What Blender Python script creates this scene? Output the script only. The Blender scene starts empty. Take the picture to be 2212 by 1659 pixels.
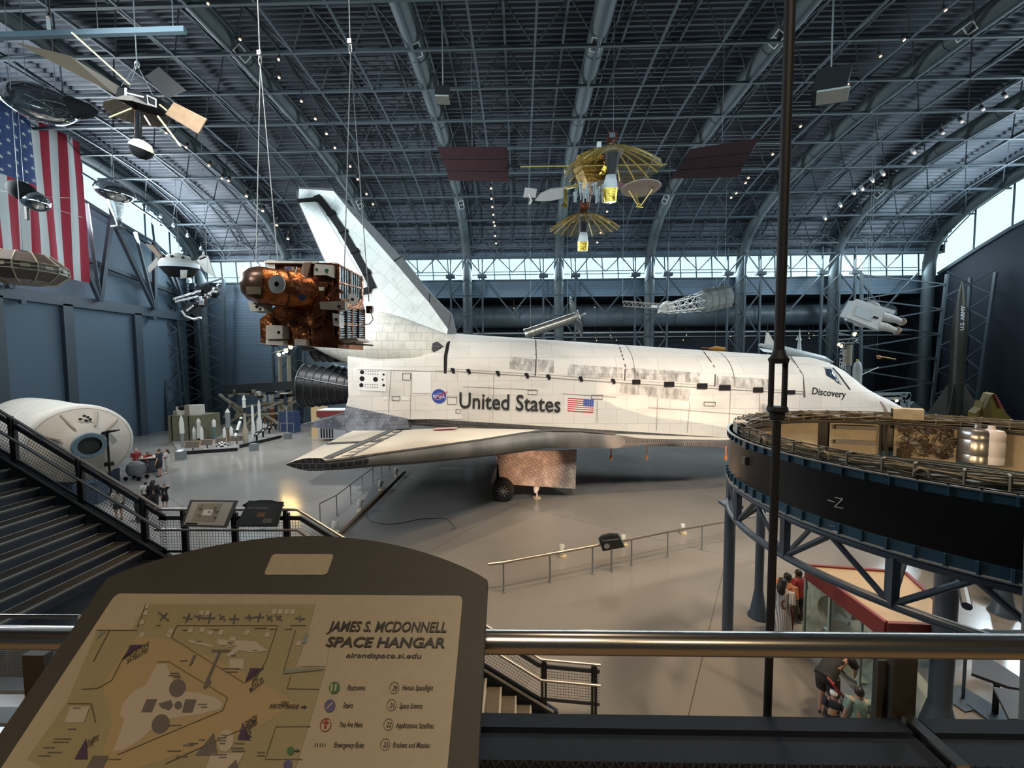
import bpy, bmesh, math, random
from math import sin, cos, pi, radians, sqrt, atan2
from mathutils import Vector, Matrix
from mathutils.bvhtree import BVHTree
random.seed(7)
S = bpy.context.scene
COL = S.collection

# ------------------------------------------------------------------ camera
F, CX, CY, H = 830.0, 1106.0, 829.5, 6.9
_y, _p, _r = radians(1.2), radians(3.08), radians(0.35)
FW = Vector((-sin(_y)*cos(_p), cos(_y)*cos(_p), -sin(_p)))
_rt = Vector((cos(_y), sin(_y), 0)); _up = _rt.cross(FW)
RT = _rt*cos(_r) - _up*sin(_r); UP = _up*cos(_r) + _rt*sin(_r)
EYE = Vector((0, 0, H))
cam = bpy.data.cameras.new('camera'); cam.sensor_width = 36; cam.lens = 36*F/2212
cam.clip_start = .05; cam.clip_end = 400
camo = bpy.data.objects.new('camera', cam); COL.objects.link(camo)
camo.matrix_world = Matrix((RT, UP, -FW)).transposed().to_4x4(); camo.location = EYE
S.camera = camo

def ray(px, py): return FW + RT*((px-CX)/F) + UP*((CY-py)/F)
def PY(px, py, Y):
    d = ray(px, py); return EYE + d*(Y/d.y)
def PZ(px, py, z=0.0):
    d = ray(px, py); return EYE + d*((z-H)/d.z)
def PX(px, py, x):
    d = ray(px, py); return EYE + d*(x/d.x)

# ------------------------------------------------------------------ look
S.view_settings.view_transform = 'Standard'; S.view_settings.look = 'None'
S.view_settings.gamma = 1; S.view_settings.exposure = 0.6; S.view_settings.use_curve_mapping = False
S.cycles.use_denoising = True
S.cycles.max_bounces = 6; S.cycles.diffuse_bounces = 3; S.cycles.glossy_bounces = 3
S.cycles.transparent_max_bounces = 12; S.cycles.transmission_bounces = 4
S.cycles.sample_clamp_indirect = 3.0; S.cycles.caustics_reflective = False; S.cycles.caustics_refractive = False
W = bpy.data.worlds.new('sky'); S.world = W; W.use_nodes = True
bg = W.node_tree.nodes['Background']; bg.inputs[0].default_value = (.66, .92, 1, 1); bg.inputs[1].default_value = .92

def area(name, loc, target, sx, sy, power, color):
    l = bpy.data.lights.new(name, 'AREA'); l.shape = 'RECTANGLE'; l.size = sx; l.size_y = sy; l.energy = power; l.color = color
    o = bpy.data.objects.new(name, l); COL.objects.link(o); o.location = loc
    o.rotation_euler = (Vector(target)-Vector(loc)).to_track_quat('-Z', 'Y').to_euler(); return o
def spot(name, loc, target, power, color, deg=50, rad=.3, blend=.7):
    l = bpy.data.lights.new(name, 'SPOT'); l.energy = power; l.color = color; l.spot_size = radians(deg); l.spot_blend = blend; l.shadow_soft_size = rad
    o = bpy.data.objects.new(name, l); COL.objects.link(o); o.location = loc
    o.rotation_euler = (Vector(target)-Vector(loc)).to_track_quat('-Z', 'Y').to_euler(); return o
def point(name, loc, power, color, rad=.1):
    l = bpy.data.lights.new(name, 'POINT'); l.energy = power; l.color = color; l.shadow_soft_size = rad
    o = bpy.data.objects.new(name, l); COL.objects.link(o); o.location = loc; return o
WARM, COOL, NEUT = (1, .74, .48), (.72, .9, 1), (1, .95, .88)
# daylight entering by the window bands of the long walls and the end walls
area('daylight_back', (4, 43.2, 17.4), (4, 20, 6), 80, 2.2, 6500, COOL)
area('daylight_near', (4, -9, 17.5), (4, 20, 8), 70, 2.2, 9000, COOL)
area('daylight_left', (-37.0, 25, 20), (0, 22, 20), 30, 3, 9000, (.86, .95, 1))
area('daylight_right', (45.2, 24, 20), (5, 22, 16), 26, 3, 5000, COOL)
# roof spotlights, plus lower ones added to brighten shuttle, fin and foil satellite
for _l, _t, _pw, _c in [((-15, 2.6, 17), (-9.8, 22, 15.5), 11000, (.84, .96, 1)), ((-7, 2.6, 16.5), (-3, 20, 6), 3400, NEUT), ((3, 2.6, 16.5), (4, 20, 5.5), 3800, NEUT),  # first spot stands in for window light on the fin
        ((13, 2.6, 16.5), (11, 20, 5), 4600, NEUT), ((23, 4, 17), (18, 21, 4), 5600, (1, .9, .78)),
        ((-4, 9, 21), (-4, 14, 3), 3000, WARM), ((12, 8, 21), (6, 14, 0), 4500, WARM), ((2, 6, 21), (2, 9, 0), 3600, WARM), ((9, 4, 19), (6, 9, 0), 2400, WARM),
        ((-22, 12, 20), (-26, 24, 0), 5200, NEUT), ((-10, 14, 21), (-16, 24, 0), 7000, (.95, .97, 1)), ((-14, 33, 21), (-18, 36, 0), 5600, NEUT), ((-7, .6, 12), (-4.4, 8.2, 8.2), 1500, NEUT)]:
    spot('hall_spot', _l, _t, _pw, _c, 62, .5)

# unseen fill lights added over the walkway and inside the instrument ring
spot('walkway_fill', (.1, -1.3, 9.6), (-.15, .55, 6.2), 165, (1, .82, .6), 95, .25)
for _x in (-2.6, 1.8): spot('walkway_fill', (_x, -2.0, 9.4), (_x, -1.2, 5.2), 190, (1, .74, .42), 85, .25)
for _x, _y in ((6.9, 7.6), (8.3, 7.4), (8.8, 6.0)): point('ring_fill', (_x, _y, 5.05), 22, (1, .68, .36), .12)

# ------------------------------------------------------------------ materials
_M = {}
def mat(name, col, rough=.5, metal=0., noise=None, bump=None, emit=None, alpha=None, spec=.5, col2=None, stretch=None):
    if name in _M: return _M[name]
    m = bpy.data.materials.new(name); m.use_nodes = True; nt = m.node_tree; b = nt.nodes['Principled BSDF']
    b.inputs['Base Color'].default_value = (*col, 1); b.inputs['Roughness'].default_value = rough; b.inputs['Metallic'].default_value = metal
    b.inputs['Specular IOR Level'].default_value = spec
    if noise:
        sc, am = noise; tc = nt.nodes.new('ShaderNodeTexCoord'); n = nt.nodes.new('ShaderNodeTexNoise'); n.inputs['Scale'].default_value = sc; n.inputs['Detail'].default_value = 5
        mp = nt.nodes.new('ShaderNodeMapping'); mp.inputs['Scale'].default_value = stretch or (1, 1, 1)
        nt.links.new(tc.outputs['Object'], mp.inputs[0]); nt.links.new(mp.outputs[0], n.inputs['Vector'])
        r = nt.nodes.new('ShaderNodeValToRGB'); c2 = col2 or tuple(c*(1-am) for c in col)
        r.color_ramp.elements[0].position = .38; r.color_ramp.elements[1].position = .66
        r.color_ramp.elements[0].color = (*c2, 1); r.color_ramp.elements[1].color = (*col, 1)
        nt.links.new(n.outputs['Fac'], r.inputs[0]); nt.links.new(r.outputs[0], b.inputs['Base Color'])
    if bump:
        sc, st = bump; tc = nt.nodes.new('ShaderNodeTexCoord'); n = nt.nodes.new('ShaderNodeTexNoise'); n.inputs['Scale'].default_value = sc; n.inputs['Detail'].default_value = 4
        bp = nt.nodes.new('ShaderNodeBump'); bp.inputs['Strength'].default_value = st; bp.inputs['Distance'].default_value = .05
        nt.links.new(tc.outputs['Object'], n.inputs['Vector']); nt.links.new(n.outputs['Fac'], bp.inputs['Height']); nt.links.new(bp.outputs[0], b.inputs['Normal'])
    if emit: b.inputs['Emission Color'].default_value = (*emit[0], 1); b.inputs['Emission Strength'].default_value = emit[1]
    if alpha is not None: b.inputs['Alpha'].default_value = alpha
    _M[name] = m; return m
def glass(name, tint, refl=.08, rough=.05):
    if name in _M: return _M[name]
    m = bpy.data.materials.new(name); m.use_nodes = True; nt = m.node_tree; nt.nodes.clear()
    o = nt.nodes.new('ShaderNodeOutputMaterial'); t = nt.nodes.new('ShaderNodeBsdfTransparent'); g = nt.nodes.new('ShaderNodeBsdfGlossy'); x = nt.nodes.new('ShaderNodeMixShader')
    t.inputs[0].default_value = (*tint, 1); g.inputs['Roughness'].default_value = rough; x.inputs[0].default_value = refl
    nt.links.new(t.outputs[0], x.inputs[1]); nt.links.new(g.outputs[0], x.inputs[2]); nt.links.new(x.outputs[0], o.inputs[0]); _M[name] = m; return m
def brickmat(name, c1, c2, cm, w, h, mortar=.02, rough=.6, axes='xz', noise=None, rot=0.):
    """panelled or tiled surface: Brick Texture in object space"""
    if name in _M: return _M[name]
    m = bpy.data.materials.new(name); m.use_nodes = True; nt = m.node_tree; b = nt.nodes['Principled BSDF']; b.inputs['Roughness'].default_value = rough
    tc = nt.nodes.new('ShaderNodeTexCoord'); sp = nt.nodes.new('ShaderNodeSeparateXYZ'); cb = nt.nodes.new('ShaderNodeCombineXYZ'); br = nt.nodes.new('ShaderNodeTexBrick')
    mp = nt.nodes.new('ShaderNodeMapping'); mp.inputs['Rotation'].default_value = (0, 0, rot)
    nt.links.new(tc.outputs['Object'], sp.inputs[0])
    for k, a in enumerate(axes): nt.links.new(sp.outputs['xyz'.index(a)], cb.inputs[k])
    nt.links.new(cb.outputs[0], mp.inputs[0]); nt.links.new(mp.outputs[0], br.inputs['Vector'])
    br.inputs['Color1'].default_value = (*c1, 1); br.inputs['Color2'].default_value = (*c2, 1); br.inputs['Mortar'].default_value = (*cm, 1)
    br.inputs['Scale'].default_value = 1; br.inputs['Mortar Size'].default_value = mortar; br.inputs['Brick Width'].default_value = w; br.inputs['Row Height'].default_value = h
    out = br.outputs['Color']
    if noise:
        sc, am, dark, st = noise
        n = nt.nodes.new('ShaderNodeTexNoise'); n.inputs['Scale'].default_value = sc; n.inputs['Detail'].default_value = 6
        m2 = nt.nodes.new('ShaderNodeMapping'); m2.inputs['Scale'].default_value = st
        nt.links.new(tc.outputs['Object'], m2.inputs[0]); nt.links.new(m2.outputs[0], n.inputs['Vector'])
        r = nt.nodes.new('ShaderNodeValToRGB'); r.color_ramp.elements[0].position = .5; r.color_ramp.elements[1].position = .75
        r.color_ramp.elements[0].color = (0, 0, 0, 1); r.color_ramp.elements[1].color = (am, am, am, 1)
        nt.links.new(n.outputs['Fac'], r.inputs[0])
        x = nt.nodes.new('ShaderNodeMixRGB'); x.inputs[2].default_value = (*dark, 1)
        nt.links.new(r.outputs[0], x.inputs[0]); nt.links.new(out, x.inputs[1]); out = x.outputs[0]
    nt.links.new(out, b.inputs['Base Color']); _M[name] = m; return m

# ------------------------------------------------------------------ mesh builder
OFF = {}
def basis(d, up=(0, 0, 1)):
    d = Vector(d).normalized(); u = Vector(up)
    if abs(d.dot(u)) > .98: u = Vector((0, 1, 0)) if abs(d.y) < .9 else Vector((1, 0, 0))
    a = u.cross(d).normalized(); return a, d.cross(a), d
class M:
    def __init__(s): s.v = []; s.f = []; s.m = []; s.k = 0
    def add(s, vs, fs):
        n = len(s.v); s.v += [Vector(p) for p in vs]
        s.f += [tuple(i+n for i in f) for f in fs]; s.m += [s.k]*len(fs); return s
    def mt(s, k): s.k = k; return s
    def box(s, c, d, R=None):
        x, y, z = d[0]/2, d[1]/2, d[2]/2; R = R or Matrix.Identity(3)
        vs = [Vector(c)+R@Vector((i*x, j*y, k*z)) for i in (-1, 1) for j in (-1, 1) for k in (-1, 1)]
        return s.add(vs, [(0, 1, 3, 2), (4, 6, 7, 5), (0, 4, 5, 1), (2, 3, 7, 6), (0, 2, 6, 4), (1, 5, 7, 3)])
    def span(s, a, b):
        return s.box([(a[i]+b[i])/2 for i in range(3)], [abs(a[i]-b[i]) for i in range(3)])
    def bar(s, p, q, w, h=None, up=(0, 0, 1)):
        p = Vector(p); q = Vector(q); h = h or w; a, b, d = basis(q-p, up); a = a*w/2; b = b*h/2
        vs = [p-a-b, p+a-b, p+a+b, p-a+b, q-a-b, q+a-b, q+a+b, q-a+b]
        return s.add(vs, [(0, 3, 2, 1), (4, 5, 6, 7), (0, 1, 5, 4), (1, 2, 6, 5), (2, 3, 7, 6), (3, 0, 4, 7)])
    def loft(s, rings, caps=True, closed=True, loop=False):
        n = len(rings[0]); vs = [p for r in rings for p in r]; fs = []
        kk = len(rings) if loop else len(rings)-1
        for i in range(kk):
            i2 = (i+1) % len(rings)
            for j in range(n if closed else n-1):
                j2 = (j+1) % n; fs.append((i*n+j, i*n+j2, i2*n+j2, i2*n+j))
        if caps and closed and not loop: fs.append(tuple(range(n-1, -1, -1))); fs.append(tuple(range((len(rings)-1)*n, len(rings)*n)))
        return s.add(vs, fs)
    def cyl(s, p, q, r1, r2=None, n=12, caps=True):
        p = Vector(p); q = Vector(q); r2 = r1 if r2 is None else r2; a, b, d = basis(q-p)
        return s.loft([[c+a*(r*cos(2*pi*i/n))+b*(r*sin(2*pi*i/n)) for i in range(n)] for c, r in ((p, r1), (q, r2))], caps)
    def lathe(s, o, d, prof, n=20, caps=True, up=(0, 0, 1)):
        o = Vector(o); a, b, d = basis(d, up)
        return s.loft([[o+d*t+a*(r*cos(2*pi*i/n))+b*(r*sin(2*pi*i/n)) for i in range(n)] for r, t in prof], caps)
    def tube(s, path, r, n=6, closed=False):
        path = [Vector(p) for p in path]; rings = []; L = len(path); pa = None
        for i, p in enumerate(path):
            t = path[(i+1) % L]-path[i-1] if closed else path[min(i+1, L-1)]-path[max(i-1, 0)]
            t.normalize()
            if pa is None: a, b, _ = basis(t)
            else:
                a = pa-t*pa.dot(t); a.normalize(); b = t.cross(a)
            pa = a; rr = r[i] if isinstance(r, (list, tuple)) else r
            rings.append([p+a*(rr*cos(2*pi*k/n))+b*(rr*sin(2*pi*k/n)) for k in range(n)])
        return s.loft(rings, True, True, closed)
    def ell(s, c, r, n=16, m=10, R=None):
        r = (r, r, r) if not isinstance(r, (list, tuple)) else r; R = R or Matrix.Identity(3); c = Vector(c)
        rings = []
        for i in range(m+1):
            t = -pi/2+pi*i/m; k = max(cos(t), .001)
            rings.append([c+R@Vector((r[0]*k*cos(2*pi*j/n), r[1]*k*sin(2*pi*j/n), r[2]*sin(t))) for j in range(n)])
        return s.loft(rings)
    def poly(s, pts): return s.add(pts, [tuple(range(len(pts)))])
    def prism(s, pts, e):
        e = Vector(e); n = len(pts); pts = [Vector(p) for p in pts]
        fs = [tuple(range(n-1, -1, -1)), tuple(range(n, 2*n))]+[(i, (i+1) % n, n+(i+1) % n, n+i) for i in range(n)]
        return s.add(pts+[p+e for p in pts], fs)
    def disc(s, c, nrm, r, n=20, r0=0):
        a, b, d = basis(nrm); c = Vector(c); o = [c+a*(r*cos(2*pi*i/n))+b*(r*sin(2*pi*i/n)) for i in range(n)]
        if not r0: return s.poly(o)
        return s.loft([[c+a*(r0*cos(2*pi*i/n))+b*(r0*sin(2*pi*i/n)) for i in range(n)], o], False)
    def build(s, name, mats, parent=None, sm=35, loc=None):
        mats = mats if isinstance(mats, (list, tuple)) else [mats]
        if parent is not None: off = OFF[parent.name]
        elif loc is not None: off = Vector(loc)
        else:
            xs = [p.x for p in s.v]; ys = [p.y for p in s.v]; zs = [p.z for p in s.v]
            off = Vector(((min(xs)+max(xs))/2, (min(ys)+max(ys))/2, min(zs)))
        me = bpy.data.meshes.new(name); me.from_pydata([tuple(p-off) for p in s.v], [], s.f)
        for m in mats: me.materials.append(m)
        if len(mats) > 1: me.polygons.foreach_set('material_index', s.m)
        bm = bmesh.new(); bm.from_mesh(me); bmesh.ops.recalc_face_normals(bm, faces=bm.faces); bm.to_mesh(me); bm.free()
        if sm:
            me.polygons.foreach_set('use_smooth', [True]*len(me.polygons)); me.set_sharp_from_angle(angle=radians(sm))
        o = bpy.data.objects.new(name, me); COL.objects.link(o)
        if parent is not None: o.parent = parent
        else: o.location = off
        OFF[o.name] = off.copy(); return o
def tag(o, label=None, cat=None, group=None, kind=None):
    if label: o['label'] = label
    if cat: o['category'] = cat
    if group: o['group'] = group
    if kind: o['kind'] = kind
    return o
def thing(name, label, cat, loc, group=None):
    o = bpy.data.objects.new(name, None); COL.objects.link(o); o.location = loc; o.empty_display_size = .2
    OFF[o.name] = Vector(loc); return tag(o, label, cat, group)
def struct(o): o['kind'] = 'structure'; return o
def copy_tree(o, parent=None):
    c = o.copy(); COL.objects.link(c); OFF[c.name] = OFF[o.name].copy()
    if parent is not None: c.parent = parent
    for ch in list(o.children): copy_tree(ch, c)
    return c
def txt(s, size, o, xd, yd, m, parent, name='lettering', bold=0., shear=0., align='LEFT', sx=1., ext=.0):
    cu = bpy.data.curves.new('t', 'FONT'); cu.body = s; cu.size = size; cu.offset = bold; cu.shear = shear; cu.align_x = align; cu.extrude = ext; cu.resolution_u = 3
    to = bpy.data.objects.new('t', cu); me = bpy.data.meshes.new_from_object(to)
    bpy.data.objects.remove(to)
    xd = Vector(xd).normalized(); yd = Vector(yd).normalized(); zd = xd.cross(yd); o = Vector(o); off = OFF[parent.name] if parent else o
    for v in me.vertices:
        c = v.co; v.co = o+xd*(c.x*sx)+yd*c.y+zd*c.z-off
    me.materials.clear(); me.materials.append(m); me.name = name
    ob = bpy.data.objects.new(name, me); COL.objects.link(ob)
    if parent: ob.parent = parent
    else: ob.location = off
    OFF[ob.name] = Vector(off); return ob
def hit(bvh, px, py, off=.012):
    d = ray(px, py).normalized(); p, n, i, t = bvh.ray_cast(EYE, d)
    if p is None: return None
    if n.dot(d) > 0: n = -n
    return p+n*off
def bvh_of(mb): return BVHTree.FromPolygons([tuple(v) for v in mb.v], mb.f)
def onto(mb, bvh, A, B, n=12, k=3, off=.012):
    """strip lying on a surface between two picture-plane paths, following its curve"""
    def at(P, t):
        L = [0]
        for a, b in zip(P, P[1:]): L.append(L[-1]+math.dist(a, b))
        x = t*L[-1]
        for i in range(len(P)-1):
            if x <= L[i+1]+1e-9:
                u = (x-L[i])/max(L[i+1]-L[i], 1e-9); return (P[i][0]+(P[i+1][0]-P[i][0])*u, P[i][1]+(P[i+1][1]-P[i][1])*u)
        return P[-1]
    g = []
    for i in range(n+1):
        a = at(A, i/n); b = at(B, i/n)
        g.append([hit(bvh, a[0]+(b[0]-a[0])*j/k, a[1]+(b[1]-a[1])*j/k, off) for j in range(k+1)])
    for i in range(n):
        for j in range(k):
            q = [g[i][j], g[i+1][j], g[i+1][j+1], g[i][j+1]]
            if all(x is not None for x in q): mb.add(q, [(0, 1, 2, 3)])
    return mb
def interp(T, x):
    if x <= T[0][0]: return T[0][1]
    for (a, u), (b, w) in zip(T, T[1:]):
        if x <= b: return u+(w-u)*(x-a)/(b-a)
    return T[-1][1]
# ------------------------------------------------------------------ hangar shell
STEEL = mat('steel_paint', (.062, .082, .097), .55, .0, spec=.3)
STEELD = mat('steel_paint_dark', (.06, .08, .1), .5)
TUBEM = mat('arch_paint', (.085, .11, .12), .5, .0, noise=(.6, .25), spec=.4)
DECK = mat('roof_deck', (.07, .084, .11), .6)
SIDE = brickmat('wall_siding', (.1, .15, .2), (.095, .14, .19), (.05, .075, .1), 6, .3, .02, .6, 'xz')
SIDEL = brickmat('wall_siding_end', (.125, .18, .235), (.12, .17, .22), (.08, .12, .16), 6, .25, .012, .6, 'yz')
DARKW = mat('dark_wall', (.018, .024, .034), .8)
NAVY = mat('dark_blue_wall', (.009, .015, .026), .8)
PANE = glass('window_glass', (.97, .99, 1), .04)
def floormat():
    m = bpy.data.materials.new('polished_concrete'); m.use_nodes = True; nt = m.node_tree; b = nt.nodes['Principled BSDF']
    tc = nt.nodes.new('ShaderNodeTexCoord')
    n = nt.nodes.new('ShaderNodeTexNoise'); n.inputs['Scale'].default_value = .22; n.inputs['Detail'].default_value = 3; n.inputs['Roughness'].default_value = .5
    r = nt.nodes.new('ShaderNodeValToRGB'); r.color_ramp.elements[0].position = .25; r.color_ramp.elements[1].position = .8
    r.color_ramp.elements[0].color = (.2, .188, .172, 1); r.color_ramp.elements[1].color = (.3, .282, .258, 1)
    nt.links.new(tc.outputs['Object'], n.inputs['Vector']); nt.links.new(n.outputs['Fac'], r.inputs[0])
    br = nt.nodes.new('ShaderNodeTexBrick'); br.offset = 0; br.inputs['Scale'].default_value = 1; br.inputs['Brick Width'].default_value = 9.1; br.inputs['Row Height'].default_value = 9.1; br.inputs['Mortar Size'].default_value = .012
    br.inputs['Color1'].default_value = (1, 1, 1, 1); br.inputs['Color2'].default_value = (.93, .93, .93, 1); br.inputs['Mortar'].default_value = (.45, .42, .4, 1)
    mp = nt.nodes.new('ShaderNodeMapping'); mp.inputs['Rotation'].default_value = (0, 0, radians(33)); mp.inputs['Location'].default_value = (1.2, 2.9, 0)
    nt.links.new(tc.outputs['Object'], mp.inputs[0]); nt.links.new(mp.outputs[0], br.inputs['Vector'])
    x = nt.nodes.new('ShaderNodeMixRGB'); x.blend_type = 'MULTIPLY'; x.inputs[0].default_value = 1
    nt.links.new(r.outputs[0], x.inputs[1]); nt.links.new(br.outputs['Color'], x.inputs[2]); nt.links.new(x.outputs[0], b.inputs['Base Color'])
    n2 = nt.nodes.new('ShaderNodeTexNoise'); n2.inputs['Scale'].default_value = .3; n2.inputs['Detail'].default_value = 2
    r2 = nt.nodes.new('ShaderNodeMapRange'); r2.inputs['To Min'].default_value = .09; r2.inputs['To Max'].default_value = .22
    nt.links.new(tc.outputs['Object'], n2.inputs['Vector']); nt.links.new(n2.outputs['Fac'], r2.inputs[0]); nt.links.new(r2.outputs[0], b.inputs['Roughness'])
    n3 = nt.nodes.new('ShaderNodeTexNoise'); n3.inputs['Scale'].default_value = 1.2; bp = nt.nodes.new('ShaderNodeBump'); bp.inputs['Strength'].default_value = .05
    nt.links.new(tc.outputs['Object'], n3.inputs['Vector']); nt.links.new(n3.outputs['Fac'], bp.inputs['Height']); nt.links.new(bp.outputs[0], b.inputs['Normal'])
    return m
YC, YB, XL, XR = 23.2, 43.5, -38.0, 46.0
struct(M().span((XL-2, -10, -.3), (XR+14, 50, 0)).build('floor', floormat(), loc=(0, 0, 0)))
def curve(T, d): return interp(T, abs(d))
TT = [(0, 24.9), (6, 24.75), (10, 24.3), (13.8, 23.5), (17, 22.1), (19, 20.7), (20, 19.2)]
DT = [(0, 26.3), (8, 25.7), (12.2, 24.8), (16.8, 23.2), (19.1, 21.6), (21.5, 19.1)]
LT = [(0, 24.35), (6, 24.2), (10, 23.75), (13.8, 22.95), (17, 21.6), (19, 20.2), (19.9, 18.8)]
# corrugated roof deck: ridges run along x
ds = []; d = -21.5
while d <= 21.5: ds.append(d); d += .36
pf = []
for i, d in enumerate(ds):
    z = curve(DT, d); k = .13
    pf += [(d-.18, z), (d-.1, z-k), (d+.02, z-k), (d+.1, z)]
dk = M(); n0 = len(pf)
dk.add([(x, YC+a, z) for x in (XL-.3, XR+.3) for a, z in pf], [(i, i+1, n0+i+1, n0+i) for i in range(n0-1)])
struct(dk.build('ceiling', DECK, sm=0))
rb = M()   # roof above the deck keeps the sky out
rp = [(YC+d, curve(DT, d)+.35) for d in [x*1.0 for x in range(-22, 23)]]
rb.add([(x, a, z) for x in (XL-.5, XR+.5) for a, z in rp], [(i, i+1, len(rp)+i+1, len(rp)+i) for i in range(len(rp)-1)])
struct(rb.build('roof', DARKW, sm=0))
# back wall: siding below the window band, dark bay underneath
struct(M().span((XL, 44.2, 14.4), (XR, 44.5, 16.25)).build('wall_back', SIDE, sm=0))
struct(M().span((XL, 44.2, 18.8), (XR, 44.6, 19.4)).build('trim_1', SIDE, sm=0))
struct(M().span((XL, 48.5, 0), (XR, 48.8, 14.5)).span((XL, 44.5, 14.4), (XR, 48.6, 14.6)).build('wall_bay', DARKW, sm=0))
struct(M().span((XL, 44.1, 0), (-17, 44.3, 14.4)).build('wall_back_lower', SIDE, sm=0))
w = M()
for i in range(48):
    x = XL+1.75*i+.2; w.bar((x, 44.3, 16.2), (x-.15, 44.3, 18.9), .09)
w.bar((XL, 44.2, 16.3), (XR, 44.2, 16.3), .18); w.bar((XL, 44.25, 16.95), (XR, 44.25, 16.95), .07); w.bar((XL, 44.2, 18.8), (XR, 44.2, 18.8), .16)
wf = struct(w.build('window_1', STEEL, sm=0))
M().span((XL, 44.36, 16.25), (XR, 44.38, 18.8)).build('pane', PANE, wf, sm=0)
# near long wall above the walkway, with the same window band
struct(M().span((XL, 1.6, 14.2), (XR, 1.9, 16.2)).build('wall_near', SIDE, sm=0))
w = M()
for i in range(48): w.bar((XL+1.75*i, 1.75, 16.2), (XL+1.75*i, 1.75, 18.9), .09)
wf = struct(w.bar((XL, 1.75, 18.9), (XR, 1.75, 18.9), .3).build('window_2', STEEL, sm=0)); M().span((XL, 1.6, 16.2), (XR, 1.62, 18.9)).build('pane', PANE, wf, sm=0)
struct(M().span((XL, -10, 0), (XR+14, -9.7, 14.4)).span((XL, -10, 14.2), (XR+14, 1.7, 14.5)).build('wall_gallery', mat('gallery_wall', (.09, .085, .08), .8), sm=0))
# end walls with a window band that follows the roof
def endwall(x, side, dat, wn):
    lo = [(YC+d, min(z, 99)) for d, z in dat]
    ym = [(2*YC-a, b) for a, b in lo[::-1]]; prof = ym+lo
    m = M()
    for (a, z), (b, z2) in zip(prof, prof[1:]):
        m.add([(x, a, 0), (x, b, 0), (x, b, z2), (x, a, z)], [(0, 1, 2, 3)])
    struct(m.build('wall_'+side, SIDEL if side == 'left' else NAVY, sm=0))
    f = M(); s = .12 if side == 'left' else -.12
    for (a, z), (b, z2) in zip(prof, prof[1:]):
        f.bar((x+s, a, z), (x+s, b, z2), .3)
        L = max(1, int(math.dist((a, z), (b, z2))/1.9))
        for k in range(L):
            t = k/L; yy = a+(b-a)*t; zz = z+(z2-z)*t; f.bar((x+s/2, yy, zz), (x+s/2, yy, curve(DT, yy-YC)+.1), .1)
    wf = struct(f.build(wn, STEEL, sm=0)); p = M()
    for (a, z), (b, z2) in zip(prof, prof[1:]):
        p.add([(x-s/3, a, z), (x-s/3, b, z2), (x-s/3, b, curve(DT, b-YC)+.3), (x-s/3, a, curve(DT, a-YC)+.3)], [(0, 1, 2, 3)])
    p.build('pane', PANE, wf, sm=0)
endwall(XL, 'left', [(0, 22.6), (6, 22.3), (10.3, 21.2), (12.7, 20.5), (15.8, 19.4), (18.5, 18), (20.5, 16.4)], 'window_3')
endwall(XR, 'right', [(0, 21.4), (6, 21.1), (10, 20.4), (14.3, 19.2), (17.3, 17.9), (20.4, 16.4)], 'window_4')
struct(M().span((XR+13.5, -10, 0), (XR+14, 3, 14.4)).build('wall_far_gallery', DARKW, sm=0))
struct(M().span((XL-.2, -10, 0), (XL, 3, 14.4)).span((XR, -10, 0), (XR+.2, 3, 14.4)).span((XL-.05, 43.3, 0), (XL+.15, 49, 16.3)).span((XR-.15, 43.3, 0), (XR+.05, 49, 16.3)).span((XL-.1, 43.3, 18.6), (XL+.1, 44.6, 19.5)).span((XR-.1, 43.3, 18.6), (XR+.1, 44.6, 19.5)).build('wall_corner', DARKW, sm=0))
# big sliding doors of the left end wall
DOOR = brickmat('door_steel', (.1, .15, .2), (.097, .145, .195), (.072, .108, .145), 9, .16, .012, .62, 'yz')
for i, (a, b) in enumerate([(7, 16.6), (17, 26.6), (27.2, 31.0), (31.5, 36.8), (37.4, 40.5)]):
    struct(M().span((XL+.15, a, 0), (XL+.4, b, 12)).build('door_%d' % (i+1), DOOR, sm=0))
for k, yy in enumerate([16.8, 26.9, 31.25, 37.1]):
    struct(M().span((XL+.1, yy-.35, 0), (XL+.75, yy+.35, 12)).build('trim_%d' % (k+2), STEELD, sm=0))
b = M().bar((XL+.5, 2, 12.3), (XL+.5, 43, 12.3), .5, .9)
for yy in (28.2, 38.5): b.box((XL+.9, yy, 11.7), (.3, .3, .3))
struct(b.build('trim_door_head', STEELD, sm=0))
g = M()   # wind truss inside the end wall
b0 = PX(120, 655, XL+1.2); nodes_b = [(yy, 12.6) for yy in (21, 27.5, 33.5, 38.6, 42.5)]; nodes_t = [(24, 21.5), (30, 21), (34.5, 20.2), (38.5, 19.2), (42, 17.2)]
for i in range(5):
    g.bar((XL+1.0, *nodes_b[i]), (XL+1.4, *nodes_t[i]), .3); 
    if i: g.bar((XL+1.0, *nodes_b[i]), (XL+1.4, *nodes_t[i-1]), .3); g.bar((XL+1.0, *nodes_b[i]), (XL+2.0, nodes_t[i][0]-2.5, nodes_t[i][1]+.2), .22)
    if i < 4: g.bar((XL+1.4, *nodes_t[i]), (XL+1.4, *nodes_t[i+1]), .2); g.bar((XL+2.2, nodes_t[i][0], nodes_t[i][1]+2), (XL+2.2, nodes_t[i+1][0], nodes_t[i+1][1]+1.9), .16)
    g.bar((XL+1.4, *nodes_t[i]), (XL+2.2, nodes_t[i][0]-1, nodes_t[i][1]+2.2), .16)
g.bar((XL+.7, 24, 17.5), (XL+.7, 42, 14.6), .35)
struct(g.build('trim_wind_truss', STEEL, sm=0))
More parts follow.
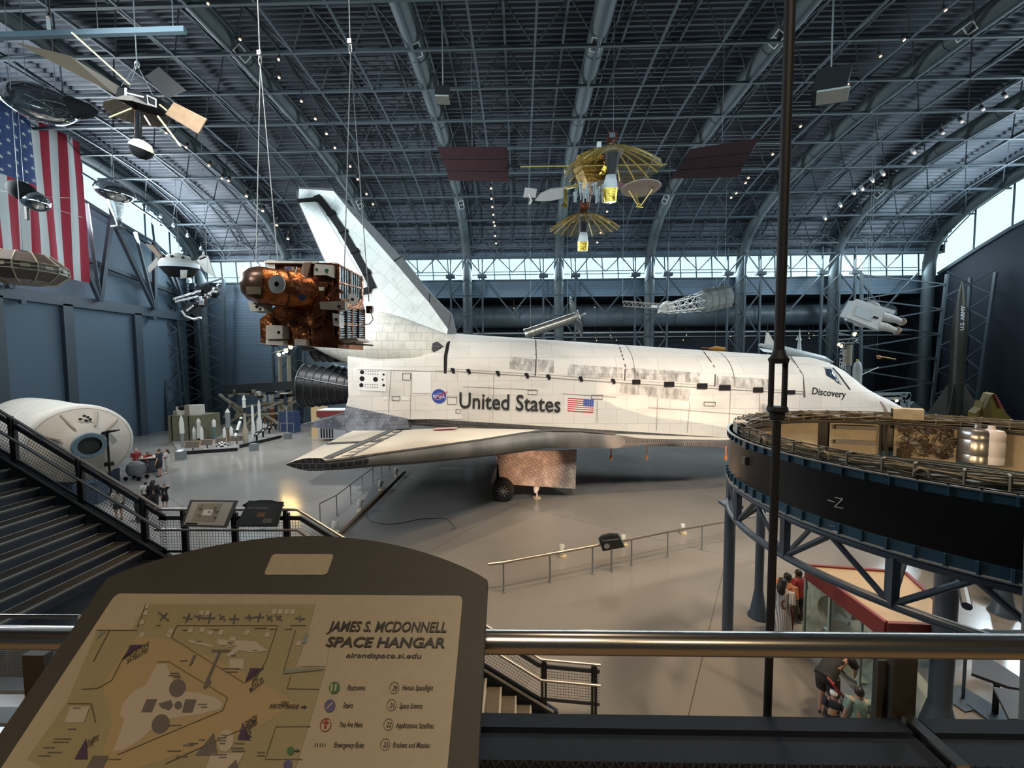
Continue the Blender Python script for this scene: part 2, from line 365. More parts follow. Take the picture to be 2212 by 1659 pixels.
# arched tubes: columns on both sides and a bowed roof member
TX = [-36.5+10.13*k for k in range(-0, 9)]; TX = [-36.25, -26.11, -15.98, -5.85, 4.37, 14.42, 24.45, 34.57, 44.7]
def arch_path():
    P = [(YC+20.3, 0), (YC+20.3, 9), (YC+20.3, 17.6)]; P += [(YC+d, curve(TT, d)) for d in (20, 19, 17, 13.8, 10, 6, 0, -6, -10, -13.8, -17, -19, -20)]
    return P+[(YC-20.2, 17.6), (YC-20.42, 9.5), (YC-20.56, 4), (YC-20.56, 0)]
vent = M().span((-.55, -.35, -.02), (.55, .35, .02)).mt(1).span((-.45, -.27, -.03), (-.05, .27, -.021)).span((.05, -.27, -.03), (.45, .27, -.021))
for k, x in enumerate(TX):
    m = M().tube([(x, a, z) for a, z in arch_path()], .54, 18)
    for a, z in [(p[0], p[1]) for p in arch_path()[2:-2]]: m.tube([(x+.55*cos(t), a, z+.55*sin(t)) for t in [2*pi*q/14 for q in range(14)]], .03, 4, True)
    struct(m.build('trim_%d' % (k+10), TUBEM, sm=50))
VENTW = mat('vent_white', (.55, .58, .58), .5); VENTD = mat('vent_dark', (.015, .02, .025), .6)
# rafters, purlins and web members of the roof space frame
RX = [x+3.38*j for x in TX for j in (0, 1, 2)][:-2]; UX = [x+1.69 for x in RX[:-1]]
def arcs(T, step, off=0, top=19.6):
    out = []; d = -top; acc = step-off; pd, pz = d, curve(T, d)
    while d < top:
        d += .05; z = curve(T, d); acc += math.dist((d, z), (pd, pz)); pd, pz = d, z
        if acc >= step: out.append((YC+d, z)); acc = 0
    return out
LN = [(YC-19.8, 18.6)]+arcs(LT, 3.05, 1.5)+[(YC+19.8, 18.6)]; 
UN = [((a[0]+b[0])/2, curve(DT, (a[0]+b[0])/2-YC)-.55) for a, b in zip(LN, LN[1:])]
for k, x in enumerate(RX):
    m = M()
    for a, b in zip(LN, LN[1:]): m.bar((x, *a), (x, *b), .12 if k % 3 else .15)
    if k % 3 == 0:
        for sx in (-.28, .28):
            for a, b in zip(LN, LN[1:]): m.bar((x+sx+.5, a[0], a[1]+.3), (x+sx+.5, b[0], b[1]+.3), .07)
    struct(m.build('trim_rafter_%d' % (k+1), STEEL, sm=0))
for k, x in enumerate(UX):
    m = M()
    for a, b in zip(UN, UN[1:]): m.bar((x, *a), (x, *b), .14)
    struct(m.build('trim_upper_rafter_%d' % (k+1), STEEL, sm=0))
for k, (a, z) in enumerate(LN): struct(M().bar((XL+.5, a, z), (XR-.5, a, z), .14).build('trim_purlin_%d' % (k+1), STEEL, sm=0))
for k, (a, z) in enumerate(UN): struct(M().bar((XL+.5, a, z), (XR-.5, a, z), .11).build('trim_upper_purlin_%d' % (k+1), STEEL, sm=0))
for k, x in enumerate(RX):
    m = M()
    for i, n in enumerate(LN):
        for ux in (x-1.69, x+1.69):
            for j in (i-1, i):
                if 0 <= j < len(UN) and XL < ux < XR: m.bar((x, *n), (ux, *UN[j]), .07)
    struct(m.build('trim_web_%d' % (k+1), STEEL, sm=0))
# lattice wind frames beside every back column, struts across the windows
for k, x in enumerate(TX[1:-1]):
    m = M()
    for sx in (-1.75, 1.75):
        m.bar((x+sx, 42.9, 0), (x+sx, 42.9, 16.5), .2); m.box((x+sx, 42.9, 16.5), (1.0, .5, .35))
    z = 16.3; lv = [16.3, 14.4, 12.2, 9.8, 7.4, 5, 2.6, .2]
    for i, (a, b2) in enumerate(zip(lv, lv[1:])):
        m.bar((x-1.75, 42.9, a if i % 2 else b2), (x, 42.7, b2 if i % 2 else a), .11); m.bar((x+1.75, 42.9, a if i % 2 else b2), (x, 42.7, b2 if i % 2 else a), .11)
        m.bar((x-1.75, 42.9, b2), (x+1.75, 42.9, b2), .08)
    m.bar((x, 42.75, 0), (x, 42.75, 18.7), .16)
    for sx in (-1.75, 1.75):
        m.bar((x+sx, 42.9, 16.6), (x, 42.7, 18.7), .12); m.bar((x+sx, 42.9, 16.6), (x+3.38*(1 if sx > 0 else -1), 43, 18.6), .12); m.bar((x+sx, 42.9, 16.6), (x+sx, 43, 19.3), .12)
    m.bar((x+1.75, 42.9, 16.4), (x+5.06, 43.2, 12.4), .14); m.bar((x+8.38, 42.9, 16.4), (x+5.06, 43.2, 12.4), .14)
    m.bar((x+3.38, 43, 18.6), (x+5.06, 43, 16.9), .1); m.bar((x+6.76, 43, 18.6), (x+5.06, 43, 16.9), .1); m.bar((x+1.75, 42.9, 16.95), (x+8.38, 42.9, 16.95), .08)
    struct(m.build('trim_column_lattice_%d' % (k+1), STEEL, sm=0))
# corner lattice towers
def tower(nm, fx, cols, levels, w=.3):
    m = M()
    for (a, b) in cols: m.bar(a, b, w)
    def at(c, z):
        a, b = Vector(c[0]), Vector(c[1]); return a+(b-a)*((z-a.z)/(b.z-a.z))
    for i, (z1, z2) in enumerate(zip(levels, levels[1:])):
        for j in range(len(cols)):
            c1, c2 = cols[j], cols[(j+1) % len(cols)]
            m.bar(at(c1, z1), at(c2, z1), .14); zm = (z1+z2)/2
            m.bar(at(c1, zm), at(c2, z1), .14); m.bar(at(c1, zm), at(c2, z2), .14)
    struct(m.build(nm, STEEL, sm=0))
def zig(m, c1, c2, lv, w=.13, hz=False):
    at = lambda c, z: Vector(c[0])+(Vector(c[1])-Vector(c[0]))*((z-c[0][2])/(c[1][2]-c[0][2]))
    for a, b in zip(lv, lv[1:]):
        zm = (a+b)/2; m.bar(at(c1, a), at(c2, zm), w); m.bar(at(c2, zm), at(c1, b), w)
        if hz: m.bar(at(c1, zm), at(c2, zm), w*.8)
m = M(); lv = [.2+2.35*i for i in range(8)]
c = [(PZ(366, 930), PY(331, 615, 40.3)), (PY(405, 922, 41.6), PY(375, 612, 41.6)), (PY(447, 914, 42.2), PY(419, 612, 42.2)), (PY(486, 912, 43), PY(483, 603, 43))]
for q in c: m.bar(*q, .26)
zig(m, c[0], c[1], lv); zig(m, c[3], c[2], lv); zig(m, c[1], c[2], lv, .1, True)
struct(m.build('trim_corner_tower', STEEL, sm=0))
m = M(); lv = [1+2.45*i for i in range(7)]
c = [(PY(1858, 960, 40.5), PY(1861, 590, 40.5)), (PY(2003, 960, 39.5), PY(2046, 592, 39.5)), (PY(2078, 940, 39.5), PY(2096, 600, 39.5)), (PY(2100, 940, 38), PY(2151, 588, 38)), (PY(1885, 960, 43), PY(1880, 600, 43))]
for q in c[:4]: m.bar(*q, .22)
zig(m, c[0], c[1], lv); zig(m, c[3], c[2], lv); zig(m, c[1], c[2], lv, .08)
struct(m.build('trim_corner_tower_far', STEEL, sm=0))
# air duct and lighting rail in the dark bay
m = M().cyl((-16, 46.2, 12.35), (XR-3, 46.2, 12.35), 1.2, n=24)
for x in range(-15, 43, 3): m.tube([(x, 46.2+1.22*cos(t), 12.35+1.22*sin(t)) for t in [2*pi*q/20 for q in range(20)]], .04, 4, True)
tag(m.build('air_duct', mat('duct_paint', (.1, .13, .15), .45, noise=(.5, .2))), 'long round blue-grey air duct running along the back wall behind the columns', 'air duct')
m = M().bar((-12, 45.2, 10.4), (XR-1, 45.2, 10.4), .16).bar((-12, 45.4, 9.9), (XR-1, 45.4, 9.9), .08)
tag(m.build('lighting_rail', mat('rail_grey', (.3, .33, .35), .4), sm=0), 'thin grey lighting rail below the air duct at the back', 'rail')
# ------------------------------------------------------------------ space shuttle orbiter
def shuttlemat(name, c1, c2, dirt=.55, w=1.1, h=.75):
    return brickmat(name, c1, c2, tuple(c*.72 for c in c1), w, h, .012, .62, 'xz', (.9, dirt, (.3, .28, .25), (.45, 1, 1.6)))
TILEW = shuttlemat('white_blanket', (.74, .71, .66), (.68, .655, .61), .34)
DOORW = shuttlemat('bay_door_white', (.75, .725, .68), (.71, .685, .64), .3, 2.2, .9)
PODW = brickmat('pod_white', (.68, .655, .59), (.62, .59, .52), (.42, .4, .36), .55, .45, .014, .65, 'xz', (2.5, .4, (.3, .28, .25), (1, 1, 1)))
WINGW = brickmat('wing_white', (.7, .65, .56), (.67, .62, .53), (.6, .55, .48), 1.6, 1.3, .006, .6, 'xy', (1.2, .22, (.42, .39, .33), (1, 1, 1)))
BLKT = brickmat('black_tile', (.014, .014, .016), (.022, .022, .025), (.09, .09, .095), .19, .17, .012, .55, 'xz')
GREYT = brickmat('grey_tile', (.09, .1, .125), (.17, .185, .22), (.05, .06, .08), .2, .18, .012, .5, 'xz', (1.1, .7, (.34, .37, .42), (1, 1, 1)))
BELLY = brickmat('belly_tile', (.06, .06, .065), (.09, .09, .095), (.03, .03, .03), .2, .2, .01, .6, 'xy')
RCC = mat('carbon_leading_edge', (.2, .19, .175), .5, noise=(.8, .42), stretch=(1.2, 1.2, .25))
LINE = mat('seam_dark', (.06, .055, .05), .7)
BLACK = mat('flat_black', (.012, .012, .013), .8, spec=.2)
INK = mat('lettering_black', (.012, .012, .014), .6)
BELL = mat('engine_bell', (.02, .021, .023), .42, .2, noise=(1.5, .4))
RIBM = mat('engine_rib', (.055, .056, .06), .4, .3)
WGLASS = mat('cockpit_glass', (.02, .035, .06), .05, 0, spec=.9)
RED = mat('flag_red', (.5, .03, .03), .6); BLUE = mat('flag_blue', (.03, .06, .3), .6); WHITE = mat('flag_white', (.75, .75, .75), .6)
YS = 22.6
orb = thing('space_shuttle', 'white space shuttle orbiter with black lettering United States standing in the middle of the hall', 'spacecraft', (5, YS, 0))
XA = -3.74
TOPP = [(-9.2, 8.75), (XA, 8.62), (14.65, 7.26)]
for px, py in [(1735, 771), (1765, 779), (1790, 795), (1809, 814), (1826, 828), (1846, 840), (1874, 851), (1899, 864), (1930, 882), (1964, 902), (1985, 918)]:
    p = PY(px, py, YS); TOPP.append((p.x, p.z))
xn = TOPP[-1][0]+.35; TOPP.append((xn, TOPP[-1][1]-.75))
HINGE = [(-9.2, 6.93), (XA, 6.56), (14.65, 5.26), (17, 5.0), (19, 4.7), (21, 4.1), (xn-.35, 3.2), (xn, TOPP[-1][1])]
BOT = [(-9.2, 3.85), (XA, 3.5), (14.65, 2.28), (18, 2.08), (20, 2.12), (22, 2.35), (xn-.35, 2.75), (xn, TOPP[-1][1]-.03)]
HW = [(-9.2, 2.7), (14.5, 2.66), (15.8, 2.6), (17.3, 2.38), (19.3, 1.95), (21.0, 1.42), (22.2, .98), (xn-.35, .5), (xn, .04)]
def section(x, dome=True):
    zb, zh, zt, w = interp(BOT, x), interp(HINGE, x), interp(TOPP, x), interp(HW, x)
    zh = min(zh, zt-.02); r = min(.45, w*.4, (zh-zb)*.4)
    pts = [(0, zb), (w*.5, zb), (w-r, zb), (w-r*.3, zb+r*.3), (w, zb+r), (w, zb+(zh-zb)*.5), (w, zh)]
    for k in range(1, 9):
        t = pi/2*k/8; e = 1.0; pts.append((w*cos(t)**.92, zh+(zt-zh)*sin(t)))
    L = [(x, YS-y, z) for y, z in pts]; R = [(x, YS+y, z) for y, z in pts[1:-1]]
    return L+R[::-1]
body = M(); xs = [-9.0+.6*i for i in range(int((14.6+9)/.6))]+[14.6+.35*i for i in range(int((xn-14.6)/.35))]+[xn-.35, xn-.2, xn-.08, xn]
xs = sorted(set(round(x, 3) for x in xs if x <= xn))
body.loft([section(x) for x in xs])
for i, f in enumerate(body.f):
    c_ = sum((body.v[k] for k in f), Vector())/len(f)
    if c_.z < interp(BOT, c_.x)+.3: body.m[i] = 1
fus = body.build('fuselage', [TILEW, BELLY], orb, 40)
q = M().prism([PY(770, 796, 19.72), PY(986, 803, 19.86), PY(1000, 905, 19.86), PY(884, 906, 19.7), PY(747, 878, 19.6)], (0, .35, 0)); q.build('aft_side', TILEW, orb, 0)
BB = bvh_of(M().add(body.v, body.f).add(q.v, q.f))
# payload bay doors: a thin shell over the bay, slightly proud, with seams
def doorsec(x, o):
    s = section(x); return s
dm = M()
for (a, b) in [(XA, .84), (.88, 5.9), (5.94, 11.0), (11.04, 14.6)]:
    rs = []
    for i in range(9):
        x = a+(b-a)*i/8; zh, zt, w = interp(HINGE, x), interp(TOPP, x), interp(HW, x)
        rs.append([(x, YS-(w+.025)*cos(t)**.92 if t < pi/2 else YS+(w+.025)*max(0., -cos(t))**.92, zh+.1+(zt-zh-.07)*sin(t)) for t in [pi*k/20 for k in range(21)]])
    dm.loft(rs, False, False)
dm.build('payload_bay_door', DOORW, orb, 40)
# black latch covers along the hinge line
LT_ = [(978, 800, 9, 9), (1012, 802, 9, 9), (1075, 806, 9, 9), (1137.5, 810.5, 9, 11), (1184, 813.5, 9, 11), (1254, 818, 9, 11), (1324, 823, 9, 11), (1374, 825, 17, 10), (1445, 830, 21, 11), (1516, 834, 22, 12), (1565, 837, 24, 12), (1637, 842, 21, 11), (1708, 847, 16, 9)]
for px, py, w, h in LT_:
    m = M(); P = [hit(BB, px+i*w/2, py+j*h/2, .0) for i, j in ((-1, -1), (1, -1), (1, 1), (-1, 1))]
    if w < 12:   # two staggered blocks
        a = [hit(BB, px+i, py+j, 0) for i, j in ((-4, -5), (3, -5), (3, 1), (-4, 1))]; c = [hit(BB, px+i, py+j, 0) for i, j in ((-1, -1), (5, -1), (5, 6), (-1, 6))]
        m.prism(a, (0, -.07, 0)); m.prism(c, (0, -.07, 0))
    else: m.prism(P, (0, -.07, 0))
    m.build('door_latch', BLACK, orb, 0)
def seam(paths, name, w=1.6, m=LINE, bv=BB, off=.035, n=10):
    for p in paths:
        s = M(); A = [(a-w/2, b) if abs(p[0][1]-p[-1][1]) > abs(p[0][0]-p[-1][0]) else (a, b-w/2) for a, b in p]
        B = [(a+w/2, b) if abs(p[0][1]-p[-1][1]) > abs(p[0][0]-p[-1][0]) else (a, b+w/2) for a, b in p]
        onto(s, bv, A, B, n, 1, off)
        if s.v: s.build(name, m, orb, 0)
seam([[(1157, 736), (1158, 770), (1156, 812)], [(1336, 746), (1350, 790), (1349, 822)], [(1517, 758), (1544, 796), (1543, 834)], [(1707, 771), (1733, 812), (1737, 858)]], 'door_seam', 2.6, off=.06)
seam([[(968, 801), (1137, 812), (1324, 826), (1543, 839), (1737, 851)]], 'hinge_line', 1.2, mat('hinge_grey', (.2, .19, .175), .7), n=40)
seam([[(774, 798), (980, 803)], [(889, 806), (886, 905)], [(845, 800), (838, 905)], [(1067, 806), (1064, 905)], [(1290, 865), (1290, 912)], [(1420, 860), (1418, 930)], [(1490, 868), (1484, 935)], [(1578, 842), (1573, 945)], [(1640, 850), (1640, 890)], [(1000, 835), (1160, 842)], [(1215, 850), (1330, 858)], [(1400, 880), (1640, 898)]], 'panel_seam', 1.0, mat('seam_grey', (.3, .285, .26), .7), n=14)
# dark bulkhead band at the aft end of the bay
s = M(); onto(s, BB, [(985, 724), (972, 745), (966, 770), (965, 806)], [(976, 722), (964, 745), (959, 770), (959, 806)], 14, 2, .05)
s.build('bulkhead_seal', BLACK, orb, 0)
def decal(name, quads, m, bv=BB, off=.02, par=None, n=6, k=2):
    for a, b in quads:
        s = M(); onto(s, bv, a, b, n, k, off); s.build(name, m, par or orb, 0)
# aft RCS thruster panel
decal('thruster_panel', [([(779, 800), (836, 803)], [(776, 843), (834, 846)])], mat('thruster_white', (.78, .77, .74), .5), off=.02)
m = M(); p0 = hit(BB, 783, 804, .03)
for px, py, r in [(782.5, 804, .11), (782.5, 818, .135), (781, 832, .11), (811.5, 819.5, .13), (829, 809, .06), (827, 820, .05), (829, 832, .07)]+[(791+5*i, 802+5.5*j+.25*i, .026) for i in range(6) for j in range(2)]+[(790+5*i, 830+5.5*j+.25*i, .026) for i in range(6) for j in range(2)]:
    p = hit(BB, px, py, .03)
    if p: M().disc(p, (0, -1, 0), r, 14).build('thruster_nozzle', BLACK, orb, 0)
for px, py, w, h, c in [(878, 813, 17, 14, 1), (911, 826, 40, 46, 0), (855, 860, 17, 9, 1), (876, 860, 17, 9, 0), (833, 860, 8, 6, 0), (976, 865, 20, 16, 1), (989, 888, 9, 8, 1), (1150, 847, 20, 9, 1), (1289, 857, 25, 8, 1), (1532, 872, 24, 8, 1), (1126, 792, 20, 25, 0), (1211, 794, 32, 31, 0), (1510, 812, 30, 26, 0)]:
    if c:
        s = M()
        for A, B in [((px-w/2, py-h/2), (px+w/2, py-h/2+.6)), ((px-w/2, py+h/2), (px+w/2, py+h/2+.6))]: onto(s, BB, [A, B], [(A[0], A[1]+1.1), (B[0], B[1]+1.1)], 3, 1, .03)
        for x in (px-w/2, px+w/2): onto(s, BB, [(x, py-h/2), (x, py+h/2)], [(x+1.1, py-h/2), (x+1.1, py+h/2)], 2, 1, .03)
        s.build('access_panel', LINE, orb, 0)
    else: decal('patch_panel', [([(px-w/2, py-h/2), (px+w/2, py-h/2+.6)], [(px-w/2, py+h/2), (px+w/2, py+h/2+.6)])], mat('blanket_new', (.8, .79, .77), .6), off=.035)
# grime streaks
def grime(name, sc):
    m = bpy.data.materials.new(name); m.use_nodes = True; nt = m.node_tree; b = nt.nodes['Principled BSDF']; b.inputs['Base Color'].default_value = (.12, .11, .1, 1); b.inputs['Roughness'].default_value = .8
    tc = nt.nodes.new('ShaderNodeTexCoord'); mp = nt.nodes.new('ShaderNodeMapping'); mp.inputs['Scale'].default_value = (sc, sc, sc*.35); n = nt.nodes.new('ShaderNodeTexNoise'); n.inputs['Scale'].default_value = 2.4; n.inputs['Detail'].default_value = 8; n.inputs['Roughness'].default_value = .7
    r = nt.nodes.new('ShaderNodeMapRange'); r.inputs['From Min'].default_value = .4; r.inputs['From Max'].default_value = .78; r.inputs['To Max'].default_value = .8
    nt.links.new(tc.outputs['Object'], mp.inputs[0]); nt.links.new(mp.outputs[0], n.inputs['Vector']); nt.links.new(n.outputs['Fac'], r.inputs[0]); nt.links.new(r.outputs[0], b.inputs['Alpha']); return m
GR = grime('grime', 1.6)
decal('soot_stain', [([(1340, 828), (1490, 842)], [(1336, 848), (1486, 866)]), ([(1102, 772), (1156, 778)], [(1100, 797), (1154, 803)]), ([(1162, 778), (1196, 780)], [(1162, 803), (1196, 806)]), ([(1352, 795), (1510, 806)], [(1352, 817), (1510, 828)]), ([(1226, 788), (1344, 795)], [(1226, 812), (1344, 818)]), ([(1546, 812), (1660, 820)], [(1546, 832), (1660, 840)]), ([(1640, 870), (1700, 880)], [(1640, 900), (1700, 905)])], GR, off=.075, n=12, k=4)
# lettering, flag and round emblem on the side
def along(px, py, px2, py2): a = hit(BB, px, py, .03); b = hit(BB, px2, py2, .03); return a, (b-a)
o, d = along(990, 880.5, 1208, 888)
t1 = txt('United States', 1.16, o, (d.x, 0, d.z), (-d.z, 0, d.x), INK, orb, 'lettering', .016)
wd = max(v.co.x for v in t1.data.vertices)-min(v.co.x for v in t1.data.vertices); sx = d.x/wd
for v in t1.data.vertices: v.co.x = (v.co.x+OFF[orb.name].x-o.x)*sx+o.x-OFF[orb.name].x
o, d = along(1752, 851, 1821, 859)
t2 = txt('Discovery', .5, o, d, Vector((0, -.12, 1)), INK, orb, 'name_lettering', .008, sx=.92)
for v in t2.data.vertices:
    p = v.co+OFF[orb.name]; h = BB.ray_cast(EYE, (p-EYE).normalized())
    if h[0] is not None: v.co = h[0]+(EYE-h[0]).normalized()*.02-OFF[orb.name]
def flagdecal(name, q, par, bv, off=.03, nst=13, cant=(0, .4, .54), m=None):
    """q: corner pixels tl,tr,br,bl ; cant: u0,u1,vfrac of the blue field"""
    s = M()
    def at(u, v): return (q[0][0]*(1-u)*(1-v)+q[1][0]*u*(1-v)+q[2][0]*u*v+q[3][0]*(1-u)*v, q[0][1]*(1-u)*(1-v)+q[1][1]*u*(1-v)+q[2][1]*u*v+q[3][1]*(1-u)*v)
    for i in range(nst):
        s.mt(0 if i % 2 == 0 else 1); onto(s, bv, [at(0, i/nst), at(1, i/nst)], [at(0, (i+1)/nst), at(1, (i+1)/nst)], 8, 1, off)
    s.mt(2); onto(s, bv, [at(cant[0], 0), at(cant[1], 0)], [at(cant[0], cant[2]), at(cant[1], cant[2])], 5, 3, off*1.5)
    s.mt(1)
    for i in range(6):
        for j in range(5):
            u = cant[0]+(cant[1]-cant[0])*(i+.5)/6; v = cant[2]*(j+.5)/5; a = at(u-.008, v-.02); b = at(u+.008, v-.02); c = at(u+.008, v+.02); d = at(u-.008, v+.02)
            onto(s, bv, [a, b], [d, c], 1, 1, off*2)
    return s.build(name, [RED, WHITE, BLUE], par, 0)
flagdecal('flag_marking', [(1227, 859.5), (1282.5, 863), (1281.5, 891.5), (1226, 888)], orb, BB, cant=(.6, 1, .54))
c = hit(BB, 948.5, 856, .03); s = M().disc(c, (0, -1, 0), .375, 32); s.build('round_emblem', mat('emblem_blue', (.025, .06, .33), .5), orb, 0)
txt('NASA', .235, c+Vector((0, -.015, -.085)), (1, 0, -.03), (0, 0, 1), WHITE, orb, 'emblem_lettering', .006, align='CENTER')
s = M().tube([c+Vector((x, -.012, z)) for x, z in [(-.26, -.2), (-.1, -.06), (.2, .14), (.46, .24)]], [.012, .03, .025, .006], 5).tube([c+Vector((x, -.012, z)) for x, z in [(.05, -.22), (.2, .0), (.42, .26)]], [.008, .02, .006], 5)
s.build('emblem_swoosh', RED, orb)
s = M().tube([c+Vector((.26*cos(t)*.9-.1*sin(t), -.008, .13*sin(t)+.17*cos(t)*.6)) for t in [2*pi*i/24 for i in range(24)]], .007, 4, True); s.build('emblem_orbit', WHITE, orb)
# cockpit windows
decal('side_window', [([(1782, 797), (1794, 798), (1804, 812), (1813, 827)], [(1785, 811), (1792, 815), (1802, 821), (1811, 829)])], WGLASS, off=.03, n=8, k=3)
decal('window_frame', [([(1779, 794), (1796, 794), (1807, 810), (1818, 832)], [(1782, 797), (1794, 798), (1804, 812), (1813, 829)])], mat('window_frame_grey', (.35, .34, .33), .6), off=.028, n=8, k=1)
s = M()
for i in range(3):   # forward windows wrap over the nose crest
    a0 = 16.55+.0; 
    for sg in (-1, 1):
        y0, y1 = .1+.75*i, .75+.75*i
        P = []
        for x, y in [(17.0-.28*i, y0), (17.0-.28*(i+.8), y1), (17.75-.3*(i+.8), y1*1.05), (17.75-.3*i, y0)]:
            h = BB.ray_cast(Vector((x+.0, YS+sg*y, 12)), Vector((0, 0, -1)))
            P.append(h[0]+h[1]*.03)
        s.poly(P)
s.build('forward_window', WGLASS, orb, 0)
decal('nose_tile_line', [([(1797, 795), (1812, 812), (1822, 826), (1834, 842)], [(1800, 795), (1815, 812), (1825, 826), (1837, 842)])], BLACK, off=.03, n=10, k=1)
decal('nose_black_tile', [([(1818, 888), (1850, 893), (1880, 899)], [(1816, 925), (1852, 925), (1882, 925)])], BLKT, off=.03, n=6, k=4)
decal('nose_cap_seam', [([(1899, 866), (1908, 880), (1913, 900)], [(1903, 868), (1914, 882), (1921, 900)])], mat('nose_seam_brown', (.35, .26, .2), .6), off=.03, n=8, k=1)
# aft fuselage sides: flared white panel and the grey tile stub above the wing root
q = M().prism([PY(747, 877, 19.55), PY(880, 905, 19.6), PY(884, 925, 19.55), PY(760, 936, 19.3), PY(739, 920, 19.35)], (0, .5, 0)); q.build('aft_stub', GREYT, orb, 0)
for sg in (1,):   # port side mirror of both
    q = M().prism([(-8.7, YS+2.75, 6.6), (-3.7, YS+2.75, 6.5), (-3.7, YS+2.75, 3.7), (-9.2, YS+2.75, 3.7)], (0, .2, 0)); q.build('aft_side', TILEW, orb, 0)
m = M().prism([(-8.6, YS-2.6, 8.3), (-8.6, YS+2.6, 8.3), (-9.25, YS+2.7, 3.8), (-9.25, YS-2.7, 3.8)], (.4, 0, 0)); m.build('aft_bulkhead', BELLY, orb, 0)
# body flap
m = M(); ya, yb2 = YS-2.45, YS+2.45
m.loft([[(-9.0, ya, 4.3), (-9.0, ya, 3.35), (-11.75, ya, 3.62), (-11.75, ya, 3.7)], [(-9.0, yb2, 4.3), (-9.0, yb2, 3.35), (-11.75, yb2, 3.62), (-11.75, yb2, 3.7)]]); m.build('body_flap', GREYT, orb, 0)
# main engine bells
def bell(c, ax, L, r0, r1):
    c = Vector(c); ax = Vector(ax).normalized(); prof = []
    for i in range(15):
        t = i/14; prof.append((r0+(r1-r0)*t**.62, L*t))
    m = M().lathe(c, ax, prof, 36, False); m.lathe(c, ax, [(r-.03, t) for r, t in prof], 36, False)
    b = m.build('main_engine', BELL, orb); rb_ = M()
    for i in range(9):
        t = .08+.92*i/8; r = r0+(r1-r0)*t**.62; a, bb, d = basis(ax); rb_.tube([c+ax*(L*t)+a*((r+.015)*cos(q))+bb*((r+.015)*sin(q)) for q in [2*pi*k/36 for k in range(36)]], .035 if i < 8 else .05, 5, True)
    a, bb, d = basis(ax)
    for q in (pi*.05, pi*.55, pi*1.05, pi*1.55): rb_.tube([c+ax*(L*t)+a*((r0+(r1-r0)*t**.62+.02)*cos(q+t*.3))+bb*((r0+(r1-r0)*t**.62+.02)*sin(q+t*.3)) for t in [k/8 for k in range(9)]], .035, 5)
    rb_.build('cooling_rib', RIBM, b)
for cy, cz, ex in [(YS-1.4, 5.5, (-3.2, -.18, .22)), (YS+1.4, 5.5, (-3.2, .18, .22)), (YS, 7.6, (-2.6, 0, .55))]: bell((-8.5, cy, cz), ex, 3.35, .42, 1.19)
# orbital manoeuvring pods either side of the fin
pod_top = [(-11.5, 8.25), (-11, 9.0), (-10, 9.55), (-9, 9.75), (-8, 9.8), (-7.2, 9.7), (-6.2, 9.4), (-5.2, 9.0), (-4.4, 8.7), (-3.6, 8.4)]
pod_bot = [(-11.5, 7.9), (-10.6, 7.4), (-9.6, 6.95), (-8.9, 6.7), (-3.6, 6.5)]
pod_w = [(-11.5, .35), (-10.6, .95), (-9.4, 1.35), (-7.5, 1.5), (-5.5, 1.25), (-4.2, .85), (-3.6, .5)]
PB = None
for sg in (-1, 1):
    pm = M(); rs = []
    for i in range(25):
        x = -11.5+7.9*i/24; t, b, w = interp(pod_top, x), interp(pod_bot, x), interp(pod_w, x); cz = b+(t-b)*.42; cy = YS+sg*(1.45 if x > -9.5 else 1.45)
        rs.append([(x, cy+sg*w*cos(q), (cz+(t-cz)*max(0, sin(q)) if sin(q) >= 0 else cz+(cz-b)*sin(q))) for q in [2*pi*k/22 for k in range(22)]])
    pm.loft(rs); po = pm.build('orbital_pod', PODW, orb, 60)
    if sg < 0: PB = bvh_of(pm)
    M().lathe((-11.0, YS+sg*1.3, 8.0), (-1, 0, .1), [(.18, 0), (.3, .3), (.46, .8), (.5, 1.0)], 18, False).build('pod_nozzle', BELL, orb)
decal('pod_black_tile', [([(934, 742), (945, 738), (957, 748), (966, 752)], [(932, 756), (945, 772), (955, 779), (961, 776)])], BLKT, PB, .04, n=8, k=4)
decal('pod_tile_field', [([(921, 693), (968, 722)], [(925, 792), (960, 795)])], PODW, PB, .02, n=6, k=6)
# vertical stabilizer
T = lambda px, py: PY(px, py, YS)
finw = [T(650.6, 409), T(723, 414), T(761, 461), T(854, 567), T(930, 656), T(970, 712), T(965, 740), T(800, 690), T(781, 633), T(709, 570), T(649, 437)]
le = [T(723, 414), T(804, 486), T(870, 557), T(930, 633), T(976, 679), T(986, 722)]
def slab(m, pts, w0, w1):
    """thick plate, thinner towards the tip"""
    z0, z1 = min(p.z for p in pts), max(p.z for p in pts); n = len(pts)
    th = lambda p: w0+(w1-w0)*(p.z-z0)/max(z1-z0, .1)
    a = [Vector((p.x, YS-th(p)/2, p.z)) for p in pts]; b = [Vector((p.x, YS+th(p)/2, p.z)) for p in pts]
    m.add(a+b, [tuple(range(n)), tuple(range(2*n-1, n-1, -1))]+[(i, (i+1) % n, n+(i+1) % n, n+i) for i in range(n)])
FINM = brickmat('fin_white', (.7, .715, .69), (.64, .66, .63), (.46, .47, .45), .9, .7, .012, .62, 'xz', (2.2, .4, (.3, .3, .28), (1, 1, 1)), rot=.75)
fm = M(); slab(fm, finw, .75, .4); fin = fm.build('vertical_stabilizer', FINM, orb, 0)
lm = M()
inn = [T(723, 414), T(761, 461), T(854, 567), T(930, 656), T(970, 712), T(966, 728)]
for i in range(5): slab(lm, [inn[i], le[i], le[i+1], inn[i+1]] if i else [inn[0], le[1], inn[1]], .72, .5)
lm.build('fin_leading_edge', mat('fin_edge_grey', (.06, .066, .075), .6, noise=(6, .3)), fin, 0)
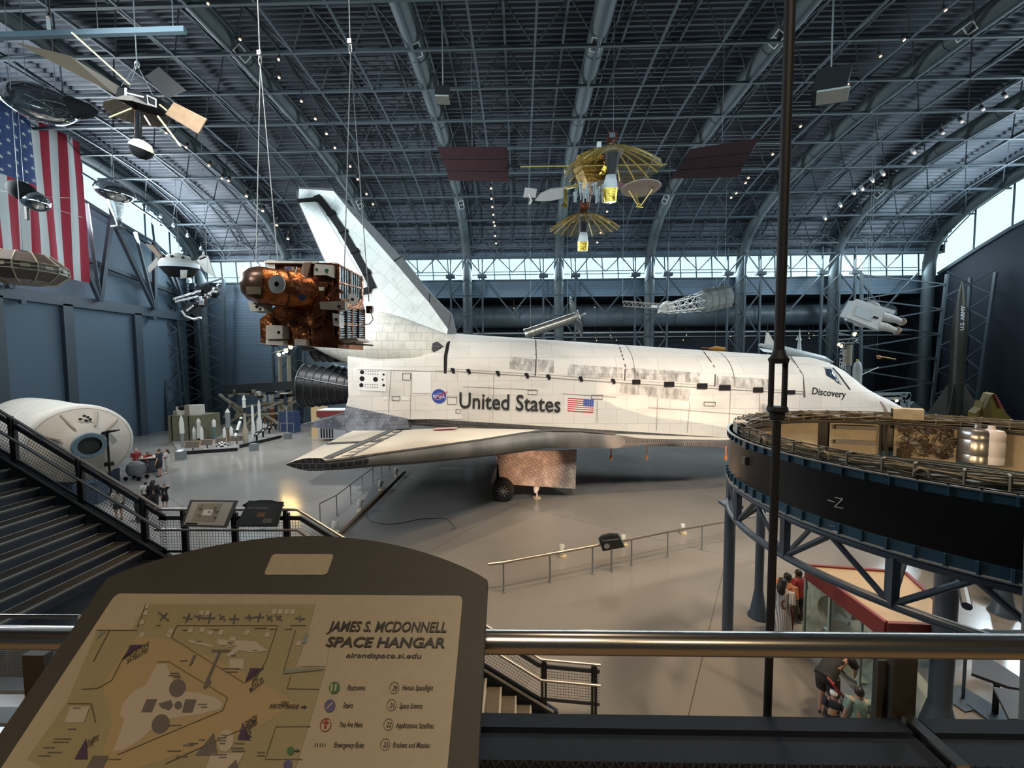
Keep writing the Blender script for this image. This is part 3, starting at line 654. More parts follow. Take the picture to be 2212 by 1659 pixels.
lm = M(); slab(lm, [T(647, 407), T(724, 411), T(724, 416), T(650, 411)], .44, .44); slab(lm, [T(643, 416), T(650.6, 409), T(650, 437), T(709, 570), T(703, 566), T(645, 436)], .3, .3)
lm.build('fin_tip_edge', mat('fin_edge_dark', (.05, .05, .055), .6), fin, 0)
hm = M(); hp = [(692, 429), (704, 444), (720, 465), (745, 502), (770, 545), (795, 590), (811, 624)]
for (a, b), (c2, d2) in zip(hp, hp[1:]): slab(hm, [T(a-6, b+3), T(a+7, b-2), T(c2+7, d2-2), T(c2-6, d2+3)], .98, .98)
for a, b in hp[2:6]: slab(hm, [T(a-6, b+2), T(a+9, b-5), T(a+12, b+2), T(a-3, b+9)], 1.12, 1.12)
slab(hm, [T(650, 437), T(688, 433), T(694, 428), T(697, 432), T(690, 440), T(651, 442)], .9, .9); slab(hm, [T(781, 629), T(809, 624), T(806, 634), T(784, 639)], 1, 1)
hm.build('rudder_hinge_cover', BLACK, fin, 0)
rm = M(); slab(rm, [T(655, 441), T(687, 437), T(800, 622), T(781, 630), T(712, 571)], .86, .6); rm.build('rudder', FINM, fin, 0)
# wings: airfoil sections from root to tip
LEt = [(2.4, 12.6, 2.62), (3.0, 11.6, 2.7), (3.4, 10.4, 2.82), (3.9, 7.4, 2.98), (4.3, 5.0, 3.12), (4.6, 3.3, 3.26), (5.1, 1.7, 3.4), (6.2, .55, 3.52), (8, -1.2, 3.66), (10, -3.2, 3.86), (11, -4.2, 3.98), (11.6, -4.9, 4.03), (11.9, -5.5, 4.05)]
TEt = [(2.4, -8.64, 3.45), (3.0, -8.62, 3.48), (11.9, -6.7, 4.05)]
THt = [(2.4, .6), (3.4, .36), (4.25, .36), (4.3, .7), (4.6, .85), (6.2, .95), (8, .82), (10, .64), (11.9, .38)]
def wsec(s):
    lx, lz = interp([(a, b) for a, b, c in LEt], s), interp([(a, c) for a, b, c in LEt], s)
    tx, tz = interp([(a, b) for a, b, c in TEt], s), interp([(a, c) for a, b, c in TEt], s); th = interp(THt, s); ch = lx-tx
    up_, lo = [], []
    for k in range(25):
        t = 1-cos(pi/2*k/24) if k < 24 else 1.0
        prof = min(1, (t*ch/(th*.45))**.5)*(1-max(0, (t-.45)/.55)**1.5*.93)
        z0 = lz+(tz-lz)*t; up_.append((lx-t*ch, z0+th*.5*prof)); lo.append((lx-t*ch, z0-th*.5*prof*.95))
    return up_, lo
for sg in (-1, 1):
    us, lo_ = M(), M(); sp_ = [2.4+.19*i for i in range(10)]+[4.3, 4.45, 4.6, 4.85]+[5.1+.3*i for i in range(21)]+[11.3, 11.6, 11.9]; R1, R2, R3 = [], [], []
    for s in sp_:
        u, l = wsec(s); y = YS+sg*s
        R1.append([(x, y, z) for x, z in u[4:]]); R2.append([(x, y, z) for x, z in l[4:]])
        R3.append([(x, y, z) for x, z in (u[:5][::-1]+l[1:5])])
    us.loft(R1, False, False); lo_.loft(R2, False, False)
    wo = us.build('wing', WINGW, orb, 50); lo_.build('wing_underside', BELLY, wo, 50)
    k = sp_.index(4.3); e1 = M().loft(R3[k:-2], False, False); e1.build('leading_edge', RCC, wo, 60)
    e2 = M(); 
    for i in range(1, k): e2.loft([[p for p in R3[i]], [p for p in R3[i+1]]], False, False)
    e2.build('glove_edge', brickmat('glove_tile', (.05, .048, .046), (.075, .07, .066), (.16, .15, .14), .1, 3, .012, .55, 'xz'), wo, 60)
    u_ = [(wsec(s)[0][4], s) for s in sp_ if s >= 4.3]; M().tube([(q[0]-.02, YS+sg*s, q[1]+.0) for q, s in u_], [.075 if s < 6 else .045 for q, s in u_], 6).build('edge_seal', mat('edge_line_grey', (.07, .065, .06), .6), wo)
    tp = M(); u, l = wsec(11.9); tp.poly([(x, YS+sg*11.9, z) for x, z in u+l[::-1][1:-1]]); tp.loft(R3[-3:], False, False); tp.build('wing_tip', BLKT, wo, 0)
    if sg < 0:
        WB = bvh_of(us)
        dk_ = mat('elevon_gap', (.1, .105, .11), .6)
        decal('elevon_gap', [([(850, 925), (687, 995)], [(867, 924), (709, 994)]), ([(695, 958), (760, 955), (825, 951)], [(695, 961), (760, 958), (827, 953)]), ([(884, 922), (750, 990)], [(887, 922), (753, 990)])], dk_, WB, .03, wo, 16, 2)
        decal('rib_line', [([(862+(722-862)*i/9, 927+(993-927)*i/9), (881+(752-881)*i/9, 925.5+(989-925.5)*i/9)], [(863+(722-862)*i/9, 928.2+(993-927)*i/9), (882+(752-881)*i/9, 926.6+(989-925.5)*i/9)]) for i in range(1, 9)], LINE, WB, .03, wo, 3, 1)
        decal('tip_tile', [([(622, 1002), (690, 997), (760, 990)], [(622, 1004), (690, 1004), (760, 1004)])], BLKT, WB, .03, wo, 10, 2)
        flagdecal('wing_flag', [(956, 915.5), (998, 916), (984, 929), (934, 931.5)], wo, WB, .05, 13, (.5, 1, .6))
        a = hit(WB, 873, 946, .03); b = hit(WB, 936, 922, .03)
        if a and b:
            d = (b-a); t3 = txt('Discovery', 1.2, b, -d, Vector((d.y, -d.x, 0)), INK, wo, 'wing_lettering', .012)
            wd = max((v.co+OFF[wo.name]-b).dot(-d.normalized()) for v in t3.data.vertices); kf = d.length/wd
            for v in t3.data.vertices:
                p = v.co+OFF[wo.name]-b; dn = -d.normalized(); q2 = dn.cross(Vector((0, 0, 1))).normalized(); p = b+dn*(p.dot(dn)*kf)+(p-dn*p.dot(dn))*.8
                h = WB.ray_cast(Vector((p.x, p.y, 12)), Vector((0, 0, -1)))
                v.co = (h[0]+Vector((0, 0, .06)) if h[0] is not None else p)-OFF[wo.name]
# landing gear and gear doors
TYRE = mat('tyre', (.015, .015, .016), .75); HUB = mat('wheel_hub', (.45, .44, .42), .4, .3); STR = mat('gear_strut', (.3, .29, .27), .4, .4)
def wheel(c, r, w):
    wt = M().lathe(Vector(c)-Vector((0, w/2, 0)), (0, 1, 0), [(r*.55, 0), (r*.85, .0), (r*.97, w*.12), (r, w*.3), (r, w*.7), (r*.97, w*.88), (r*.85, w), (r*.55, w)], 32).build('wheel', TYRE, orb)
    h = M()
    for sy in (-1, 1):
        cc = Vector(c)+Vector((0, sy*(w/2-.01), 0)); h.disc(cc, (0, sy, 0), r*.56, 24, r*.46)
        for k in range(10): t = 2*pi*k/10; h.bar(cc, cc+Vector((cos(t)*r*.5, 0, sin(t)*r*.5)), .035)
        h.cyl(cc-Vector((0, .02, 0)), cc+Vector((0, .02, 0)), r*.16)
    h.cyl(Vector(c)-Vector((0, w/2, 0)), Vector(c)+Vector((0, w/2, 0)), r*.12)
    h.build('hub', HUB, wt)
wp = PZ(1087, 1082); gx, gy = wp.x, wp.y
for dy in (0, .85):
    wheel((gx, gy+dy, .56), .56, .42); wheel((gx, 2*YS-gy-dy, .56), .56, .42)
for y in (gy+.42, 2*YS-gy-.42):
    M().cyl((gx, y-.5, .56), (gx, y+.5, .56), .09).cyl((gx, y, .5), (gx-.3, y, 3.2), .16).bar((gx+.1, y, 1.2), (gx+1.4, y, 3.1), .12).build('gear_strut', STR, orb)
DOORT = brickmat('gear_door_tile', (.36, .3, .26), (.29, .23, .2), (.15, .12, .11), .17, .17, .012, .6, 'xz', (2.2, .8, (.6, .5, .42), (1, 1, 1)), rot=.785)
for y in (gy+.25,):
    a, b, c2, d2 = [PY(px, py, y) for px, py in ((1074, 975), (1246, 972), (1243, 1056), (1072, 1045))]
    M().prism([a, b, c2, d2], (0, .1, 0)).build('gear_door', DOORT, orb, 0)
    M().prism([PY(1060, 1038, y), PY(1076, 1000, y), PY(1080, 1052, y), PY(1064, 1052, y)], (0, .12, 0)).build('gear_fairing', STR, orb, 0)
nx = 17.4
for dy in (-.28, .28): wheel((nx, YS+dy, .41), .41, .22)
M().cyl((nx, YS, .41), (nx-.1, YS, 2.3), .1).build('gear_strut', STR, orb)
for px in (1320, 1397, 1568):   # tagged probes hanging under the glove
    p = PY(px, 972, 19.2); M().cyl(p+Vector((0, 0, .2)), p-Vector((0, 0, .33)), .03, n=8).cyl(p-Vector((0, 0, .3)), p-Vector((0, 0, .5)), .07, n=8).build('probe', mat('tag_orange', (.5, .16, .05), .6), orb)
# ------------------------------------------------------------------ instrument ring on its stand
RBLK = mat('ring_skin', (.0055, .005, .006), .42, noise=(1.5, .4)); RBLUE = mat('ring_flange_blue', (.035, .1, .16), .45); RLIP = mat('ring_lip', (.3, .34, .37), .35, .3)
CABLE = mat('cable_khaki', (.17, .15, .105), .6, noise=(6, .5)); CREAM = mat('cold_plate', (.62, .53, .38), .55, noise=(3, .2)); TANK = mat('brushed_tank', (.5, .48, .46), .28, .9, noise=(2, .3), stretch=(.3, .3, 6))
DUSK = mat('equipment_grey', (.16, .15, .145), .5, .2); FRAMEB = mat('stand_blue', (.055, .08, .115), .4)
RC, RR, Z0, Z1 = Vector((7.4, 6.6, 0)), 3.36, 4.58, 5.5
ring = thing('instrument_ring', 'large black ring of rocket instruments with blue flanges and white -Z mark', 'rocket ring', (RC.x, RC.y, Z0))
def rp(a, r, z): return Vector((RC.x+r*cos(a), RC.y+r*sin(a), z))
def hoop(m, r0, r1, za, zb, n=96):
    m.loft([[rp(2*pi*i/n, r, z) for i in range(n)] for r, z in ((r1, za), (r1, zb), (r0, zb), (r0, za))], False, True, True)
m = M(); hoop(m, RR-.05, RR, Z0+.1, Z1-.12); m.build('ring_wall', RBLK, ring, 40)
for za, zb in ((Z1-.13, Z1), (Z0-.04, Z0+.12)):
    m = M(); hoop(m, RR-.06, RR+.004, za, zb); fl = m.build('flange', RBLUE, ring, 40)
    m = M(); hoop(m, RR-.08, RR+.05, zb-.018 if zb == Z1 else za, zb if zb == Z1 else za+.02); m.build('flange_lip', RLIP, fl, 40)
    for i in range(88):
        a = 2*pi*i/88
        if a > 2.6 and a < 5.9: M().bar(rp(a, RR+.022, za), rp(a, RR+.022, zb), .02, .045, up=(cos(a), sin(a), 0)).build('flange_bracket', RBLUE, fl, 0)
a0 = -2.05
for k in range(2):
    m = M(); a = a0+.62+k*2.0; m.loft([[rp(a+s, RR+.003, z) for s in (-.035, .035)] for z in (Z0+.13, Z1-.14)], False, False); m.build('splice_plate', mat('ring_skin_brown', (.03, .018, .016), .6), ring, 0)
# cable trays round the top on the inner side
rng = random.Random(3)
for zc, rr in ((Z1+.1, RR-.12), ):
    for k in range(16):
        z = Z1-.07+.0135*k; r0 = RR-.1-.035*(k % 4); n = 120
        M().tube([rp(2*pi*i/n, r0+rng.uniform(-.012, .012), z+.02*sin(i*.9+k)+rng.uniform(-.008, .008)) for i in range(n)], rng.choice([.012, .016, .02]), 5, True).build('cable', CABLE, ring, 60)
for i in range(60):
    a = 2*pi*i/60+rng.uniform(-.02, .02); m = M().bar(rp(a, RR-.2, Z1-.06), rp(a, RR-.2, Z1+.17), .02).bar(rp(a, RR-.08, Z1-.06), rp(a, RR-.08, Z1+.17), .02).bar(rp(a, RR-.2, Z1+.16), rp(a, RR-.08, Z1+.16), .02)
    if i % 3 == 0: m.tube([rp(a+.02+.02*cos(t), RR-.07, Z1+.02+.1*sin(t)) for t in [pi*q/8 for q in range(9)]], .018, 5)
    m.build('cable_bracket', mat('bracket_tan', (.2, .175, .13), .5), ring, 0)
hm_ = M(); hoop(hm_, RR-.3, RR-.06, Z1-.13, Z1-.1); hm_.build('cable_tray', mat('tray_black', (.012, .012, .012), .7), ring, 40)
for k in range(2): hm_ = M(); hoop(hm_, RR-.22, RR-.2, Z1-.09+.24*k, Z1-.07+.24*k); hm_.build('tray_rail', mat('tray_dark', (.1, .085, .06), .6), ring, 40)
# equipment plates inside the far wall, tanks and boxes
for i in range(16):
    a = 2*pi*i/16+.1; w = .155
    m = M().loft([[rp(a+w*s, RR-.09, z) for s in (-1, -.33, .33, 1)] for z in (Z0+.02, Z1-.12)], False, False); m.build('cold_plate', CREAM, ring, 60)
    if i % 3 != 1:
        m = M()
        for z in (Z0+.25, Z0+.62): m.loft([[rp(a+w*.85*s, r, zz) for s in (-1, 0, 1)] for r, zz in ((RR-.1, z), (RR-.2, z), (RR-.2, z+.1), (RR-.1, z+.1))], False, False)
        m.build('equipment_box', DUSK, ring, 0)
    if i % 4 == 2:
        m = M()
        for q in range(14): m.box(rp(a+rng.uniform(-.13, .13), RR-.25-rng.uniform(0, .15), Z0+rng.uniform(.1, .75)), [rng.uniform(.05, .2) for _ in range(3)])
        for q in range(14):
            b0 = a+rng.uniform(-.14, .14); m.tube([rp(b0+rng.uniform(-.04, .04), RR-.2-rng.uniform(0, .2), Z0+.1+.1*s) for s in range(8)], .014, 5)
        m.build('valve_cluster', mat('valve_brown', (.11, .075, .05), .5, .3, noise=(8, .5)), ring, 30)
def insider(px, py): 
    d = ray(px, py); p = EYE+d*((Z0+.45-H)/d.z); return p
for px, py, r in ((2120, 985, .27), (2165, 985, .2)):
    b = atan2(PY(px, py, 9.0).y-RC.y, PY(px, py, 9.0).x-RC.x); c = rp(b, RR-.42, Z0)
    m = M().lathe(c, (0, 0, 1), [(.05, .1), (r, .16), (r, .3), (r*.97, .32), (r, .34), (r, .62), (r*.97, .64), (r, .66), (r, .8), (r*.85, .86), (.06, .88), (.05, .95)], 28)
    m.build('tank', TANK if r > .25 else mat('tank_white', (.6, .58, .6), .4), ring, 40)
for i in range(8):
    a = 2*pi*i/8+.3; m = M().tube([rp(a+.01*sin(3*z), RR-.22-.02*cos(5*z), Z0+z) for z in [.9*k/9 for k in range(10)]], .03, 6).tube([rp(a+.03+.01*sin(4*z), RR-.18, Z0+z) for z in [.9*k/9 for k in range(10)]], .018, 6)
    m.build('pipe', mat('pipe_dark', (.06, .055, .05), .4, .4), ring)
def insbox(pxl, pxr, pyt, pyb, name, m_):
    a = PY(pxl, pyt, 9.4); b = PY(pxr, pyt, 9.4)
    a1, a2 = atan2(a.y-RC.y, a.x-RC.x), atan2(b.y-RC.y, b.x-RC.x); mm = M()
    mm.loft([[rp(a1+(a2-a1)*s/4, r, z) for s in range(5)] for r, z in ((RR-.24, Z1+.02), (RR-.24, Z1+.26), (RR-.06, Z1+.28), (RR-.06, Z1+.02))], False, False, True); mm.build(name, m_, ring, 0)
insbox(1926, 1988, 906, 940, 'junction_cover', mat('khaki_box', (.42, .35, .24), .6, noise=(4, .3)))
m = M(); a1 = 2.75
m.loft([[rp(a1+.03*s, r, z) for s in range(5)] for r, z in ((RR-.05, Z1), (RR-.05, Z1+.22), (RR-.24, Z1+.24))], False, False); m.build('cable_cover', mat('cloth_grey', (.4, .38, .34), .8), ring, 0)
# marks painted on the wall
def ringmark(strokes, c_px, name, w, m_):
    mm = M()
    for pts in strokes:
        P = []
        for px, py in pts:
            d = ray(px, py); 
            A = d.x*d.x+d.y*d.y; B = -2*(d.x*RC.x+d.y*RC.y); Cc = RC.x**2+RC.y**2-(RR+.004)**2; t = (-B-sqrt(max(B*B-4*A*Cc, 0)))/(2*A); P.append(EYE+d*t)
        for a, b in zip(P, P[1:]):
            n = Vector(((a.x+b.x)/2-RC.x, (a.y+b.y)/2-RC.y, 0)).normalized(); mm.bar(a, b, w, .006, up=n)
    mm.build(name, m_, ring, 0)
MARK = mat('mark_white', (.62, .62, .62), .6)
ringmark([[(1788, 1080), (1803, 1084.5)]], 0, 'axis_mark', .012, MARK)
ringmark([[(1803, 1074.5), (1820, 1078), (1803, 1094.5), (1821, 1098)]], 0, 'axis_mark', .012, MARK)
ringmark([[(1799, 1146.5), (1816, 1151)]], 0, 'label_plate', .018, MARK)
ringmark([[(1793+3*i, 1134.5+.8*i), (1794.6+3*i, 1135+.8*i)] for i in (0, 1, 2, 3, 6, 7, 8)], 0, 'small_print', .008, MARK)
for zz in (Z0+.55, Z1-.08): M().box(rp(3.05, RR+.02, zz), (.06, .1, .15)).build('side_fitting', DUSK, ring, 0)
# stand: tubular truss ring with posts
std = thing('ring_stand', 'dark blue tubular truss stand on round posts that carries the black ring', 'stand', (RC.x, RC.y, 0))
ZT, ZB = Z0-.1, Z0-.72; nseg = 16
for z, r in ((ZT, .055), (ZB, .06)):
    M().tube([rp(2*pi*i/64, RR-.02, z) for i in range(64)], r, 10, True).build('hoop', FRAMEB, std)
for rr_ in (RR-.75,): M().tube([rp(2*pi*i/48, rr_, ZT) for i in range(48)], .045, 8, True).build('inner_hoop', FRAMEB, std)
for i in range(nseg):
    a = 2*pi*(i+.5)/nseg; b = 2*pi*(i+1.5)/nseg; c = 2*pi*(i+1)/nseg
    m = M().bar(rp(a, RR-.02, ZT), rp(a, RR-.02, ZB), .1)
    m.cyl(rp(a, RR-.02, ZB), rp(c, RR-.02, ZT), .04, n=8); m.cyl(rp(c, RR-.02, ZT), rp(b, RR-.02, ZB), .04, n=8); m.cyl(rp(a, RR-.02, ZB), rp(a, RR-.75, ZT), .035, n=8)
    m.cyl(rp(c, RR-.02, ZT), rp(c+.2, RR-.75, ZT), .035, n=8); m.build('truss_brace', FRAMEB, std, 40)
for i in range(4):
    a = pi/4+pi/2*i; m = M().cyl(rp(a, RR-.7, ZB), rp(a+pi, RR-.7, ZB), .05, n=8) if i < 2 else M().cyl(rp(a, RR, ZB), rp(a+pi/2, RR, ZB), .045, n=8); m.build('cross_tie', FRAMEB, std)
def post(px, py, Y, r, top, flare=True, base=True):
    p = PY(px, py, Y); m = M().cyl((p.x, p.y, 0.02), (p.x, p.y, top), r, n=20)
    if flare: m.lathe((p.x, p.y, 0), (0, 0, 1), [(r*2.4, 0), (r*2.4, .03), (r*1.9, .12), (r*1.02, .75)], 20)
    m.box((p.x, p.y, top), (r*3.2, r*3.2, .06)); m.build('post', FRAMEB, std)
post(1574, 1250, 9.0, .12, 3.55, False); post(1640, 1250, 10.2, .105, ZB+.1, True); post(2034, 1450, 6.75, .155, ZB); post(2168, 1300, 10.4, .12, ZB)
# ------------------------------------------------------------------ foreground: walkway rail, map sign, ledge, rod, stairs
CHROME = mat('brushed_rail', (.52, .5, .48), .24, 1.0, noise=(3, .12), stretch=(.2, 8, 8))
DKST = mat('charcoal_steel', (.012, .0125, .014), .6, spec=.3); NVST = mat('navy_ledge', (.011, .016, .025), .6, noise=(30, .15), spec=.3); DKBR = mat('sign_frame_brown', (.042, .037, .03), .6, noise=(40, .12))
struct(M().span((-14, -6, 5.05), (14, .82, 5.25)).build('walkway', mat('walkway_carpet', (.26, .17, .085), .9, noise=(40, .2))))
struct(M().span((-14, .82, 4.9), (14, .95, 5.26)).build('trim_walkway_edge', DKST))
RY, RZ = .775, PY(1600, 1391, .775).z
gr = thing('guard_rail', 'thick brushed steel tube handrail right behind the brown map sign', 'railing', (0, RY, 5.25))
M().cyl((-6, RY, RZ), (6, RY, RZ), .0228, n=28).build('top_rail', CHROME, gr)
def gpost(px):
    p = PY(px, 1470, .985); zt = PY(px, 1404, .985).z
    M().span((p.x-.03, .965, 5.26), (p.x+.03, .985, zt)).span((p.x-.05, .985, 5.26), (p.x+.05, 1.0, zt-.03)).build('rail_post', DKBR, gr, 0)
gpost(1938); gpost(95)
LZ = PY(1500, 1548, .95).z
xs0 = PY(1960, 1550, .95).x
for a, b in ((-1.0, xs0-.02), (xs0+.03, 3.2)):
    M().span((a, .915, LZ-.03), (b, .953, LZ)).build('ledge_bar', NVST, gr, 0); M().span((a, .84, LZ-.035), (b, .905, LZ-.006)).build('ledge_bar', NVST, gr, 0)
M().bar((xs0+.004, .955, LZ-.006), (xs0+.004, .83, LZ-.006), .028).build('ledge_joint', CHROME, gr, 0)
m = M(); z = PY(1500, 1652, .835).z
for i in range(150):
    x = -.6+.026*i; m.tube([(x+.026*k/4, .832+.004*sin(2*pi*k/4), z+.006*sin(2*pi*k/4)) for k in range(5)], .0022, 4)
    if i % 2 == 0: m.cyl((x, .832, z), (x, .832, z-.3), .002, n=5)
m.build('wire_mesh', DKST, gr)
rod = thing('tie_rod', 'dark steel hanger rod with a turnbuckle hanging in front of the black ring', 'rod', PY(1660, 1552, .97))
p0, p1 = PY(1657, 1562, .97), PY(1709, -60, .97); at = lambda t: p0+(p1-p0)*t
tz = lambda py: (1562-py)/(1562+60)
M().cyl(at(0), at(tz(868)), .0095, n=16).cyl(at(tz(722)), at(1), .0115, n=16).build('rod', DKST, rod)
m = M()
a, b = at(tz(848)), at(tz(738)); dx = (b-a).normalized().cross(Vector((0, 1, 0))).normalized()
for sg in (-1, 1): m.cyl(a+dx*.0165*sg, b+dx*.0165*sg, .0062, n=10)
m.lathe(at(tz(866)), at(1)-at(0), [(.012, 0), (.017, .004), (.017, .018), (.024, .024), (.022, .034)], 18); m.lathe(at(tz(743)), at(1)-at(0), [(.02, 0), (.023, .012), (.017, .02), (.013, .034)], 18)
m.build('turnbuckle', DKST, rod)
# map sign on its tilted panel
SU = Vector((1, 0, 0)); TL = radians(43.2); SV = Vector((0, cos(TL), sin(TL))); SN = SU.cross(SV)
O = PY(1000, 1291, .742)   # upper end of the printed sheet
def sg(px, py, off=0.0):
    d = ray(px, py); t = (O-EYE).dot(SN)/d.dot(SN); p = EYE+d*t; return p+SN*off
sign = thing('map_sign', 'big tilted map panel in brown frame reading James S. McDonnell Space Hangar', 'sign', sg(620, 1500))
SHEET = mat('sign_sheet', (.36, .3, .21), .5, noise=(60, .06)); MAPG = mat('map_ground', (.27, .225, .12), .55, noise=(60, .06)); MAPO = mat('map_path', (.32, .235, .12), .55); MAPW = mat('map_white', (.38, .32, .25), .55); MAPD = mat('map_taupe', (.1, .085, .075), .55)
PURP = mat('map_purple', (.045, .02, .06), .55); GRN = mat('map_green', (.04, .11, .035), .55); PBL = mat('map_blue', (.075, .065, .17), .55); RDK = mat('map_red', (.25, .03, .02), .55); MLN = mat('map_line', (.12, .095, .045), .55); TXT = mat('sign_text', (.02, .016, .013), .55); GBL = mat('map_glass_blue', (.17, .19, .16), .55)
def plate(name, pix, m_, off, th=.004, par=None, bev=False):
    P = [sg(a, b, off) for a, b in pix]; mm = M().prism(P, -SN*th); return mm.build(name, m_, par or sign, 0)
arc = []
cl, cr = sg(228, 1251), sg(1053, 1248); ap = sg(622, 1157)
h = (ap-(cl+cr)/2).dot(SV); w2 = (cr-cl).length/2; mid = (cl+cr)/2
for i in range(41):
    t = -1+2*i/40; arc.append(mid+SU*(w2*t)+SV*(h*(1-t*t)**.9 if abs(t) < 1 else 0))
bl, br_ = mid-SU*w2-SV*.62, mid+SU*w2-SV*.62
frame = M().prism([p-SN*.002 for p in [bl]+arc+[br_]], -SN*.03).build('sign_frame', DKBR, sign, 0)
def rr(pts, r=.012, n=5):
    out = []; L = len(pts)
    for i, p in enumerate(pts):
        a = (pts[i-1]-p).normalized(); b = (pts[(i+1) % L]-p).normalized(); 
        for k in range(n+1):
            t = k/n; out.append(p+a*(r*(1-t)**2)+b*(r*t**2))
    return out
tr = sg(1000, 1287); tl = tr-SU*(sg(1000, 1287)-sg(248, 1287)).length
M().prism([p+SN*.001 for p in rr([tl-SV*.6, tr-SV*.6, tr, tl])], -SN*.004).build('sheet', SHEET, sign, 0)
nt_ = rr([sg(570, 1242, .001), sg(706, 1242, .001), sg(722, 1197, .001), sg(589, 1197, .001)], .008)
M().prism(nt_, -SN*.004).build('handle_slot', SHEET, sign, 0)
lay = [.0016]
def flat(name, pix, m_, off=.0022): return M().poly([sg(a, b, off) for a, b in pix]).build(name, m_, sign, 0)
flat('map_ground', [(318, 1305), (682, 1306), (668, 1360), (640, 1440), (705, 1443), (640, 1659), (95, 1659), (60, 1640), (145, 1520), (212, 1362), (285, 1362)], MAPG)
flat('map_path', [(300, 1375), (360, 1380), (470, 1425), (560, 1470), (640, 1520), (560, 1570), (420, 1620), (300, 1659), (215, 1659), (245, 1560), (225, 1480), (262, 1420)], MAPO, .0026)
flat('map_pale', [(670, 1360), (652, 1440), (706, 1440), (716, 1360)], SHEET, .003)
flat('map_orbiter', [(342, 1435), (362, 1435), (375, 1470), (385, 1492), (430, 1497), (465, 1506), (484, 1520), (478, 1532), (440, 1542), (370, 1553), (336, 1570), (304, 1600), (270, 1620), (248, 1622), (262, 1585), (272, 1555), (262, 1545), (268, 1520), (290, 1495), (318, 1480)], MAPW, .0032)
def oval(name, cx, cy, rx, ry, rot, m_, off=.0038, r0=0):
    P = [(cx+rx*cos(t)*cos(rot)-ry*sin(t)*sin(rot), cy+rx*cos(t)*sin(rot)+ry*sin(t)*cos(rot)) for t in [2*pi*i/28 for i in range(28)]]
    if not r0: return flat(name, P, m_, off)
    Q = [(cx+(a-cx)*r0, cy+(b-cy)*r0) for a, b in P]
    return M().loft([[sg(a, b, off) for a, b in P], [sg(a, b, off) for a, b in Q]], False).build(name, m_, sign, 0)
oval('map_dish', 386, 1487, 17, 20, .5, MAPD); oval('map_dish', 350, 1564, 18, 22, .55, MAPD)
flat('map_panel', [(320, 1511), (343, 1510), (331, 1539), (308, 1539)], MAPD, .0038); flat('map_panel', [(403, 1511), (428, 1511), (418, 1540), (396, 1540)], MAPD, .0038)
flat('map_core', [(345, 1520), (358, 1517), (372, 1512), (377, 1525), (368, 1535), (352, 1530)], MAPD, .0038); oval('map_core', 388, 1524, 8, 9, .4, MAPD)
for p in ([(285, 1394), (313, 1393), (268, 1425)], [(543, 1444), (573, 1444), (531, 1476)], [(527, 1560), (516, 1598), (544, 1600)], [(190, 1595), (165, 1640), (193, 1640)]): flat('map_marker', p, PURP, .004)
flat('map_tower', [(465, 1582), (470, 1620), (474, 1632), (424, 1632)], MAPD, .0036); oval('map_pad', 490, 1600, 17, 24, .2, MAPW, .0036); flat('map_pad', [(460, 1627), (530, 1627), (512, 1659), (448, 1659)], MAPW, .0036)
flat('map_tower', [(513, 1640), (518, 1659), (494, 1659)], MAPD, .004); flat('map_block', [(205, 1632), (238, 1632), (226, 1659), (190, 1659)], MAPD, .0036); flat('map_pad', [(156, 1527), (197, 1527), (185, 1561), (143, 1561)], MAPW, .0036)
flat('map_wing', [(412, 1382), (462, 1394), (462, 1400), (410, 1388)], MAPW, .0036); flat('map_wing', [(472, 1382), (555, 1386), (562, 1394), (582, 1407), (545, 1410), (520, 1405), (500, 1420), (490, 1416), (515, 1396), (475, 1394)], MAPW, .0036); flat('map_wing', [(500, 1376), (512, 1376), (508, 1396), (492, 1400)], MAPW, .0036); flat('map_wing', [(498, 1424), (530, 1424), (528, 1446), (498, 1446)], MAPW, .0036)
flat('map_bar', [(460, 1404), (500, 1404), (499, 1409), (459, 1409)], MAPD, .004); flat('map_bar', [(474, 1410), (479, 1410), (456, 1466), (459, 1476), (445, 1490), (441, 1486), (450, 1464)], MAPD, .004); flat('map_bar', [(420, 1417), (427, 1415), (418, 1435), (410, 1441)], MAPD, .004)
flat('map_glass', [(614, 1446), (700, 1443), (698, 1450), (612, 1456)], GBL, .0034); flat('map_glass', [(218, 1366), (232, 1364), (210, 1384)], GBL, .0034); flat('map_glass', [(660, 1370), (669, 1370), (664, 1390), (653, 1390)], GBL, .0034)
rng = random.Random(11)
def pl(name, pts, w, m_, off=.0042):
    mm = M()
    for a, b in zip(pts, pts[1:]): mm.bar(sg(*a, off), sg(*b, off), w, .0004, up=SN)
    return mm.build(name, m_, sign, 0)
for pts in ([(318, 1305), (300, 1356)], [(385, 1352), (602, 1352), (576, 1430), (545, 1480)], [(385, 1352), (373, 1378), (530, 1476)], [(342, 1430), (368, 1430), (494, 1507), (484, 1535), (400, 1570), (258, 1630)], [(212, 1362), (240, 1362), (300, 1362)], [(270, 1420), (245, 1470), (215, 1487), (180, 1489)], [(560, 1560), (425, 1620), (360, 1650)], [(672, 1569), (598, 1570), (575, 1640), (655, 1640)], [(614, 1456), (700, 1447)], [(630, 1460), (622, 1488), (690, 1489)], [(640, 1362), (614, 1452)], [(240, 1362), (205, 1430)], [(150, 1520), (200, 1520), (210, 1560)]): pl('map_line', pts, .0012, MLN)
def planemark(x, y, s, r):
    mm = M()
    for t, L in ((r, 1.0), (r+1.45, .8)): mm.bar(sg(x-s*L*cos(t), y-s*L*sin(t)*.8, .0042), sg(x+s*L*cos(t), y+s*L*sin(t)*.8, .0042), .003, .0004, up=SN)
    mm.build('map_aircraft', MAPD, sign, 0)
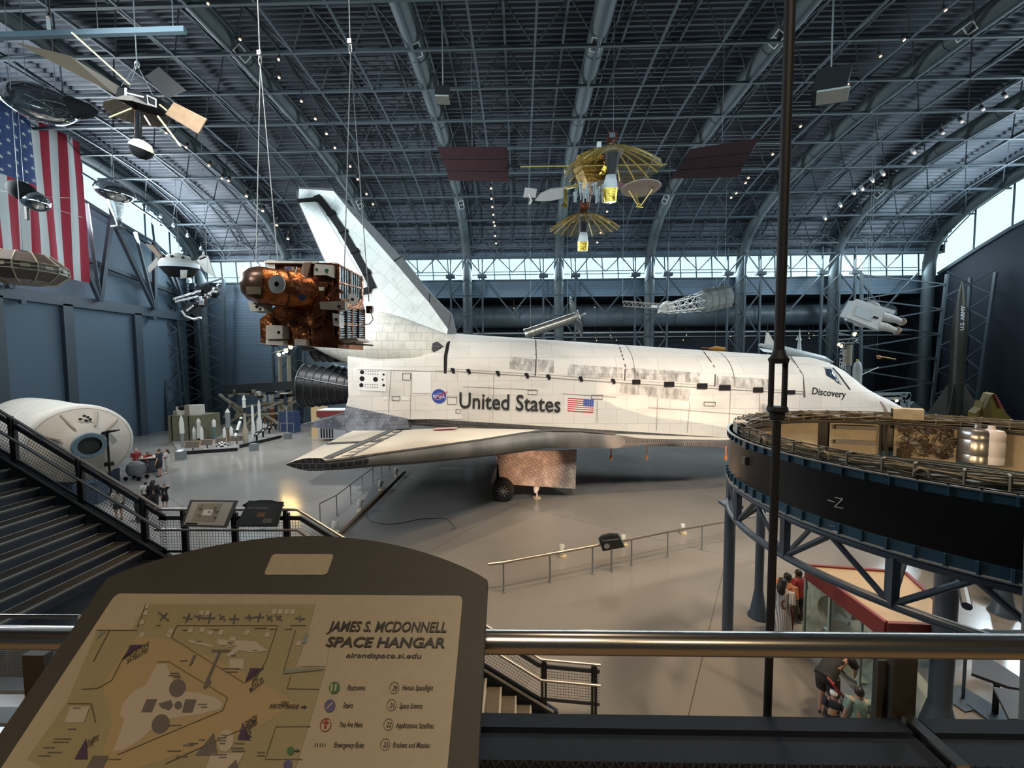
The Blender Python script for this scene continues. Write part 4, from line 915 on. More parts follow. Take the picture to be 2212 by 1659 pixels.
for x, y, s, r in [(356, 1333, 16, .8), (408, 1336, 13, 1.9), (433, 1334, 11, .3), (455, 1336, 14, 1.7), (482, 1335, 10, .9), (508, 1338, 13, 1.7), (541, 1335, 10, 0), (562, 1334, 12, 1.8), (584, 1336, 10, .9), (604, 1336, 10, .8), (650, 1337, 10, .1)]: planemark(x, y, s, r)
for x, y in [(438, 1325), (452, 1325), (595, 1322), (608, 1322), (622, 1322), (634, 1323), (458, 1367), (480, 1367), (536, 1367), (580, 1372), (440, 1361), (415, 1362), (648, 1390), (320, 1310), (318, 1325), (310, 1345), (310, 1372), (372, 1365), (368, 1372)]: flat('map_patch', [(x-4, y-5), (x+6, y-5), (x+3, y+5), (x-7, y+5)], MAPW, .0036)
for x, y, n in [(268, 1560, 0), (380, 1455, 12), (465, 1361, 14), (402, 1362, 5), (432, 1387, 7), (500, 1389, 7), (553, 1406, 6), (506, 1417, 6), (502, 1445, 22), (503, 1452, 16), (400, 1428, 10), (380, 1460, 16), (386, 1464, 8), (440, 1522, 12), (444, 1528, 8), (378, 1567, 22), (345, 1352, 6), (560, 1358, 10), (572, 1358, 8), (592, 1360, 10), (625, 1360, 10), (646, 1352, 22), (477, 1630, 20), (484, 1636, 10), (410, 1610, 14), (420, 1606, 12), (380, 1622, 18), (396, 1634, 14), (440, 1598, 8), (486, 1588, 8), (482, 1594, 12), (482, 1600, 12), (484, 1606, 8), (520, 1606, 12), (516, 1616, 16), (518, 1622, 18), (566, 1625, 10), (566, 1632, 10), (140, 1596, 22), (135, 1603, 20), (122, 1625, 18), (170, 1530, 10), (110, 1615, 14), (100, 1632, 16), (245, 1640, 24), (160, 1575, 10)]:
    pl('map_print', [(x-n*.8, y), (x+n*.8, y)], .0015, MAPD if rng.random() < .7 else MLN, .0044)
def st(s, px, py, px2, size, m_=TXT, bold=.004, shear=.2, name='lettering', ang=0., al='LEFT'):
    if size > 1: size = (sg(px, py-size)-sg(px, py)).length/.72
    o = sg(px, py, .0045); e = sg(px2, py, .0045); cu = (e-o).length
    xd = SU*cos(ang)+SV*sin(ang); yd = SV*cos(ang)-SU*sin(ang)
    t = txt(s, size, o, xd, yd, m_, sign, name, bold*size/.03, shear)
    L = [(v.co+OFF[sign.name]-o).dot(xd) for v in t.data.vertices]; k = cu/max(L)
    for v in t.data.vertices:
        p = v.co+OFF[sign.name]-o; a = p.dot(xd); v.co = o+xd*(a*k)+(p-xd*a)-OFF[sign.name]
    return t
st('JAMES S. MCDONNELL', 711, 1364, 965, 21, bold=.0006, shear=.12); st('SPACE HANGAR', 704, 1397, 962, 20, bold=.0009, shear=.1); st('airandspace.si.edu', 748, 1421, 911, 10.5, bold=.0003, shear=.1)
for s, x, y, x2 in [('Restrooms', 751, 1491, 789), ('Stairs', 741, 1529, 763), ('You Are Here', 733, 1570, 784), ('Emergency Exits', 722, 1614, 787), ('Human Spaceflight', 869, 1491, 936), ('Space Science', 863, 1530, 913), ('Applications Satellites', 856, 1572, 938), ('Rockets and Missiles', 849, 1614, 929)]: st(s, x, y, x2, 11.5, bold=.0002, shear=.12)
for s, x, y in [('20', 853, 1486), ('21', 847, 1523), ('22', 840, 1565), ('23', 833, 1608)]:
    oval('number_ring', x, y, 10.5, 13, .25, MAPD, .004, .9); st(s, x-5, y+5.5, x+5.5, 11, bold=.0001)
oval('restroom_icon', 724, 1486, 11.5, 13.5, .35, GRN); oval('stairs_icon', 714, 1525, 11.5, 14, .35, PBL); oval('here_icon', 705, 1566, 12, 15, .35, RDK, .004, .88)
oval('restroom_icon', 630, 1622, 7.5, 9.5, .3, GRN, .0045); oval('stairs_icon', 624, 1652, 9, 11, .4, PBL, .0045)
pl('here_arrow', [(704, 1573), (706, 1560)], .0035, RDK); flat('here_arrow', [(698, 1563), (707, 1554), (713, 1562)], RDK, .0046)
for a, b in ([(719, 1479), (718, 1494)], [(728, 1478), (726, 1493)]): pl('icon_figure', [a, b], .0028, MAPW, .005)
pl('icon_stair', [(707, 1532), (713, 1527), (714, 1524), (721, 1519)], .0022, MAPW, .005)
for x in (683, 688, 694, 699, 704): pl('exit_mark', [(x, 1605), (x-1, 1613)], .0012, MAPD)
st('ROCKETS', 536, 1476, 562, .013, ang=.75, bold=.0002); st('AND', 548, 1478, 560, .012, ang=.75, bold=.0002); st('MISSILES', 543, 1498, 572, .013, ang=.75, bold=.0002)
st('APPLICATIONS', 268, 1428, 316, .012, ang=.6, bold=.0001); st('SATELLITES', 277, 1435, 316, .012, ang=.6, bold=.0001); st('SPACE', 205, 1592, 216, .012, ang=-1.1, bold=.0001); st('SCIENCE', 195, 1598, 210, .012, ang=-1.1, bold=.0001)
st('SPACEFLIGHT', 532, 1558, 566, .013, ang=-1.1, bold=.0003); st('HUMAN', 545, 1549, 565, .013, ang=-1.1, bold=.0003)
st('BOEING', 607, 1525, 624, .009, bold=.0002); st('AVIATION HANGAR', 583, 1531, 646, .009, bold=.0002)
pl('map_arrow', [(652, 1528), (663, 1528)], .002, TXT); flat('map_arrow', [(659, 1523), (665, 1528), (658, 1533)], TXT, .0046); pl('map_arrow', [(638, 1622), (648, 1622)], .002, TXT); flat('map_arrow', [(644, 1618), (650, 1622), (643, 1626)], TXT, .0046)
M().bar(mid-SV*.1-SN*.05, Vector((mid.x, RY+.02, RZ-.1)), .08, .05).build('bracket', DKST, sign, 0)

# ------------------------------------------------------------------ stairs beyond the rail: upper flight, landing, lower flight
YS1, YS0 = 7.2, 4.4
STV = mat('stair_riser', (.028, .034, .045), .6); TRD = mat('stair_tread', (.135, .115, .088), .8, noise=(25, .25)); NOS = mat('stair_nosing', (.5, .48, .44), .4, .3); POSTM = mat('rail_post_dark', (.02, .018, .022), .5); MIDB = mat('rail_band', (.05, .055, .065), .5); WIRE = mat('mesh_wire', (.035, .037, .042), .5); SRAIL = mat('stair_rail', (.5, .46, .43), .35, .7)
def P7(px, py): return PY(px, py, YS1)
n0 = P7(35, 1010); n1 = P7(323, 1185); dx, dz = (n1.x-n0.x)/9, (n1.z-n0.z)/9
stairs = thing('staircase', 'dark staircase with pale nosings going down from the walkway past a landing', 'stairs', (n1.x, 5.8, 0))
def flight(x0, z0, k0, k1, yf, yn):
    for i in range(k0, k1):
        x, z = x0+dx*i, z0+dz*i
        t = M().span((x-.03, yn, z-.05), (x-dx-.0, yf, z)).build('step', TRD, stairs, 0) if False else None
        m = M().span((x-dx, yn, z-.05), (x-.01, yf, z)); s_ = m.build('step', TRD, stairs, 0)
        M().span((x-.03, yn, z-.014), (x+.004, yf, z+.004)).build('nosing', NOS, s_, 0)
        M().span((x-.04, yn, z+dz-.0), (x-.02, yf, z-.045)).build('riser', STV, s_, 0)
flight(n0.x, n0.z, -14, 10, YS1-.08, YS0)
lz = n1.z+dz; lx0 = n1.x-.02; lx1 = P7(640, 1195).x
M().span((lx0, YS0, lz-.25), (lx1, YS1, lz)).build('landing', STV, stairs, 0)
f0 = Vector((lx1+dx, 0, lz+dz)); nst2 = int(lz/-dz)
flight(f0.x, f0.z, 0, nst2, YS1-.08, YS0+.0)
def stringer(a, b, name='stringer'):
    m = M().bar((a.x, YS1, a.z-.12), (b.x, YS1, b.z-.12), .08, .34).mt(1).bar((a.x, YS1-.05, a.z+.05), (b.x, YS1-.05, b.z+.05), .03, .035); m.build(name, [STV, NOS], stairs, 0)
A0 = Vector((n0.x-14*dx, YS1, n0.z-14*dz+.04)); A1 = Vector((n1.x+dx*1.3, YS1, n1.z+dz*1.3+.04)); stringer(A0, A1)
B0 = Vector((lx1, YS1, lz+.04)); B1 = Vector((lx1-lz/dz*dx, YS1, .06)); stringer(B0, B1)
for y in (YS0,):
    M().bar((A0.x, y, A0.z-.15), (A1.x, y, A1.z-.15), .06, .3).bar((B0.x, y, B0.z-.15), (B1.x, y, B1.z-.15), .06, .3).bar((lx0, y, lz-.15), (lx1, y, lz-.15), .06, .2).build('near_stringer', STV, stairs, 0)
def railing(segs, posts):
    """segs: polyline of walking line points (x, z) at y=YS1; rails follow at fixed heights"""
    r = M().tube([(x, YS1-.07, z+.99) for x, z in segs], .028, 10).build('handrail', SRAIL, stairs)
    M().tube([(x, YS1-.1, z+.6) for x, z in segs], .025, 10).build('lower_handrail', SRAIL, r)
    for (x, z), (x2, z2) in zip(segs, segs[1:]):
        for h_, w_ in ((.8, .075), (.13, .05)): M().bar((x, YS1, z+h_), (x2, YS1, z2+h_), .03, w_).build('band', MIDB, r, 0)
    for x, z in posts: M().span((x-.055, YS1-.03, z-.12), (x-.012, YS1+.03, z+.9)).span((x+.012, YS1-.03, z-.12), (x+.055, YS1+.03, z+.9)).span((x-.03, YS1-.06, z+.6), (x+.03, YS1-.0, z+.97)).build('post', POSTM, r, 0)
    for (x, z), (x2, z2) in zip(segs, segs[1:]):
        m = M(); L = x2-x; sl = (z2-z)/L; n = int(L/.055); ang = math.atan(sl)
        if abs(sl) > .1:
            c = cos(ang); nn = int(L/c/.055)
            for i in range(nn+1):
                t = i*.055*c; a = Vector((x+t, YS1, z+sl*t+.15)); b = a+Vector((sin(-ang)*.62*c, 0, c*.62*c))
                if b.x < x2: m.bar(a, b, .0048)
            for j in range(12): o = .15+.055*j/c; m.bar((x, YS1, z+o), (x2, YS1, z2+o), .0048)
        else:
            for i in range(n+1): m.bar((x+.055*i, YS1, z+.15), (x+.055*i, YS1, z+.78), .0048)
            for j in range(12): m.bar((x, YS1, z+.15+.055*j), (x2, YS1, z2+.15+.055*j), .0048)
        m.build('wire_mesh', WIRE, r, 0)
zl = lambda x: A0.z+(A1.z-A0.z)*(x-A0.x)/(A1.x-A0.x)
zl2 = lambda x: B0.z+(B1.z-B0.z)*(x-B0.x)/(B1.x-B0.x)
xq = [P7(30, 950).x, P7(175, 1040).x, P7(312, 1120).x]
railing([(A0.x, A0.z), (A1.x, A1.z), (lx0+.25, lz)], [(x, zl(x)) for x in xq])
railing([(lx0+.25, lz), (lx1-.05, lz)], [(P7(p, 1150).x, lz) for p in (400, 508, 620)])
xe = P7(1295, 1470).x
railing([(lx1-.05, lz), (lx1+.1, lz), (B1.x-.25, .2), (xe, .1)], [(P7(1175, 1480).x, zl2(P7(1175, 1480).x)), (P7(1283, 1500).x, .1)])
# panels on the landing rail
def lpanel(pix, label, name, m_, face=None):
    P = [PY(a, b, YS1-.2-(.0 if i < 2 else .22)) for i, (a, b) in enumerate(pix)]; 
    r = thing(name, label, 'sign', P[2]); n = (P[1]-P[0]).cross(P[3]-P[0]).normalized(); n = -n if n.y > 0 else n
    M().prism(P, -n*.03).build('frame', m_, r, 0)
    M().bar((P[0]+P[2])/2, Vector(((P[0].x+P[2].x)/2, YS1, (P[0].z+P[2].z)/2-.1)), .05).build('bracket', POSTM, r, 0)
    return r, P, n
r, P, n = lpanel([(411, 1080), (513, 1081), (488, 1140), (390, 1137)], 'light tilted map panel in a grey frame on the landing railing', 'information_stand', mat('panel_grey', (.08, .085, .085), .5))
def inq(P, n, u0, u1, v0, v1, o=.006):
    f = lambda u, v: P[0]*(1-u)*(1-v)+P[1]*u*(1-v)+P[2]*u*v+P[3]*(1-u)*v+n*o
    return [f(u0, v0), f(u1, v0), f(u1, v1), f(u0, v1)]
sh = M().poly(inq(P, n, .06, .94, .07, .93)).build('sheet', mat('panel_sheet', (.47, .46, .42), .5), r, 0)
M().poly(inq(P, n, .2, .72, .12, .8, .009)).build('map_field', mat('panel_map', (.33, .31, .24), .5), r, 0); M().poly(inq(P, n, .38, .58, .36, .58, .012)).build('map_shape', WHITE, r, 0)
for i in range(14): u, v = rng.uniform(.24, .68), rng.uniform(.16, .76); M().poly(inq(P, n, u, u+.05, v, v+.04, .013)).build('map_print', MAPD, r, 0)
M().poly(inq(P, n, .1, .36, .86, .91, .012)).build('map_print', TXT, r, 0)
r, P, n = lpanel([(537, 1081), (612, 1084), (598, 1138), (508, 1138)], 'dark tilted text panel with curved top beside the light map panel', 'information_stand', mat('panel_dark', (.035, .045, .055), .45))
M().prism([PY(a, b, YS1-.19) for a, b in ((522, 1092), (537, 1083), (560, 1080.5), (585, 1080.5), (603, 1085), (615, 1093), (612, 1094), (530, 1096))], (0, .02, 0)).build('curved_top', mat('panel_dark', (.035, .045, .055), .45), r, 0)
M().poly(inq(P, n, .08, .93, .1, .93)).build('sheet', mat('panel_sheet_dark', (.045, .06, .075), .4), r, 0)
q = inq(P, n, .1, .6, .25, .3, .01); txt('Spartan 201 Satellite', .045, q[3], q[1]-q[0], q[0]-q[3], mat('panel_print', (.4, .4, .4), .6), r, 'lettering')
M().poly(inq(P, n, .42, .62, .45, .62, .01)).build('photo', mat('panel_photo', (.2, .13, .08), .5), r, 0); M().poly(inq(P, n, .62, .84, .68, .86, .01)).build('photo', mat('panel_photo_grey', (.12, .14, .14), .5), r, 0)
# end of the walkway rail at the far side of the sign
lr = thing('walkway_end_rail', 'short rail, dark post and mesh panel of the walkway beside the stair top', 'railing', PY(60, 1470, 1.2))
a, b = PY(-120, 1330, 1.25), PY(172, 1332, 1.25); M().cyl(a, b, .007, n=10).build('thin_rail', CHROME, lr)
for (y0, y1) in ((1463, 1492), (1527, 1562)): M().prism([PY(-200, y0, 1.15), PY(140, y0, 1.15), PY(140, y1, 1.1), PY(-200, y1, 1.1)], (0, 0, -.012)).build('ledge_bar', mat('ledge_grey', (.16, .2, .25), .45), lr, 0)
q = [PY(-60, 1400, 1.18), PY(84, 1398, 1.18), PY(86, 1462, 1.18), PY(-60, 1462, 1.18)]; m = M()
for i in range(41): m.bar(q[0]+(q[1]-q[0])*i/40, q[3]+(q[2]-q[3])*i/40, .0022)
for i in range(17): m.bar(q[0]+(q[3]-q[0])*i/16, q[1]+(q[2]-q[1])*i/16, .0022)
m.build('wire_mesh', mat('fine_wire', (.12, .13, .14), .5), lr, 0)
# ------------------------------------------------------------------ exhibits hanging from the roof
MIRROR = mat('polished_metal', (.62, .63, .63), .07, 1.0); COPPER = mat('copper_foil', (.42, .145, .055), .25, .85, noise=(5, .45), bump=(7, .9)); COPD = mat('copper_foil_dark', (.2, .06, .028), .32, .75, noise=(4, .5), bump=(6, .8))
GOLD = mat('gold_foil', (.82, .58, .1), .22, .95, bump=(14, .5)); GOLDR = mat('gold_rib', (.62, .44, .13), .35, .7); OFFW = mat('off_white', (.62, .6, .54), .5); WHT = mat('bright_white', (.74, .75, .75), .5); CABW = mat('wire_grey', (.2, .22, .23), .5, .3); BRN = mat('solar_brown', (.1, .055, .035), .35, noise=(9, .3)); TANP = mat('panel_tan', (.23, .135, .07), .55, noise=(4, .2)); YEL = mat('pole_yellow', (.5, .42, .22), .45); SILV = mat('silver_foil', (.5, .5, .5), .3, .9, bump=(9, .6)); GRYD = mat('grey_dish', (.42, .37, .34), .6)
def cable(px, py, Y, px2, py2, par, r=.012, Y2=None, name='cable'):
    return M().cyl(PY(px, py, Y), PY(px2, py2, Y2 or Y), r, n=5).build(name, CABW, par)
def hang(p, par, top=None, r=.012, name='cable'):
    p = Vector(p); z = curve(LT, p.y-YC)-.1 if top is None else top
    return M().cyl(p, (p.x, p.y, z), r, n=5).build(name, CABW, par)
def eul(rx, ry, rz): return Matrix.Rotation(radians(rz), 3, 'Z')@Matrix.Rotation(radians(ry), 3, 'Y')@Matrix.Rotation(radians(rx), 3, 'X')
# flag on the left, parallel to the end wall
FX = -35.4; tR, bR = PX(173, 307, FX), PX(186, 609, FX); sw = .52
fl = M(); nz = 30; ztop, zbot = tR.z, bR.z; unz = PX(68, 396, FX).z
wav = lambda y, z: FX+.1*sin(y*2.1+z*.3)+.05*sin(y*5+1)
cols = 39; ys = [tR.y-sw*13*i/cols for i in range(cols+1)]
for i in range(cols):
    for j in range(nz):
        za, zb_ = ztop+(zbot-ztop)*j/nz, ztop+(zbot-ztop)*(j+1)/nz; y0, y1 = ys[i], ys[i+1]
        st_ = i//3; un = st_ >= 6 and (za+zb_)/2 > unz
        fl.mt(2 if un else (0 if st_ % 2 == 0 else 1)); fl.add([(wav(y0, za), y0, za), (wav(y1, za), y1, za), (wav(y1, zb_), y1, zb_), (wav(y0, zb_), y0, zb_)], [(0, 1, 2, 3)])
fl.mt(1)
for r in range(11):
    for c in range(9):
        if (r+c) % 2 == 0:
            y = tR.y-sw*6-sw*7*(c+.5)/9; z = ztop-(ztop-unz)*(r+.5)/11
            fl.poly([(wav(y, z)+.03, y+(.16 if k % 2 == 0 else .065)*sin(pi*k/5), z+(.16 if k % 2 == 0 else .065)*cos(pi*k/5)) for k in range(10)])
tag(fl.build('flag', [mat('banner_red', (.42, .02, .045), .7), mat('banner_white', (.66, .66, .64), .7), mat('banner_blue', (.05, .085, .22), .7)], sm=60), 'huge stars and stripes flag hanging upright beside the end wall', 'flag')
# lifting beam
b0, b1 = PY(-30, 79, 15), PY(400, 65, 15)
lb = thing('lifting_beam', 'long pale blue-grey horizontal beam hung from thin cables under the roof', 'beam', b0)
M().bar(b0, b1, .16, .2).build('beam', mat('beam_blue', (.16, .22, .26), .5), lb, 0)
for px in (105, 213, 375): p = b0+(b1-b0)*((px+30)/430); hang(p, lb, r=.015)
M().cyl(PY(106, 66, 15), PY(104, 38, 15), .05, n=8).build('hook', WHT, lb)
# polished saucer
Y = 17; c = PY(88, 224, Y); u = Y/830
s1 = thing('mirror_satellite', 'large polished mirror saucer with dark cone hanging over the flag', 'satellite', c)
R = eul(0, 28, 0)
M().lathe(c-R@Vector((0, 0, .0)), R@Vector((.12, -.55, 1)), [(.02, -.62), (.4, -.6), (.85, -.46), (1.14, -.16), (1.22, 0), (1.22, .05), (1.16, .08), (1.1, .25), (.8, .52), (.34, .66), (.02, .7)], 40).build('shell', MIRROR, s1, 50)
p = PY(150, 232, Y+.5); M().lathe(p, PY(205, 240, Y+.8)-p, [(.42, 0), (.46, .15), (.24, .8), (.05, 1.0)], 6, True).build('cone', BLACK, s1, 0)
hang(c+Vector((-.6, 0, .8)), s1); hang(c+Vector((.7, 0, .5)), s1)
# paddle satellite
Y = 15; P_ = lambda a, b, d=0: PY(a, b, Y+d)
s2 = thing('paddle_satellite', 'satellite with black box body, tan paddles and a half black ball on a mast below', 'satellite', P_(295, 230))
M().prism([P_(251, 187), P_(337, 208), P_(337, 232), P_(251, 213)], (0, .9, .1)).build('body', BLACK, s2, 0)
M().prism([P_(270, 190, -.02), P_(275, 191, -.02), P_(275, 211, -.02), P_(270, 209, -.02)], (0, -.02, 0)).prism([P_(275, 200, -.02), P_(312, 209, -.02), P_(312, 212, -.02), P_(275, 203, -.02)], (0, -.02, 0)).build('stripe', WHT, s2, 0)
M().tube([P_(318, 206, -.04), P_(337, 215, -.04), P_(337, 231, -.04), P_(320, 224, -.04)], .03, 4, True).build('window_border', OFFW, s2)
cc = P_(296, 232, .4); sk = M(); n = 12
sk.loft([[cc+Vector((r*cos(2*pi*i/n), r*.8*sin(2*pi*i/n), z)) for i in range(n)] for r, z in ((.55, .18), (1.08, -.25))], False); sk.build('skirt', mat('skirt_taupe', (.3, .26, .23), .5, noise=(5, .3)), s2, 0)
M().cyl(P_(299, 240), P_(299, 307), .1, n=14).build('mast', MIRROR, s2); M().cyl(P_(293, 225, .2), P_(294, 300, .2), .05, n=8).build('mast_brace', COPD, s2)
bc = P_(305, 322); M().lathe(bc, Vector((.35, -.1, 1)), [(.01, -.36), (.2, -.32), (.34, -.15), (.38, 0)], 24, False).build('ball_lower', BLACK, s2, 60); M().lathe(bc, Vector((.35, -.1, 1)), [(.38, 0), (.36, .1), (.26, .26), (.1, .32), (.01, .33)], 24, False).build('ball_upper', mat('ball_cream', (.6, .58, .45), .5), s2, 60)
def paddle(q, m_, par, th=.06, name='paddle', d=(0, 0, 0, 0)): return M().prism([P_(a, b, e) for (a, b), e in zip(q, d)], (0, th, th*.4)).build(name, m_, par, 0)
paddle([(357, 246), (375, 221), (446, 257), (428, 289)], TANP, s2); paddle([(313, 165), (343, 144), (400, 195), (360, 212)], mat('paddle_dark', (.02, .018, .018), .4), s2)
pad = paddle([(30, 90), (150, 120), (255, 185), (250, 205)], mat('paddle_umber', (.085, .065, .045), .28, .2), s2, d=(-2, -1, 0, 0))
for a, b, e in ((155, 70, -1), (341, 251, 0)):
    q2 = (281, 183) if a == 155 else (391, 317); M().cyl(P_(a, b, e), P_(*q2), .035, n=6).build('pole', YEL, s2)
M().cyl(P_(236, 254), P_(285, 234), .03, n=6).build('pole', YEL, s2); M().cyl(P_(345, 226), P_(362, 240), .03, n=6).build('pole', YEL, s2); M().cyl(P_(312, 250), P_(325, 271), .03, n=6).build('antenna', OFFW, s2)
j = P_(296, 140); hang(j, s2, r=.02)
for q in ((262, 186), (280, 190), (330, 205)): M().cyl(j, P_(*q, .4), .012, n=5).build('cable', CABW, s2)
M().tube([j+Vector((.09*cos(t), 0, .12*sin(t))) for t in [2*pi*k/10 for k in range(10)]], .025, 5, True).build('ring', SILV, s2)
# smaller polished one with horn
Y = 25; c = P_(248, 414); s3 = thing('mirror_satellite', 'small polished metal saucer with a tapering horn, in front of the window band', 'satellite', c)
M().lathe(c, Vector((.45, -.3, 1)), [(.02, -.62), (.5, -.56), (.85, -.3), (1.0, 0), (.9, .3), (.55, .5), (.02, .56)], 32).build('shell', MIRROR, s3, 60)
M().lathe(P_(248, 434), Vector((.12, 0, -1)), [(.42, 0), (.36, .4), (.18, 1.1), (.12, 1.6), (.3, 1.75), (.1, 1.8)], 16).build('horn', SILV, s3, 60); M().bar(P_(240, 489), P_(262, 487), .1).build('foot', OFFW, s3, 0); hang(c, s3)
# black and mirror twin in front of the flag
Y = 22; s4 = thing('twin_pod_satellite', 'pair of joined pods, one black and one mirrored, hanging before the flag', 'satellite', P_(70, 440))
M().lathe(P_(34, 405), P_(75, 428, -.6)-P_(34, 405), [(.1, 0), (.42, .08), (.52, .45), (.52, 1.0), (.4, 1.25), (.05, 1.3)], 24).build('black_pod', BLACK, s4, 60); M().lathe(P_(62, 428, .2), P_(108, 448, -.4)-P_(62, 428, .2), [(.1, 0), (.45, .1), (.55, .5), (.5, 1.05), (.3, 1.3), (.05, 1.4)], 24).build('mirror_pod', MIRROR, s4, 60)
M().bar(P_(57, 440), P_(59, 475), .13).build('stem', mat('stem_brown', (.1, .08, .06), .5), s4, 0); hang(P_(52, 405), s4)
for a in ((0, 412, 50, 420), (95, 425, 155, 428), (100, 446, 180, 470)): M().cyl(P_(a[0], a[1]), P_(a[2], a[3]), .012, n=4).build('whip_antenna', OFFW, s4)
# faceted drum satellite
Y = 16; c = P_(52, 580); s5 = thing('drum_satellite', 'faceted brown drum satellite with cream seams hanging low before the flag', 'satellite', c)
n = 12; prof = [(.5, .62), (.78, .58), (1.25, .12), (1.27, -.2), (.9, -.56), (.5, -.66)]
M().loft([[c+Vector((r*cos(2*pi*(i+.3)/n), r*sin(2*pi*(i+.3)/n), z)) for i in range(n)] for r, z in prof]).build('drum', mat('drum_cells', (.1, .075, .06), .45, noise=(12, .4)), s5, 0)
for i in range(n):
    t = 2*pi*(i+.3)/n; f = lambda r, z, t=t: c+Vector((r*cos(t), r*sin(t), z))
    M().tube([f(r+.012, z) for r, z in prof], .025, 5).build('seam_strip', mat('cream_strip', (.42, .36, .25), .5), s5)
for z, r in ((.12, 1.27), (-.2, 1.29), (-.04, 1.285)): M().tube([c+Vector((r*cos(2*pi*(i+.3)/n), r*sin(2*pi*(i+.3)/n), z)) for i in range(n)], .022, 5, True).build('seam_strip', mat('cream_strip', (), 0) if 0 else _M['cream_strip'], s5)
for i in range(n):
    t = 2*pi*(i+.8)/n; p = c+Vector((1.25*cos(t), 1.25*sin(t), -.04)); M().box(p, (.04, .26, .13), Matrix.Rotation(t, 3, 'Z')).build('cell_panel', _M['cream_strip'], s5, 0)
M().cyl(c+Vector((0, 0, .6)), c+Vector((0, 0, .72)), .3, .2, 16).build('cap', BLACK, s5); hang(c+Vector((0, 0, .7)), s5)
for dx in (-.9, 0, 1.0): M().cyl(c+Vector((dx*.8, 0, -.5)), c+Vector((dx*1.5, 0, -1.2)), .012, n=4).build('whip_antenna', OFFW, s5)
# black and white ball with paddles
Y = 30; c = P_(388, 577); s6 = thing('ball_satellite', 'white topped and black bottomed round satellite with four ragged paddles', 'satellite', c)
M().lathe(c, (0, -.1, 1), [(.75, -.72), (.95, -.5), (1.2, -.1), (1.22, .1)], 28).build('lower_shell', BLACK, s6, 40); M().lathe(c, (0, -.1, 1), [(1.24, .05), (1.24, .22), (1.1, .5), (.75, .75), (.7, .85), (.3, .95), (.2, 1.05)], 28).build('upper_shell', OFFW, s6, 40)
M().lathe(c, (0, -.1, 1), [(1.26, -.08), (1.26, .26)], 28, False).build('belt', WHT, s6)
for i in range(10):
    t = 2*pi*i/10; M().box(c+Vector((1.02*cos(t), 1.02*sin(t), .55)), (.16, .16, .16), Matrix.Rotation(t, 3, 'Z')).build('port', BLACK, s6, 0)
M().prism([P_(389, 583, -1.3), P_(404, 583, -1.3), P_(402, 600, -1), P_(390, 602, -1)], (0, .05, 0)).build('white_patch', OFFW, s6, 0)
for q, m_ in (([(313, 527), (330, 530), (357, 562), (350, 564)], TANP), ([(318, 578), (338, 556), (346, 566), (322, 590)], GRYD), ([(424, 562), (448, 552), (465, 600), (440, 585)], OFFW), ([(428, 556), (440, 548), (446, 556), (432, 562)], GRYD)): paddle(q, m_, s6, .08)
hang(c+Vector((0, 0, 1)), s6)
# angular truss satellite
Y = 27; s7 = thing('earth_satellite', 'jumbled silver and black satellite with long booms hanging before the corner tower', 'satellite', P_(425, 650))
M().prism([P_(428, 622), P_(452, 612), P_(458, 628), P_(436, 638)], (0, .7, 0)).build('box', BLACK, s7, 0); M().prism([P_(396, 668), P_(412, 652), P_(440, 664), P_(424, 684)], (0, .1, .1)).build('solar_panel', mat('cell_black', (.012, .013, .016), .3), s7, 0)
M().tube([P_(393, 672), P_(402, 684), P_(420, 690), P_(434, 686)], .09, 6).build('rim', SILV, s7)
for a, b in (((376, 646), (436, 628)), ((380, 652), (430, 640)), ((404, 672), (470, 622)), ((420, 660), (475, 626))): M().bar(P_(*a), P_(*b), .14).build('boom', SILV, s7, 0)
rng = random.Random(5)
for i in range(14): t = rng.random(); M().box(P_(432+t*48, 650-t*30+rng.uniform(-8, 8), rng.uniform(-.3, .3)), [rng.uniform(.1, .42) for _ in range(3)], eul(rng.uniform(0, 90), rng.uniform(0, 90), 0)).build('instrument', rng.choice([SILV, BLACK, COPD, SILV]), s7, 0)
hang(P_(450, 620), s7)
